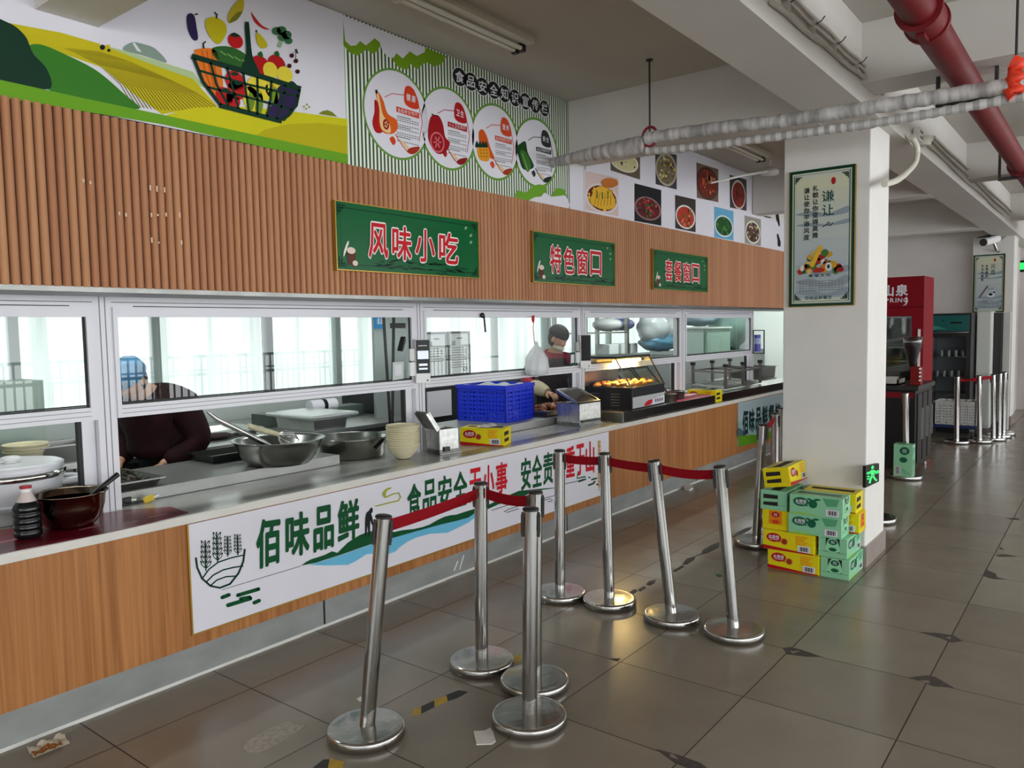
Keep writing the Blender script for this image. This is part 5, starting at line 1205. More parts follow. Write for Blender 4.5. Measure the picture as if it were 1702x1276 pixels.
b = MB(); tray(b, 1.60, 1.985, 3.80, 4.20, BENCH+.001, BENCH+.045, STEELD); b.build('pan', t, solid=.002)
b = MB(); rg = random.Random(11)
GR = [mat('greens_%d' % i, c, .5) for i, c in enumerate(((28, 36, 18), (46, 40, 24), (20, 24, 14), (66, 74, 40), (52, 30, 24)))]
for i in range(420):
    x, y = rg.uniform(1.63, 1.945), rg.uniform(3.84, 4.16); m = math.exp(-((x-1.78)/.15)**2-((y-4.0)/.16)**2)
    c = Vector((x, y, BENCH+.012+.11*m*rg.uniform(.7, 1.05))); a = Vector((rg.uniform(-1, 1), rg.uniform(-1, 1), rg.uniform(-.5, .5))).normalized()*rg.uniform(.012, .032); d = a.cross(Vector((rg.uniform(-1, 1), rg.uniform(-1, 1), 1))).normalized()*.007
    b.add([c-a, c+d+Vector((0, 0, .005)), c+a, c-d], [(0, 1, 2, 3)], GR[i % 5])
o = b.build('cooked_greens'); tag(o, 'heap of dark cooked greens in the shallow steel tray', 'food'); o['kind'] = 'stuff'
# shelf, bowls and pan at the back left
zs = PY(110, 768, 4.5).z
t = thing('bench_shelf', (1.5, 4.6, BENCH), 'raised steel shelf at the back of the bench on the left', 'shelf')
b = MB(); b.box(.5, 2.02, 4.43, 4.80, zs-.03, zs, STEEL); b.build('board', t); 
for x in (.6, 1.98):
    b = MB(); b.box(x-.015, x+.015, 4.45, 4.48, 0, zs-.03, STEELD); b.box(x-.015, x+.015, 4.74, 4.77, 0, zs-.03, STEELD); b.build('leg', t)
def bowl_mesh(R, h, m):
    b = MB(); b.lathe([(0, .004), (R*.36, .004), (R*.38, 0), (R*.42, .006), (R*.66, h*.32), (R*.86, h*.66), (R*.97, h*.96), (R*1.0, h), (R*.98, h+.003), (R*.93, h*.95), (R*.80, h*.62), (R*.55, h*.26), (0, h*.16)], (0, 0, 0), m, 32); return b
def bowl_stack(c, n, R, h, step, lab_top, lab_mid, lab_bot, group):
    for k in range(n):
        if k == 0: o = bowl_mesh(R, h, CREAM).build('melamine_bowl'); first = o
        else: o = first.copy(); COL.objects.link(o)
        o.location = (c[0]+.002*math.sin(k*2.1), c[1]+.002*math.cos(k*1.7), c[2]+k*step)
        tag(o, lab_bot if k == 0 else lab_top if k == n-1 else lab_mid(k), 'bowl', group)
c = PY(44, 762, 4.55); cs = Vector((c.x, 4.55, zs)); Rw = W2(68, cs)
bowl_stack((cs.x, cs.y, zs), 3, Rw, .085, .017, 'top bowl of the short stack of three above the rice cooker', lambda k: 'middle bowl of the short stack of three above the rice cooker', 'bottom bowl of the short stack of three above the rice cooker', 'short stack of three cream bowls')
t = thing('steel_pan', (1.95, 4.6, zs), 'rectangular steel pan on the shelf beside the short bowl stack', 'pan')
b = MB(); x0 = PY(70, 760, 4.48).x; b_x1 = PY(152, 760, 4.48).x; tray(b, x0, max(b_x1, x0+.28), 4.46, 4.68, zs+.001, zs+.10, STEELD, .012, .015); b.build('body', t, solid=.002)
t = thing('steel_screen', (1.2, 5.0, 0), 'greenish-grey steel cabinet side behind the short bowl stack', 'cabinet'); b = MB(); b.box(.3, 1.92, 5.0, 5.3, 0, 1.335, mat('greenish_steel', (142, 156, 146), .35, .3, var=.08, vscale=2)); b.build('body', t)
# plugs
for px, m, lb in (((209, 832), BLACK, 'black power plug on the counter behind the window post'), ((250, 829), mat('plug_yellow', (206, 178, 30), .4), 'yellow power plug on the counter beside the window post')):
    p = PZ(*px, .785); p.y = max(p.y, 3.735) if False else p.y
    t = thing('power_plug', (p.x, p.y, .769), lb, 'plug')
    b = MB(Matrix.Translation((p.x, p.y, .769)) @ Matrix.Rotation(-.5, 4, 'Z') @ Matrix.Rotation(-.35 if m != BLACK else 0, 4, 'Y')); b.box(-.026, .026, -.014, .014, .004, .034, m); b.build('body', t, bevel=.005)
    b = MB(Matrix.Translation((p.x, p.y, .769)) @ Matrix.Rotation(-.5, 4, 'Z') @ Matrix.Rotation(-.35 if m != BLACK else 0, 4, 'Y'))
    for d in (-.008, .008): b.box(.026, .048, d-.002, d+.002, .015, .024, STEEL)
    b.build('pins', t)
    b = MB(); b.tube(smooth_path([(p.x-.02, p.y, .785), (p.x-.06, p.y+.02, .776), (p.x-.16, p.y+.03, .775), (p.x-.24, p.y+.03, .775)], 5), .004, BLACK, 8); b.build('cord', t)
# dark tray pan
t = thing('steel_pan', tuple(PZ(380, 772, BENCH)), 'low dark rectangular pan to the left of the big basin', 'pan')
p = PZ(353, 772, BENCH); b = MB(); tray(b, p.x, p.x+.36, p.y, p.y+.25, BENCH+.001, BENCH+.05, mat('dark_pan', (70, 74, 70), .3, .8), .01, .02); b.build('body', t, solid=.002)
# big basin with ladle and whisk
f = PZ(464, 778, BENCH); c0 = Vector((f.x+.08, f.y+.16, BENCH)); Rt = W2(151, Vector((c0.x, c0.y, .98))); Rb = W2(103, c0); cc = PZ(464, 770, BENCH)
cy = PZ(464, 778.5, BENCH).y+Rb*.9; cx = PY(463, 730, cy).x; zr = PY(462, 729, cy).z; h_ = zr-BENCH
t = thing('mixing_basin', (cx, cy, BENCH), 'large steel mixing basin holding a ladle and a whisk', 'basin')
b = MB(); b.lathe([(0, 0), (Rb*.95, 0), (Rb, .008), (Rb*1.17, h_*.3), (Rt*.91, h_*.75), (Rt*.95, h_*.95), (Rt*1.0, h_*.985), (Rt*1.01, h_), (Rt*.95, h_*1.0), (Rt*.90, h_*.9), (Rb*1.05, h_*.3), (Rb*.9, .012), (0, .012)], (cx, cy, BENCH+.001), mat('basin_steel', (150, 150, 146), .24, 1, var=.1, vscale=4), 56); b.build('body', t)
b = MB(); b.lathe([(0, h_*.35), (Rb*1.0, h_*.35)], (cx, cy, BENCH), mat('batter', (150, 140, 120), .5), 30); b.build('contents', t)
t = thing('soup_ladle', (cx-.1, cy, BENCH+.05), 'long steel ladle leaning in the mixing basin', 'ladle')
b = MB(); b.tube([PY(345, 684, cy+.02), PY(362, 697, cy), PY(434, 733, cy), PY(450, 742, cy)], [.008, .017, .015, .012], STEEL, 14); b.build('handle', t)
b = MB(); q = PY(455, 750, cy); b.ball(q, (.045, .045, .03), STEEL, 16, 8); b.build('bowl', t)
t = thing('balloon_whisk', (cx, cy, BENCH+.05), 'wire whisk with pale wooden handle lying in the mixing basin', 'whisk')
b = MB(); b.tube([PY(413, 707, cy-.02), PY(430, 713, cy-.02), PY(463, 722, cy-.02)], [.013, .018, .014], mat('worn_wood_handle', (186, 180, 150), .6, var=.2, vscale=20), 12); b.build('handle', t)
b = MB()
for k, (dy, dz) in enumerate(((0, 14), (3, 8), (-4, 20), (6, 3))): b.tube(smooth_path([PY(462, 722, cy-.02), PY(474, 722-dy, cy-.03+.02*k), PY(489, 724-dy*.6, cy-.04+.025*k), PY(497, 732, cy-.03+.02*k), PY(488, 738, cy-.02), PY(470, 734+dy, cy-.01-.01*k), PY(462, 724, cy-.02)], 5), .0028, CHROME, 6)
b.build('wires', t)
# wide pot
cy = 3.99; Rw = .232; cx = PY(583, 740, cy).x; zr = PY(585, 725, cy).z
t = thing('wide_pot', (cx, cy, .769), 'wide low steel pot between the basin and the tall bowl stack', 'pot')
b = MB(); h_ = zr-.769; b.lathe([(0, 0), (Rw*.92, 0), (Rw*.96, .01), (Rw*.98, h_*.9), (Rw*1.02, h_), (Rw*1.02, h_+.006), (Rw*.96, h_), (Rw*.95, .01), (0, .01)], (cx, cy, .7695), mat('pot_steel', (158, 158, 152), .2, 1, var=.16, vscale=3), 56); b.build('body', t)
b = MB(); P = [(cx+Rw*math.cos(a_)*1.0, cy-Rw*math.sin(a_)*1.0, .7695+h_*(.5+.42*math.sin((a_-.1)*2.2))) for a_ in [.1+i*.143 for i in range(11)]]; b.tube(P, .005, BLACK, 8); b.build('bail_handle', t)
# tall bowl stack
c = PZ(672, 764, .769); c.y += .045; Rw = W2(57, c); zt = PY(670, 706, c.y).z; step = (zt-.769-.088)/9
bowl_stack((PY(670, 730, c.y).x, c.y, .769), 10, Rw, .088, step, 'top bowl of the tall cream stack on the counter', lambda k: 'one of the middle bowls of the tall cream stack on the counter', 'bottom bowl of the tall cream stack on the counter', 'tall stack of cream bowls')
# napkin dispensers
SCR = mat('scratched_steel', (190, 190, 186), .32, 1, var=.22, vscale=25)
def dispenser(near, w, d, h, rz, label, lid_pts):
    t = thing('napkin_dispenser', (near.x, near.y, .7695), label, 'dispenser', None, rz)
    b = MB(); b.box(-.004, w+.012, -.012, d, 0, .008, STEELD); b.build('base_plate', t, local=True)
    b = MB(); th = .004
    b.box(0, w, 0, th, .008, h, SCR); b.box(0, w, d-th, d, .008, h, SCR); b.box(0, th, 0, d, .008, h, SCR); b.box(w-th, w, 0, d, .008, h, SCR); b.box(0, w, 0, d, .008, .03, STEELD); b.build('body', t, local=True)
    return t
n = PZ(731, 756, .769); t = dispenser(n, .155, .15, .165, R_(-12), 'upright napkin dispenser with lid flung open, right of the tall bowl stack', None)
b = MB(); b.box(.03, .075, -.014, -.011, .018, .05, BLACK); b.build('slot', t, local=True)
b = MB(Matrix.Translation((0, .0, .165)) @ Matrix.Rotation(R_(56), 4, 'Y') @ Matrix.Rotation(R_(0), 4, 'Z')); b.box(-.145, 0, 0, .15, -.004, .004, STEELD); b.box(-.145, 0, 0, .012, -.02, .01, SCR); b.box(-.145, 0, .138, .15, -.02, .01, SCR); b.build('lid', t, local=True)
for ch in t.children:
    if ch.name.startswith('lid'): pass
n = PZ(963.5, 709, .769); t = dispenser(n, .30, .24, .185, R_(-4), 'wide napkin dispenser with open framed lid beside the tray of fried dough', None)
b = MB(); b.box(.02, .28, -.014, -.011, .03, .05, BLACK); b.build('slot', t, local=True)
b = MB(Matrix.Translation((.0, .01, .187)) @ Matrix.Rotation(R_(24), 4, 'X')); 
b.box(-.01, .31, 0, .26, -.003, .003, mat('smoked_lid', (40, 38, 36), .3)); 
for q in ((-.01, .31, 0, .014), (-.01, .31, .246, .26), (-.01, .006, 0, .26), (.294, .31, 0, .26)): b.box(*q, -.008, .012, SCR)
b.build('lid', t, local=True)
# yellow carton on the counter
nc = PZ(837, 742, .7695); xd = Vector((.342, -.94, 0)); yd = Vector((.94, .342, 0)); cc = nc-xd*LX/2+yd*WY/2
ct = carton((cc.x, cc.y, .7695), R_(-70), 'y', 'yellow tissue carton on the counter with a white tissue on top', opened=True, group='tissue carton on the counter')
tq = PY(800, 700, cc.y); b = MB(); b.grid(lambda u, v: Vector((cc.x-.07+.12*u, cc.y+.03-.10*v, .7695+HZ+.004+.02*abs(math.sin(u*5)*math.sin(v*3.1)))), 10, 6, mat('tissue_white', (226, 224, 220), .9)); b.build('tissue_sheet', None); tag(bpy.data.objects['tissue_sheet'], 'crumpled white tissue on the yellow counter carton', 'tissue')
# blue crate
nc = PZ(841, 703, BENCH); lc = PZ(757, 700, BENCH); ang = R_(95)
t = thing('plastic_crate', (nc.x, nc.y, BENCH), 'bright blue slotted plastic crate on the inner bench', 'crate')
t['_w'] = (0, 0, 0); t.rotation_euler = (0, 0, ang)
ht = PY(841, 641, nc.y).z-BENCH; mesh_crate(t, 0, .49, -.44, 0, .001, ht, mat('crate_blue', (18, 48, 206), .35), 5, 4, 4)
b = MB(); b.grid(lambda u, v: Vector((.03+.42*u, -.41+.38*v, ht-.03+.03*abs(math.sin(u*8+v*3)))), 12, 8, film('bag_white', (216, 222, 226), .8)); o = b.build('plastic_liner', t)
for ch in t.children: ch['_w'] = (0, 0, 0)
# fried dough on a tray
a0 = PZ(906, 694, BENCH); t = thing('serving_tray', (a0.x+.2, a0.y+.15, BENCH), 'steel tray of brown fried dough sticks in front of the second worker', 'tray')
b = MB(); tray(b, a0.x+.03, a0.x+.50, a0.y, a0.y+.30, BENCH+.001, BENCH+.05, STEEL, .012, .02); b.build('pan', t, solid=.002)
FR = mat('fried_brown', (128, 66, 30), .5, var=.35, vscale=30, bump=.4, bscale=40)
for k in range(8):
    x = a0.x+.10+.047*k; y = a0.y+.13+.03*(k % 3); z = BENCH+.03+.025*(k % 2)
    b = MB(); b.tube(smooth_path([(x-.05, y-.09, z), (x, y-.03, z+.018), (x+.02, y+.04, z+.012), (x+.03, y+.10, z)], 5), [.012]+[.021+.004*math.sin(i*2) for i in range(14)]+[.010], FR, 10); o = b.build('dough_stick'); tag(o, 'brown fried dough stick heaped on the steel tray', 'food', 'fried dough sticks on the tray')
# black bain-marie line along the right half
BM = mat('black_granite', (30, 26, 25), .22)
t = thing('warming_counter', (8.4, 3.9, .768), 'long black warming unit set on the right half of the counter', 'warmer')
ZB = .848
b = MB()
for xa, xb in ((5.88, 7.82), (8.06, 10.94)):
    b.box(xa, xb, 3.36, 3.372, .7685, ZB, BM); b.box(xa, xb, 3.372, 3.69, .7685, ZB-.012, BM)
b.box(5.88, 10.94, 3.79, 4.41, .7685, ZB-.012, BM); b.build('body', t)
b = MB()
for xa, xb in ((5.88, 7.82), (8.06, 10.94)): b.box(xa, xb, 3.372, 3.69, ZB-.012, ZB, STEEL)
b.box(5.88, 10.94, 3.79, 4.41, ZB-.012, ZB, STEEL); b.build('steel_deck', t)
b = MB(); b.box(5.862, 5.879, 3.36, 3.69, .7685, ZB, STEELD); b.build('end_plate', t)
for k in range(6):
    b = MB(); x = 8.35+.25*k; b.box(x, x+.2, 3.84, 4.36, ZB+.0005, ZB+.006, mat('pan_lid_dark', (36, 34, 34), .25, .6)); b.box(x+.19, x+.205, 3.82, 4.38, ZB+.0005, ZB+.012, STEEL); b.build('pan_lid', t)
carton((7.935, 3.53, .7695), R_(90), 'y', 'yellow tissue carton wedged in the gap of the black warming unit', opened=True, group='tissue carton in the warming unit gap')
b = MB(); b.slab([(7.0, 3.40, ZB+.012), (7.78, 3.40, ZB+.012), (7.78, 3.66, ZB+.012), (7.0, 3.66, ZB+.012)], (0, 0, 1), .0115, mat('pink_tray', (196, 84, 96), .5)); o = b.build('flat_tray'); tag(o, 'flat pink tray lying on the warming unit next to the yellow carton', 'tray')
# steel tub on the deck
p = PZ(1108, 661, ZB+.005)
for k, (dx, lb) in enumerate(((0, 'small round steel tub on the black warming unit, nearer one'), (.26, 'small round steel tub on the black warming unit, farther one'))):
    b = MB(); cx = 6.93+dx if False else 7.05+dx*0-.0; 
    cx = 6.92+.0+dx*.0
    b = MB(); b.lathe([(0, 0), (.07, 0), (.078, .01), (.085, .075), (.098, .08), (.082, .078), (.074, .012), (0, .012)], (6.60+dx, 3.46, ZB+.002 if k == 0 else ZB+.002), STEEL, 28)
    if k == 0: pass
    o = b.build('steel_tub'); o.location.x = 6.93+dx*.8 if k == 0 else 6.93+.0; o.location.x = 6.96 if k == 0 else 7.165; o.location.y = 3.49; o.location.z = ZB+.001 if k == 0 else ZB+.0125
    if k == 1: o.location.z = ZB+.0135
    tag(o, lb, 'tub', 'steel tubs on the warming unit')
# heated glass display
n = Vector((6.10, 3.40, ZB+.001)); t = thing('food_warmer', (n.x, n.y, n.z), 'lit heated glass display case with vented dark base and yellow glow', 'display case', None, R_(3))
w, d, hb, hg = .70, .50, .185, .27
NAVY = mat('warmer_base', (34, 36, 42), .35, .3)
b = MB(); b.box(0, w, 0, d, 0, hb, NAVY); b.build('base', t, local=True, bevel=.003)
b = MB()
for q in (.12, .33):
    for k in range(5): b.box(-.003, 0, q, q+.09, .03+.026*k, .036+.026*k, STEELD)
b.build('vents', t, local=True)
b = MB(); b.box(0.01, w-.01, -.004, 0, .01, .11, ink('warmer_panel', (186, 188, 188))); pl = local_plane((0, -.0045, 0), (1, 0, 0), (0, 0, 1)); a = Art(b, pl, ID)
a.curve([(.24, .015), (.30, .055), (.42, .06), (.38, .02)], I_RED, 1, 4); a.poly([(.42, .012), (.69, .012), (.69, .085), (.42, .06)], I_WHITE, 1)
for k in range(5): a.poly([(.47+.04*k, .03), (.49+.04*k, .03), (.495+.04*k, .06), (.475+.04*k, .06)], I_BLACK, 2)
b.build('front_label', t, local=True)
yt = .16                                            # the front glass leans back to the roof
b = MB(); 
for x in (0, w-.012): b.slab([(x, 0, hb), (x, d, hb), (x, d, hb+hg), (x, yt, hb+hg)], (1, 0, 0), .004, CLEARG)
b.slab([(0, 0, hb), (w, 0, hb), (w, yt, hb+hg), (0, yt, hb+hg)], (0, -1, .4), .004, CLEARG); b.build('glass', t, local=True)
b = MB(); b.box(-.004, w+.004, yt-.01, d, hb+hg, hb+hg+.02, BLACK); b.bar((0, 0, hb+.006), (w, 0, hb+.006), .014, .014, BLACK); b.bar((0, d, hb), (0, d, hb+hg), .016, .016, BLACK); b.bar((0, 0, hb+.006), (0, d, hb+.006), .014, .014, BLACK)
b.bar((0, 0, hb), (0, yt, hb+hg), .01, .01, STEEL); b.bar((w, 0, hb), (w, yt, hb+hg), .01, .01, BLACK); b.box(0, w, d-.012, d, hb, hb+hg, STEELD); b.build('frame', t, local=True)
b = MB(); b.cyl((.08, yt+.06, hb+hg-.03), (w-.08, yt+.06, hb+hg-.03), .016, mat('warm_lamp_tube', (255, 196, 90), .4, emit=14), 10); lt = b.build('lamp_tube', t, local=True)
b = MB(); rg = random.Random(4)
for i in range(60): b.ball((rg.uniform(.05, w-.05), rg.uniform(.05, d-.08), hb+.02+.02*rg.random()), (.035, .03, .018), mat('golden_snack', (214, 140, 54), .5, var=.3, vscale=30), 8, 6)
o = b.build('golden_snacks', t, local=True); o['kind'] = 'stuff'
l = area('warmer_lamp', t.matrix_world @ Vector((0, 0, 0)), (0, 0, 0), .5, .06, 9, (1, .68, .28)); l.location = (n.x+.36, n.y+yt+.10, n.z+hb+hg-.05); l.rotation_euler = (0, 0, R_(3))
for ch in t.children: ch['_w'] = (0, 0, 0)
# tilted glass hoods behind the case
for k, (x, lb) in enumerate(((7.02, 'raised glass hood of the warming unit directly behind the lit case'), (7.40, 'raised glass hood of the warming unit second behind the lit case'))):
    t = thing('glass_hood', (x, 4.1, ZB), lb, 'hood', 'raised glass hoods'); b = MB()
    b.slab([(x, 3.86, ZB+.01), (x+.33, 3.86, ZB+.01), (x+.33, 4.12, ZB+.30), (x, 4.12, ZB+.30)], (0, -1, .9), .005, CLEARG); b.build('glass', t)
    b = MB(); b.bar((x, 3.86, ZB+.008), (x, 4.12, ZB+.30), .02, .016, BLACK); b.bar((x+.33, 3.86, ZB+.008), (x+.33, 4.12, ZB+.30), .02, .016, BLACK); b.bar((x, 4.12, ZB+.30), (x+.33, 4.12, ZB+.30), .03, .02, BLACK); b.box(x, x+.33, 4.12, 4.16, ZB+.0, ZB+.26, mat('fryer_back', (172, 168, 150), .35, .5)); b.build('frame', t)
# upturned stool frame
t = thing('upturned_stool', (9.3, 3.8, ZB), 'upturned steel stool frames with black feet on the warming unit', 'stool')
ya, yb = 4.06, 3.52; XA = [PY(x, 641, ya).x for x in (1152, 1184, 1213)]; XB = [PY(x, 645, yb).x for x in (1206, 1235, 1263)]
FR_ = mat('stool_frame', (120, 116, 112), .35, .7); zl, zh = ZB+.014, ZB+.30
for X_, y in ((XA, ya), (XB, yb)):
    for x in X_:
        b = MB(); b.bar((x, y, zl), (x, y, zh-.03), .03, .03, FR_); lg = b.build('leg', t); b = MB(); b.box(x-.024, x+.024, y-.024, y+.024, zh-.035, zh, BLACK); b.build('foot_cap', lg)
b = MB(); zm = ZB+.20
b.bar((XA[0], ya, zm), (XA[2], ya, zm), .022, .022, FR_); b.bar((XB[0], yb, zm), (XB[2], yb, zm), .022, .022, FR_)
for i in range(3): b.bar((XA[i], ya, zm), (XB[i], yb, zm), .022, .022, FR_)
b.build('stretcher', t)
b = MB(); b.bar((XA[0], ya, zl+.012), (XB[0], yb, zl+.012), .03, .024, STEEL); b.bar((XA[2], ya, zl+.012), (XB[2], yb, zl+.012), .03, .024, STEEL)
for k in range(7): q = k/6; b.bar(Vector((XA[0], ya, zl+.012)).lerp(Vector((XB[0], yb, zl+.012)), q), Vector((XA[2], ya, zl+.012)).lerp(Vector((XB[2], yb, zl+.012)), q), .028, .012, STEELD)
b.build('seat_slats', t)
t = thing('steel_tub', (10.5, 3.9, ZB), 'dark square steel tub at the far end of the counter beside the column', 'tub'); b = MB(); tray(b, 10.30, 10.93, 3.80, 4.2, ZB+.001, ZB+.16, mat('dark_tub', (74, 72, 70), .35, .7), .012, .01); b.build('body', t, solid=.003)

# ================================================================ ON AND BEHIND THE SERVING WINDOWS
def terminal(px, label, lit):
    p = PY(*px, 3.64); t = thing('payment_terminal', tuple(p), label, 'payment terminal', None, R_(-28)); t['_w'] = (0, 0, 0)
    w, h = .10, .26
    b = MB(); b.box(-w/2, w/2, -.012, .012, -.03, h, WHITE); b.build('body', t, local=True, bevel=.004)
    b = MB(); b.box(-w/2+.003, w/2-.003, -.0135, -.012, .035, h-.004, mat('screen_black', (6, 7, 9), .3, spec=.2)); pl = local_plane((-w/2, -.0138, 0), (1, 0, 0), (0, 0, 1)); a = Art(b, pl, ID)
    if lit:
        a.poly([(.012, .13), (.088, .13), (.088, .185), (.012, .185)], mat('screen_lit', (196, 204, 214), .3, emit=.5), 1); a.poly([(.02, .085), (.08, .085), (.08, .10), (.02, .10)], mat('screen_lit', (196, 204, 214), .3, emit=.5), 1); a.poly([(.02, .06), (.08, .06), (.08, .072), (.02, .072)], mat('screen_lit', (196, 204, 214), .3, emit=.5), 1)
        for k in range(6): a.poly([(.02+.01*k, .215), (.027+.01*k, .215), (.027+.01*k, .222), (.02+.01*k, .222)], I_WHITE, 1)
    b.build('screen', t, local=True)
    b = MB(); b.cyl((w*.28, -.0135, -.012), (w*.28, -.0125, -.012), .006, BLACK, 12); b.build('camera_lens', t, local=True)
    b = MB(); b.box(-w/2-.035, -w/2+.01, .0, .04, .12, .2, STEELD); b.box(-w/2-.035, -w/2, .0, .04, .02, .11, WHITE); b.build('mount', t, local=True)
    for ch in t.children: ch['_w'] = (0, 0, 0)
terminal((703, 629), 'payment terminal with lit screen on the window post before the framed sheets', True)
terminal((973, 606), 'payment terminal with black screen on the window post beside the second worker', False)
def paper_frame(pts, label, stamp):
    pl = ypl(3.745); P = [pl.fn(*q) for q in pts]; x0, x1 = P[0].x, P[1].x; z1 = (P[0].z+P[1].z)/2; z0 = (P[2].z+P[3].z)/2
    t = thing('framed_notice', ((x0+x1)/2, 3.74, z0), label, 'notice')
    b = MB(); b.box(x0, x1, 3.738, 3.745, z0, z1, ink('notice_paper', (238, 240, 238))); b.build('sheet', t)
    b = MB(); f = .016
    for q in ((x0+f, x1-f, z0, z0+f), (x0+f, x1-f, z1-f, z1), (x0, x0+f, z0, z1), (x1-f, x1, z0, z1)): b.box(q[0], q[1], 3.732, 3.748, q[2], q[3], ALUD)
    b.build('frame', t)
    q = local_plane((x0, 3.7375, z1), (1, 0, 0), (0, 0, 1)); b = MB(); a = Art(b, q, ID); W, H = x1-x0, z1-z0
    def ln(x, y, w_, h_=.006): a.poly([(W*x, -H*y), (W*(x+w_), -H*y), (W*(x+w_), -H*y-h_), (W*x, -H*y-h_)], I_GREY, 1)
    ln(.4, .14, .25, .009); 
    for k in range(3): ln(.15, .22+.035*k, .18)
    for k in range(9 if stamp else 6): ln(.12, .36+.055*k, .72 if k % 3 else .55, .004)
    if stamp: a.ell(W*.75, -H*.86, W*.1, H*.05, ink('stamp_purple', (96, 92, 120)), 2); a.ell(W*.75, -H*.86, W*.07, H*.033, ink('notice_paper', (238, 240, 238)), 3); a.line([(W*.66, -H*.88), (W*.84, -H*.84)], .006, ink('stamp_purple', (96, 92, 120)), 4)
    else:
        for k in range(7): a.line([(W*(.2+.1*k), -H*.62), (W*(.2+.1*k), -H*.92)], .002, ink('stamp_grey', (190, 190, 196)), 1)
    b.build('print', t)
paper_frame(((704, 552), (741, 551), (741, 626), (704, 630)), 'left framed paper notice leaning inside the third serving window', False)
paper_frame(((743, 551), (779, 550), (779, 622), (743, 626)), 'right framed paper notice with purple stamp inside the third serving window', True)
def card(pts, label, edge, Y=3.675):
    pl = ypl(Y); P = [pl.fn(*q) for q in pts]; t = thing('window_card', tuple(P[3]), label, 'card'); b = MB(); b.slab(P, (0, -1, 0), .003, edge); b.build('holder', t)
    c = (P[0]+P[1]+P[2]+P[3])/4; b = MB(); b.slab([c+(p-c)*.62+Vector((0, -.0012, .004)) for p in P], (0, -1, 0), .001, I_WHITE); b.build('sheet', t)
card(((653, 602), (671, 601), (671, 629), (653, 632)), 'small pale payment card in a clear stand inside the second window corner', ink('card_grey', (196, 204, 200)))
card(((947, 586), (956, 585), (956, 607), (947, 609)), 'small dark green payment card in the third window corner', ink('card_green', (22, 60, 50)))
# hanging bag with red string
p = PY(888, 524, 3.672); t = thing('plastic_bag', tuple(p), 'white plastic bag hanging by a red string from the window rail', 'bag')
b = MB(); b.tube([p+Vector((0, 0, .0)), PY(886, 545, 3.66), PY(889, 575, 3.65)], .003, mat('red_string', (196, 40, 36), .6), 6); b.ball(PY(886, 530, 3.66), (.014, .012, .03), mat('red_string', (196, 40, 36), .6), 10, 6); b.build('string', t)
b = MB(); cb = PY(892, 602, 3.60); Rb_ = W2(43, cb); zt_, zb_ = PY(892, 574, 3.60).z, PY(893, 624, 3.60).z
b.lathe([(.012, zt_+.03), (.018, zt_), (Rb_*.55, zt_-(zt_-zb_)*.18), (Rb_*.9, zt_-(zt_-zb_)*.42), (Rb_*1.0, zt_-(zt_-zb_)*.75), (Rb_*.92, zb_+.01), (Rb_*.5, zb_), (0, zb_)], (cb.x, cb.y, 0), mat('bag_film', (228, 230, 232), .35, alpha=.85, bump=.9, bscale=22), 40, 1, .85, lambda a_, i: 1+.09*math.sin(a_*9+i*.7)); b.build('bag', t)
p = PY(802, 524, 3.672); t = thing('strap_clip', tuple(p), 'black clip with short hanging strap on the window rail', 'clip')
b = MB(); b.ball(p, (.02, .014, .02), BLACK, 12, 8); b.build('clip', t); b = MB(); b.bar(p+Vector((.015, 0, 0)), PY(807, 552, 3.665), .016, .004, mat('grey_strap', (90, 96, 98), .7)); b.build('strap', t)

# ================================================================ INSIDE THE KITCHEN
GW = mat('back_bench_steel', (164, 166, 162), .3, .9, var=.14, vscale=4)
t = thing('back_bench', (3.5, 5.6, 0), 'long steel back bench below the frosted kitchen windows', 'bench')
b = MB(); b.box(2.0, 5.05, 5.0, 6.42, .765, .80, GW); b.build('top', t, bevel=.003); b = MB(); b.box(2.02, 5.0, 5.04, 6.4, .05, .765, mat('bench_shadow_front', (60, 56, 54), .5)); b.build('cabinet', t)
t = thing('lidded_pan', (4.0, 5.2, .80), 'steel hotel pan under a thick pale lid on the back bench', 'pan')
n = PZ(522, 717, .801); b = MB(); tray(b, n.x, n.x+.34, n.y, n.y+.50, .801, .895, GW, .012, .012); b.build('pan', t, solid=.003)
b = MB(); b.box(n.x-.05, n.x+.42, n.y-.06, n.y+.58, .898, .93, mat('lid_sheet', (196, 200, 198), .3, .6)); b.build('lid', t, bevel=.012)
p0, p1 = PY(514, 676, 5.6), PY(556, 671, 5.6)
t = thing('paper_roll', tuple(p0), 'black and white printed paper roll lying behind the lidded pan', 'roll'); b = MB(); b.cyl(p0, p1, .055, I_WHITE, 20); b.build('roll', t)
b = MB(); b.cyl(p0.lerp(p1, .46), p0.lerp(p1, .6), .0565, I_BLACK, 20); b.build('band', t)
t = thing('wall_shelf', (4.4, 5.75, .985), 'grey-green ledge behind the paper roll', 'shelf'); b = MB(); b.box(3.9, 5.0, 5.70, 5.9, .80, PY(540, 676, 5.72).z-.01, mat('ledge_green', (84, 96, 88), .5)); b.build('body', t)
t = thing('steel_tray', (3.0, 5.5, .80), 'flat steel tray on the back bench beyond the ladle', 'tray'); b = MB(); p = PZ(345, 735, .80); b.box(p.x, p.x+.0, p.y, p.y, .8, .8, GW) if False else tray(b, 3.06, 3.62, 5.35, 5.75, .801, .85, GW, .015, .03); b.build('body', t, solid=.002)
b = MB(); p = PZ(358, 730, .80); b.ball((p.x, p.y, .825), (.13, .07, .025), mat('dark_cloth', (44, 26, 28), .8), 14, 8); tag(b.build('cleaning_cloth'), 'dark maroon cloth on the back bench behind the worker', 'cloth')
b = MB(); p = PZ(326, 742, .80); b.ball((p.x, p.y+.05, .81), (.05, .035, .01), mat('yellow_sponge', (204, 212, 110), .8), 12, 6); tag(b.build('sponge'), 'pale yellow sponge on the back bench edge', 'sponge')
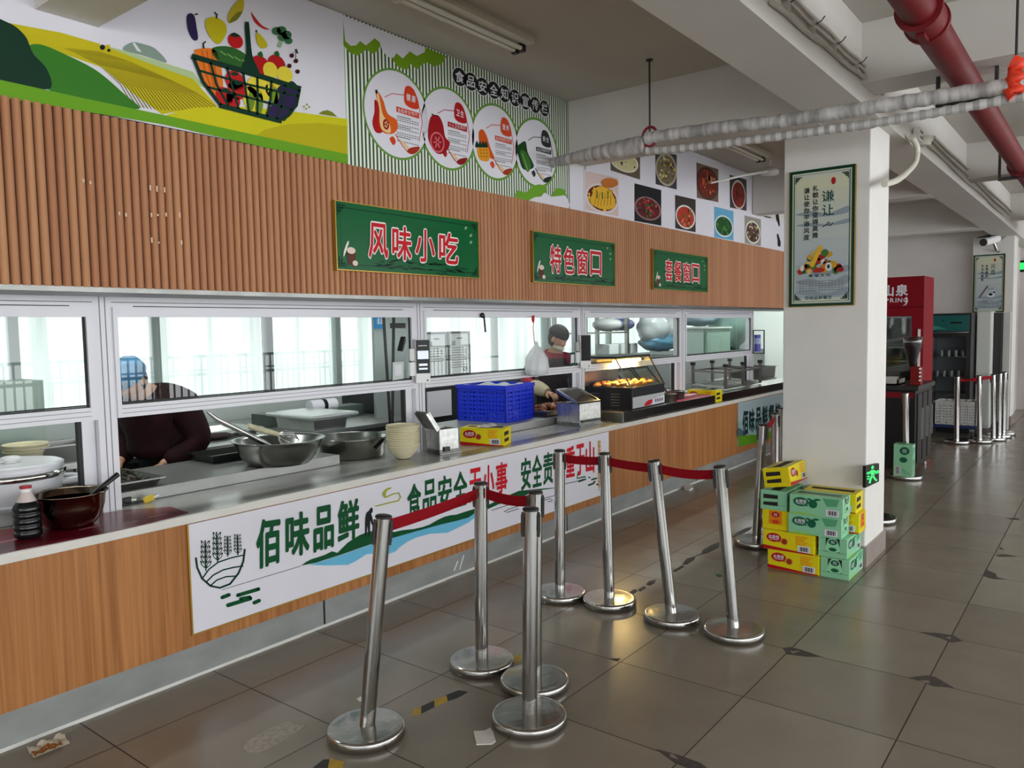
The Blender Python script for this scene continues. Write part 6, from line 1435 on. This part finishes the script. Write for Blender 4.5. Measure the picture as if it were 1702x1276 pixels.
# cabinets and machines behind the third window
t = thing('kitchen_fridge', (5.9, 5.9, 0), 'dark grey kitchen cabinet behind the blue crate', 'cabinet'); b = MB(); b.box(5.15, 7.6, 5.4, 6.2, 0, 1.02, mat('dark_cabinet', (42, 44, 46), .35)); b.build('body', t); b = MB(); b.box(5.55, 5.9, 5.385, 5.40, .72, .98, I_WHITE); b.build('paper_note', t)
b = MB(); b.box(6.2, 6.6, 5.385, 5.4, .1, .95, mat('dark_cabinet_door', (56, 58, 60), .35)); b.build('door', t)
t = thing('steel_partition', (5.2, 5.3, 0), 'steel partition with small blue notice behind the second window', 'partition'); x0, x1 = PY(622, 560, 5.3).x, PY(687, 560, 5.3).x
b = MB(); b.box(x0, x1, 5.3, 5.33, 0, 1.95, mat('partition_steel', (150, 158, 156), .35, .4)); b.build('board', t)
b = MB(); q = PY(622, 528, 5.29); q2 = PY(640, 546, 5.29); b.box(q.x, q2.x, 5.285, 5.299, q2.z, q.z+.12, ink('notice_blue', (38, 132, 196))); pl = local_plane((q.x, 5.2845, q2.z), (1, 0, 0), (0, 0, 1)); a = Art(b, pl, ID); W = q2.x-q.x
a.text('成品', (W*.2, .1), (W*.8, .1), (W*.8, .04), (W*.2, .04), I_WHITE, 1, .03); b.build('blue_notice', t)
t = thing('hanging_strap', tuple(PY(650, 560, 4.6)), 'black straps hanging in a narrow loop inside the second window', 'strap')
b = MB(); b.bar(PY(637, 500, 4.5)+Vector((-.05, 0, .95)), PY(650, 725, 4.5), .03, .004, BLACK); b.bar(PY(658, 500, 4.5)+Vector((.03, 0, .95)), PY(652, 725, 4.5), .03, .004, BLACK); b.build('strap', t); b = MB(); b.bar(PY(652, 541, 4.45), PY(672, 541, 4.45), .05, .04, DARKG); b.build('clamp', t)
b = MB(); b.bar(PY(665, 583, 4.45), PY(671, 560, 4.45), .05, .02, BLACK); b.build('handset', t)
# shelving with bags (right half of the kitchen)
t = thing('steel_rack', (8.4, 5.5, 0), 'steel storage rack behind the fourth serving window', 'rack')
xs_ = (PY(973, 580, 5.6).x, PY(1042, 580, 5.6).x)
for x in xs_:
    for y in (5.6, 6.1): b = MB(); b.box(x-.025, x+.025, y-.025, y+.025, 0, 1.8, STEEL); b.build('upright', t)
for z in (.9, PY(1000, 552, 5.6).z, 1.2):
    b = MB(); b.box(xs_[0], xs_[1], 5.58, 6.12, z-.02, z, STEEL); b.build('shelf', t)
zsh = PY(1000, 552, 5.6).z
for k, (px, m, lb) in enumerate(((1012, (196, 200, 200), 'white bundle on the top shelf of the steel rack'), (1032, (96, 96, 150), 'blue-violet bag on the top shelf of the steel rack'))):
    p = PY(px, 545, 5.8); b = MB(); b.ball((p.x, 5.82, zsh+.105), (.22, .2, .09), film('bundle_%d' % k, m, .95), 16, 10, lambda d: 1+.12*math.sin(d.x*7+d.y*5)); tag(b.build('wrapped_bundle'), lb, 'bundle')
for k, px in enumerate((1008, 1028, 1040)):
    p = PY(px, 590, 5.75); z_ = 1.2; b = MB(); b.box(p.x-.13, p.x+.13, 5.62, 5.85, z_+.001, z_+.15, ink('foam_box', (206, 214, 212))); tag(b.build('foam_box', bevel=.01), 'pale foam box on the lower rack shelf behind the fourth window', 'box', 'foam boxes on the steel rack')
t = thing('storage_bench', (12, 5.6, 0), 'long grey storage bench behind the fourth and fifth windows', 'bench'); b = MB(); b.box(10.05, 13.8, 5.0, 6.3, .0, 1.16, mat('storage_grey', (132, 136, 136), .5)); b.build('body', t)
for k, (px, py, m, r_, lb) in enumerate(((1086, 545, (170, 178, 180), (.26, .22, .24), 'large grey roll of plastic bags behind the fourth window'), (1108, 548, (186, 190, 190), (.2, .2, .2), 'pale plastic bag at the right edge of the fourth window'), (1096, 569, (70, 116, 140), (.42, .25, .13), 'wide blue bag behind the fourth window'),
        (1160, 530, (120, 140, 152), (.6, .2, .12), 'blue-grey tarpaulin bundle behind the fifth window'), (1212, 540, (110, 136, 130), (.45, .3, .44), 'big green-grey bag behind the fifth window'))):
    p = PY(px, py, 5.35+.12*(k % 2)); b = MB(); b.ball(p, r_, film('bag_tone_%d' % k, m, .95, .25), 20, 14, lambda d: 1+.07*math.sin(d.x*9+d.z*6)+.05*math.sin(d.y*11)); tag(b.build('storage_bag'), lb, 'bag')
for k, (x0_, x1_, c, lb) in enumerate(((1138, 1170, (150, 172, 166), 'row of pale green tubs behind the fifth window, left one'), (1176, 1214, (136, 166, 152), 'pale green lidded tub behind the fifth window, right one'))):
    a0, a1 = PY(x0_, 560, 5.0), PY(x1_, 560, 5.0); zt_, zb_ = PY(x0_, 546, 5.0).z, PY(x0_, 562, 5.0).z
    t = thing('storage_tub', (a0.x, 5.1, zb_), lb, 'tub'); b = MB(); b.box(a0.x, a1.x, 5.0, 5.18, 1.165, zt_, film('tub_%d' % k, c, .95)); b.build('body', t, bevel=.01); b = MB(); b.box(a0.x-.02, a1.x+.02, 4.98, 5.2, zt_, zt_+.025, ink('tub_lid', (206, 214, 210))); b.build('lid', t)
# sanitiser rack on the end wall
pa = PY(1262, 566, 3.66); t = thing('wire_holder', tuple(pa), 'black wire holder with a blue sanitiser bottle at the far window end', 'holder')
b = MB(); P = [PY(*q, 3.66) for q in ((1252, 549), (1270, 549), (1270, 587), (1252, 587))]
for i in range(4): b.bar(P[i], P[(i+1) % 4], .012, .012, BLACK)
b.build('frame', t)
b = MB(); q0, q1 = PY(1259, 584, 3.65), PY(1259, 556, 3.65); b.cyl(q0, q1, .04, ink('bottle_violet', (96, 92, 180), .3), 16); b.cyl(q0.lerp(q1, .45), q0.lerp(q1, .8), .0405, ink('bottle_label', (176, 190, 226)), 16); tag(b.build('sanitiser_bottle'), 'violet sanitiser bottle in the black wire holder', 'bottle')

# ================================================================ KITCHEN WORKERS
SKIN = mat('skin', (196, 146, 118), .5); HAIR = mat('dark_hair', (24, 20, 20), .6)
MAROON = mat('dark_maroon_jacket', (34, 8, 13), .85, var=.25, vscale=9, bump=.5, bscale=9, spec=.2); REDJ = mat('red_work_jacket', (150, 28, 52), .6, var=.2, vscale=14)
APRON = mat('dark_apron', (38, 30, 34), .7); TROUS = mat('dark_trousers', (30, 30, 34), .8)
def skin_mesh(joints, edges, radii, sub=2):
    """one smooth continuous surface grown on a joint graph"""
    me = bpy.data.meshes.new('s'); me.from_pydata([tuple(j) for j in joints], edges, []); o = bpy.data.objects.new('s', me); COL.objects.link(o)
    md = o.modifiers.new('skin', 'SKIN'); md.use_smooth_shade = True
    for i, r in enumerate(radii):
        d = me.skin_vertices[0].data[i]; d.radius = r if hasattr(r, '__len__') else (r, r); d.use_root = (i == 0)
    s_ = o.modifiers.new('sub', 'SUBSURF'); s_.levels = sub; s_.render_levels = sub
    bpy.context.view_layer.update()
    ev = o.evaluated_get(bpy.context.evaluated_depsgraph_get()); m2 = bpy.data.meshes.new_from_object(ev)
    v = [Vector(x.co) for x in m2.vertices]; f = [tuple(p.vertices) for p in m2.polygons]
    bpy.data.objects.remove(o); bpy.data.meshes.remove(me); bpy.data.meshes.remove(m2)
    return v, f
def head(b, c, Mr):
    """head with brow, nose, lips, chin, ears and eyes; faces local -y"""
    g = lambda d, p, s_: math.exp(-((d-Vector(p)).length/s_)**2)
    def f(d):
        k = 1.0
        k += .16*g(d, (0, -1, -.12), .16)+.06*g(d, (0, -.95, .12), .10)              # nose
        k -= .07*(g(d, (.32, -.9, .12), .17)+g(d, (-.32, -.9, .12), .17))            # sockets
        k += .045*(g(d, (.3, -.88, .32), .2)+g(d, (-.3, -.88, .32), .2))             # brow
        k += .05*g(d, (0, -.93, -.40), .13)-.03*g(d, (0, -.9, -.52), .08)+.07*g(d, (0, -.75, -.72), .2)
        k += .03*(g(d, (.55, -.75, -.1), .25)+g(d, (-.55, -.75, -.1), .25))
        if d.z < -.1: k *= 1-.16*min(1, (-d.z-.1)/.7)*abs(d.x)
        return k
    old = b.M; b.M = Matrix.Translation(c) @ Mr
    b.ball((0, 0, 0), (.076, .096, .118), SKIN, 40, 28, f)
    for s_ in (-1, 1):
        b.ball((.08*s_, .008, -.005), (.012, .022, .034), SKIN, 12, 8)
        b.ball((.030*s_, -.080, .014), (.013, .010, .008), I_WHITE, 12, 8); b.ball((.030*s_, -.0885, .014), (.006, .004, .006), I_BLACK, 10, 6)
    b.ball((0, -.089, -.046), (.024, .010, .008), mat('lips', (158, 88, 80), .5), 12, 8)
    b.M = old
def hand(b, wrist, fwd, side, m):
    """palm, four bent fingers of different length and a thumb on the side"""
    fwd = Vector(fwd).normalized(); side = Vector(side).normalized(); dn = fwd.cross(side).normalized()
    if dn.z > 0: dn = -dn
    w_ = Vector(wrist); pc = w_+fwd*.05
    b.tube([w_-fwd*.03, w_, w_+fwd*.045, w_+fwd*.085], [.026, .027, .036, .030], m, 14, flat=.55)
    for k, (o_, L) in enumerate(((-.030, .066), (-.010, .076), (.010, .072), (.029, .056))):
        r0 = w_+fwd*.078+side*o_; P = [r0, r0+fwd*L*.45+dn*.006, r0+fwd*L*.78+dn*.024, r0+fwd*L*.88+dn*.045]; b.tube(smooth_path(P, 4), [.0095]*9+[.0085]*3+[.006], m, 8)
    r0 = w_+fwd*.025-side*.030; P = [r0, r0+fwd*.025-side*.022+dn*.008, r0+fwd*.055-side*.026+dn*.022]; b.tube(smooth_path(P, 4), [.012]*5+[.010]*3+[.007], m, 8)
def person(loc, rz, label, J, headM, jacket, cap_fn, sleeve=None, extra=None, bulk=1.0):
    t = thing('person', loc, label, 'person', None, rz); t['_w'] = (0, 0, 0)
    names = list(J); idx = {n: i for i, n in enumerate(names)}
    E = [('pelvis', 'waist'), ('waist', 'chest'), ('chest', 'neck'), ('neck', 'headc'), ('chest', 'shR'), ('shR', 'elR'), ('elR', 'wrR'), ('chest', 'shL'), ('shL', 'elL'), ('elL', 'wrL'), ('pelvis', 'hipR'), ('hipR', 'knR'), ('knR', 'anR'), ('anR', 'toR'), ('pelvis', 'hipL'), ('hipL', 'knL'), ('knL', 'anL'), ('anL', 'toL')]
    rad = dict(pelvis=.125, waist=.115, chest=.125, neck=.052, headc=.05, shR=.066, elR=.044, wrR=.028, shL=.066, elL=.044, wrL=.028, hipR=.085, knR=.056, anR=.038, toR=.032, hipL=.085, knL=.056, anL=.038, toL=.032)
    v, f = skin_mesh([J[n] for n in names], [(idx[a], idx[b_]) for a, b_ in E], [rad[n] for n in names])
    b = MB(); b.add(v, f, SKIN, True); head(b, J['headc'], headM)
    for s_ in ('R', 'L'):
        fw = Vector(J['wr'+s_])-Vector(J['el'+s_]); sd = Vector((1, 0, 0)) if s_ == 'R' else Vector((-1, 0, 0)); sd = (sd-fw*sd.dot(fw)/fw.length_squared); hand(b, J['wr'+s_], fw, sd, SKIN)
    b.build('body', t, local=True)
    kj = ['hem', 'pelvis', 'waist', 'chest', 'neck0', 'shR', 'elR', 'cuR', 'shL', 'elL', 'cuL']; Jj = dict(J); Jj['neck0'] = Vector(J['chest']).lerp(Vector(J['neck']), .92); Jj['hem'] = Vector(J['pelvis'])-Vector((0, 0, .13))
    for s_ in 'RL': Jj['cu'+s_] = Vector(J['el'+s_]).lerp(Vector(J['wr'+s_]), .9)
    Ej = [('hem', 'pelvis'), ('pelvis', 'waist'), ('waist', 'chest'), ('chest', 'neck0'), ('chest', 'shR'), ('shR', 'elR'), ('elR', 'cuR'), ('chest', 'shL'), ('shL', 'elL'), ('elL', 'cuL')]
    rj = dict(hem=.17, pelvis=.165, waist=.155, chest=.165, neck0=.09, shR=.095, elR=.075, cuR=.052, shL=.095, elL=.075, cuL=.052); ix = {n: i for i, n in enumerate(kj)}
    v, f = skin_mesh([Jj[n] for n in kj], [(ix[a], ix[c]) for a, c in Ej], [rj[n]*(bulk if n in ('hem', 'pelvis', 'waist', 'chest') else 1+(bulk-1)*.4) for n in kj]); b = MB(); b.add(v, f, jacket, True); b.build('jacket', t, local=True)
    kt = ['pelvis', 'hipR', 'knR', 'anR', 'hipL', 'knL', 'anL']; it = {n: i for i, n in enumerate(kt)}; rt = dict(pelvis=.14, hipR=.105, knR=.08, anR=.06, hipL=.105, knL=.08, anL=.06)
    v, f = skin_mesh([J[n] for n in kt], [(it[a], it[c]) for a, c in (('pelvis', 'hipR'), ('hipR', 'knR'), ('knR', 'anR'), ('pelvis', 'hipL'), ('hipL', 'knL'), ('knL', 'anL'))], [rt[n] for n in kt]); b = MB(); b.add(v, f, TROUS, True); b.build('trousers', t, local=True)
    for s_ in 'RL':
        a_ = Vector(J['an'+s_]); q = Vector(J['to'+s_]); b = MB(); b.tube([a_+(a_-q)*.35-Vector((0, 0, .03)), a_-Vector((0, 0, .03)), a_.lerp(q, .6)-Vector((0, 0, .005)), q+(q-a_)*.15], [.04, .05, .045, .03], BLACK, 12); b.build('shoe', t, local=True)
    b = MB(Matrix.Translation(J['headc']) @ headM); b.ball((0, .012, .012), (.081, .098, .116), HAIR, 28, 16, lambda d: 1.0 if d.y > -.25 or d.z > .55 else .8); b.build('hair', t, local=True)
    b = MB(Matrix.Translation(J['headc']) @ headM); cap_fn(b); b.build('cap', t, local=True)
    if sleeve:
        for s_ in 'RL':
            a_, c_ = Vector(J['el'+s_]), Vector(J['wr'+s_]); b = MB(); b.tube([a_.lerp(c_, q) for q in (.36, .5, .7, .85, 1.0)], [.064, .076, .072, .064, .045], sleeve, 16); b.build('oversleeve', t, local=True)
    if extra: extra(t)
    return t
VV = Vector
# first worker: bends over the bench, face down, only cap and jacket clear
J1 = dict(pelvis=VV((0, .05, .93)), waist=VV((0, .04, 1.02)), chest=VV((0, -.01, 1.15)), neck=VV((0, -.11, 1.265)), headc=VV((0, -.19, 1.32)),
          shR=VV((-.20, .01, 1.15)), elR=VV((-.285, .05, .92)), wrR=VV((-.17, -.16, .80)), shL=VV((.20, .01, 1.15)), elL=VV((.285, .07, .92)), wrL=VV((.16, -.16, .80)),
          hipR=VV((-.09, .06, .86)), knR=VV((-.10, .03, .48)), anR=VV((-.10, .06, .09)), toR=VV((-.11, -.10, .035)), hipL=VV((.09, .06, .86)), knL=VV((.10, .03, .48)), anL=VV((.10, .06, .09)), toL=VV((.11, -.10, .035)))
BCAP = mat('blue_mottled_cap', (70, 128, 168), .7, var=.45, vscale=22)
def cap1(b): b.ball((0, .01, .045), (.098, .118, .098), BCAP, 30, 18, lambda d: 1+.04*math.sin(d.x*12)*math.sin(d.y*9) if d.z > -.25 else .9); b.lathe([(.094, .0), (.1, .012), (.096, .03)], (0, .01, .01), BCAP, 30, 1, 1.2)
person((2.46, 4.73, 0), R_(-74), 'person in dark maroon jacket and mottled blue cap bending over the bench', J1, Matrix.Rotation(R_(40), 4, 'X'), MAROON, cap1, bulk=1.42)
# second worker
J2 = dict(pelvis=VV((0, .05, .92)), waist=VV((0, .03, 1.03)), chest=VV((0, -.02, 1.22)), neck=VV((.015, -.06, 1.365)), headc=VV((.05, -.10, 1.475)),
          shR=VV((-.205, -.01, 1.235)), elR=VV((-.29, -.09, 1.03)), wrR=VV((-.06, -.36, .945)), shL=VV((.205, -.02, 1.235)), elL=VV((.37, -.1, 1.02)), wrL=VV((.42, -.34, .98)),
          hipR=VV((-.09, .05, .85)), knR=VV((-.10, .03, .47)), anR=VV((-.10, .06, .09)), toR=VV((-.11, -.10, .035)), hipL=VV((.09, .05, .85)), knL=VV((.10, .03, .47)), anL=VV((.10, .06, .09)), toL=VV((.11, -.10, .035)))
KCAP = mat('black_cap', (34, 40, 42), .8)
def cap2(b):
    b.ball((0, .012, .062), (.094, .112, .088), KCAP, 30, 18, lambda d: 1+.03*math.sin(d.x*10) if d.z > -.3 else .92); b.lathe([(.088, 0), (.092, .02)], (0, .008, .03), KCAP, 30, 1, 1.18)
    b.ball((0, .07, .05), (.07, .055, .05), KCAP, 18, 12)
def extra2(t):
    b = MB(); b.grid(lambda u, v: Vector(((u-.5)*.34*(1-.25*v), -.165-.03*math.sin(u*3.14)+.0*v, .70+.58*v)), 10, 10, APRON); b.build('apron', t, local=True, solid=.004)
    b = MB(Matrix.Translation(J2['headc']) @ (Matrix.Rotation(R_(62), 4, 'Z') @ Matrix.Rotation(R_(28), 4, 'X'))); b.ball((0, -.034, -.068), (.058, .078, .040), mat('pale_mask', (206, 202, 176), .8), 24, 14); b.build('mask', t, local=True)
person((6.72, 4.68, 0), R_(-55), 'person in red jacket, dark cap and apron with beige oversleeves serving food', J2, Matrix.Rotation(R_(62), 4, 'Z') @ Matrix.Rotation(R_(28), 4, 'X'), REDJ, cap2, mat('beige_oversleeve', (196, 184, 156), .7, bump=.5, bscale=30), extra2)
# ================================================================ FAR END: fridges, drinks machine, trolley
REDM = mat('fridge_red', (128, 4, 22), .6, spec=.2)
# red drinks fridge
x0, y0, y1, H = 10.5, 1.862, 2.56, 2.14
t = thing('drinks_fridge', (x0+.3, 2.2, 0), 'tall red glass-door drinks fridge with white 山泉 lettering', 'fridge')
def fridge_shell(x0, x1, y0, y1, z0, z1, m, zt):
    b = MB(); b.box(x0, x1, y0, y0+.03, z0, z1, m); b.box(x0, x1, y1-.03, y1, z0, z1, m); b.box(x1-.03, x1, y0+.03, y1-.03, z0, z1, BLACK); b.box(x0, x1, y0+.03, y1-.03, zt, z1, m); b.box(x0, x1, y0+.03, y1-.03, z0, z0+.12, m); return b
fridge_shell(x0+.03, x0+.62, y0, y1, .06, H, REDM, H-.4).build('cabinet', t)
for yy in (y0+.06, y1-.06): b = MB(); b.cyl((x0+.1, yy, 0), (x0+.1, yy, .06), .025, BLACK, 10); b.cyl((x0+.55, yy, 0), (x0+.55, yy, .06), .025, BLACK, 10); b.build('foot', t)
b = MB(); b.box(x0, x0+.03, y0, y1, H-.36, H, REDM); b.box(x0+.01, x0+.035, y0-.001, y0+.012, .1, H, mat('fridge_dark_red', (70, 10, 18), .4)); b.build('header', t)
pl = local_plane((x0-.001, y1, H), (0, -1, 0), (0, 0, 1)); b = MB(); a = Art(b, pl, ID); W = y1-y0
a.text('山泉', (W-.47, -.09), (W-.17, -.09), (W-.17, -.235), (W-.47, -.235), I_WHITE, 1, .035, .08)

for ch, u0, u1 in (('S', 0, .05), ('P', .062, .11), ('R', .122, .172), ('I', .184, .196), ('N', .209, .26), ('G', .272, .325)): a.glyph(ch, ((W-.50+u0, -.255), (W-.50+u1, -.255), (W-.50+u1, -.31), (W-.50+u0, -.31)), I_WHITE, 1, .02)
a.curve([(W-.20, -.25), (W-.185, -.255), (W-.18, -.31), (W-.20, -.345), (W-.235, -.35), (W-.205, -.33)], I_WHITE, 2, 4)
b.build('lettering', t)
b = MB(); z1 = H-.38
for q in ((y0, y0+.13, .12, z1), (y1-.13, y1, .12, z1), (y0+.13, y1-.13, z1-.1, z1), (y0+.13, y1-.13, .12, .24)): b.box(x0, x0+.03, *q, REDM)
d = b.build('door', t)
b = MB(); b.box(x0+.012, x0+.018, y0+.13, y1-.13, .24, z1-.1, glass('fridge_glass', (.72, .74, .72), 0.02, 1.6)); b.build('glass_pane', d)
b = MB(); b.box(x0-.03, x0, y0+.03, y0+.055, .9, 1.5, WHITE); b.build('handle', d)
b = MB(); b.box(x0+.56, x0+.589, y0+.031, y1-.031, .19, H-.41, mat('fridge_interior', (170, 172, 168), .5)); b.build('liner', t); b = MB()
for z in (.5, .85, 1.1, 1.27): b.box(x0+.05, x0+.55, y0+.032, y1-.032, z, z+.012, STEEL)
b.build('shelf_set', t)
p = PX(1478, 558, x0+.0)
# black glass fridge
x0, y0, y1, H = 12.5, 1.62, 2.165, 1.70
t = thing('display_fridge', (x0+.3, 1.9, 0), 'black glass-door display fridge with teal header panel', 'fridge')
fridge_shell(x0+.03, x0+.6, y0, y1, .0, H, BLACK, H-.28).build('cabinet', t)
b = MB(); b.box(x0, x0+.03, y0+.03, y1-.03, H-.25, H-.03, ink('fridge_teal', (34, 92, 88), .35)); pl = local_plane((x0-.0005, y1-.03, H-.03), (0, -1, 0), (0, 0, 1)); a = Art(b, pl, ID)
a.poly([(.26, -.09), (.40, -.09), (.40, -.115), (.26, -.115)], I_BLACK, 1); a.ell(.17, -.07, .012, .012, I_DG, 1); a.curve([(.0, -.2), (.12, -.19), (.22, -.2), (.1, -.15), (.02, -.14)], ink('fridge_teal_light', (60, 130, 116)), 1)
b.build('header', t)
b = MB()
for q in ((y0, y0+.05, .08, H-.28), (y1-.05, y1, .08, H-.28), (y0+.05, y1-.05, H-.33, H-.28), (y0+.05, y1-.05, .08, .14)): b.box(x0, x0+.03, *q, BLACK)
d = b.build('door', t)
b = MB(); b.box(x0+.012, x0+.017, y0+.05, y1-.05, .14, H-.33, glass('fridge_glass2', (.86, .88, .88), .03, 1.8)); b.build('glass_pane', d)
b = MB(); b.box(x0, x0+.02, y0+.03, y1-.03, H-.275, H-.262, STEEL); b.build('trim_strip', t)
b = MB(); b.box(x0+.54, x0+.569, y0+.031, y1-.031, .13, H-.29, mat('fridge_interior2', (190, 192, 194), .5)); b.box(x0+.04, x0+.54, y0+.031, y0+.036, .13, H-.29, MATS['fridge_interior2']); b.box(x0+.04, x0+.54, y1-.036, y1-.031, .13, H-.29, MATS['fridge_interior2']); b.build('liner', t)
b = MB()
for z in (.55, .79, 1.08): b.box(x0+.05, x0+.53, y0+.032, y1-.032, z, z+.012, STEEL)
b.build('shelf_set', t)
for z in (.802, 1.092):
    for k in range(4):
        yy = y1-.12-.09*k-(.05 if z > 1 else 0)
        if yy < y0+.08: continue
        b = MB(); b.cyl((x0+.09, yy, z+.0005), (x0+.09, yy, z+.085), .026, mat('drink_can', (150, 150, 152), .35, .5), 12); o = b.build('drink_can'); tag(o, 'grey drink can on a shelf of the black display fridge', 'can', 'cans in the black display fridge')
# white cabinet; a black slab stands in for the dark gap beside it
t = thing('tall_cabinet', (13.1, 1.5, 0), 'narrow white cabinet between the black fridge and the distant column', 'cabinet')
b = MB(); b.box(12.92, 13.4, 1.43, 1.605, .05, 1.72, ink('cabinet_white', (196, 198, 192))); b.build('body', t); b = MB(); b.box(12.905, 12.92, 1.44, 1.598, .1, 1.70, ink('cabinet_door', (206, 208, 202))); b.build('door', t)
t = thing('gap_slab', (13.3, 1.33, 0), 'slim black slab standing in for the dark gap before the distant column', 'gap_slab'); b = MB(); b.box(13.2, 13.42, 1.33, 1.425, 0, 1.70, BLACK); b.build('body', t); b = MB(); b.box(13.3, 13.42, 1.235, 1.32, 0.0, 1.70, ink('cabinet_white', (196, 198, 192))); b.build('side_panel', t)
# door with dark curtain beyond the column
b = MB(); b.box(16.38, 16.45, .35, 1.2, 0, 2.1, mat('door_frame_dark', (70, 62, 60), .5)); dr = struct(b.build('door_1', origin=None))
b = MB(); b.grid(lambda u, v: Vector((16.33+.02*math.sin(u*40), .4+u*.75, .02+v*2.0)), 60, 2, mat('door_curtain', (120, 112, 108), .6)); b.build('strip_curtain', dr)
KE = (1690, 430, 10); pe = PX(1704, 442, 16.40)
t = thing('exit_sign', tuple(pe), 'distant green exit sign above the curtained door', 'sign'); b = MB(); b.box(16.38, 16.42, pe.y-.1, pe.y+.12, pe.z-.1, pe.z+.1, ink('exit_plate', (16, 22, 18))); b.build('plate', t); b = MB(); b.box(16.375, 16.38, pe.y-.08, pe.y+.1, pe.z-.06, pe.z+.06, GLOW); b.build('lit_panel', t)

# black drinks machine and what stands on it
t = thing('drinks_machine', (9.3, 2.0, 0), 'black cabinet-style drinks machine behind the big column', 'machine')
x0, x1, y0, y1 = 8.86, 9.72, 1.63, 2.25
b = MB(); b.box(x0, x1, y0, y1, .06, .88, mat('machine_dark', (24, 23, 24), .4, spec=.25)); b.build('cabinet', t, bevel=.006)
b = MB(); b.box(x0-.03, x1+.02, y0-.03, y1+.02, .88, .93, BLACK); b.build('top', t, bevel=.004)
b = MB(); b.box(x0-.006, x0, y0+.02, y1, .80, .86, ink('machine_red_band', (120, 16, 26))); b.build('red_band', t)
for k in range(3):
    b = MB(); b.box(x0+.06+k*.27, x0+.28+k*.27, y0-.012, y0, .12, .84, mat('machine_door', (36, 34, 35), .4, spec=.25)); dd = b.build('door', t); b = MB(); b.box(x0+.24+k*.27, x0+.255+k*.27, y0-.03, y0-.012, .35, .68, STEEL); b.build('handle', dd)
for x in (x0+.05, x1-.05):
    for y in (y0+.05, y1-.05):
        b = MB(); b.cyl((x, y, 0), (x, y, .06), .022, STEELD, 10); b.build('foot', t)
p = PX(1515, 602, 9.0); zt = .93
t = thing('bean_hopper', (9.05, p.y, zt), 'dark conical dispenser with clear top and red base on the drinks machine', 'dispenser')
b = MB(); b.lathe([(.02, .17), (.035, .22), (.055, .30), (.085, .40), (.088, .44)], (9.05, p.y, zt), mat('hopper_dark', (26, 18, 18), .2), 20); b.build('hopper', t)
b = MB(); b.lathe([(.088, .44), (.094, .50), (.088, .503), (.082, .44)], (9.05, p.y, zt), glass('hopper_glass', (.75, .75, .75), .05, 2), 20); b.build('clear_rim', t)
b = MB(); b.box(9.0, 9.1, p.y-.09, p.y+.01, zt, zt+.19, ink('hopper_red', (126, 26, 20))); b.build('base', t, bevel=.004)
b = MB(); 
for k in range(4): b.cyl((9.0, p.y-.085, zt+.05+.04*k), (8.985, p.y-.085, zt+.05+.04*k), .012, WHITE, 10)
b.build('button_row', t)
t = thing('steel_tray', (8.98, 2.0, zt), 'low steel drip tray with rim on the drinks machine', 'tray')
b = MB(); b.box(8.88, 9.2, 1.80, 2.22, zt, zt+.015, STEEL); b.box(8.88, 8.895, 1.80, 2.22, zt, zt+.09, STEEL); b.box(9.185, 9.2, 1.80, 2.22, zt, zt+.05, STEEL); b.box(8.88, 9.2, 1.80, 1.815, zt, zt+.06, STEEL); b.build('tray_body', t)
# trolley and crate
BLUE = mat('trolley_blue', (20, 40, 92), .5)
t = thing('platform_trolley', (12.2, 1.75, 0), 'low blue platform trolley before the black fridge', 'trolley')
b = MB(); b.box(11.93, 12.44, 1.455, 2.12, .14, .185, BLUE); b.build('platform', t, bevel=.01)
for x in (12.02, 12.36):
    for y in (1.52, 2.04): b = MB(); b.cyl((x, y-.018, .055), (x, y+.018, .055), .055, DARKG, 16); b.box(x-.03, x+.03, y-.025, y+.025, .10, .14, STEELD); b.build('caster', t)
CW = mat('crate_white', (200, 200, 196), .5)
t = thing('plastic_crate', (12.18, 1.72, .185), 'white slotted plastic crate on the blue trolley', 'crate')
mesh_crate(t, 11.96, 12.36, 1.47, 1.97, .186, .505, CW, 6, 4)
# ---------------------------------------------------------------- tidy helper properties
for o in bpy.data.objects:
    if '_w' in o: del o['_w']
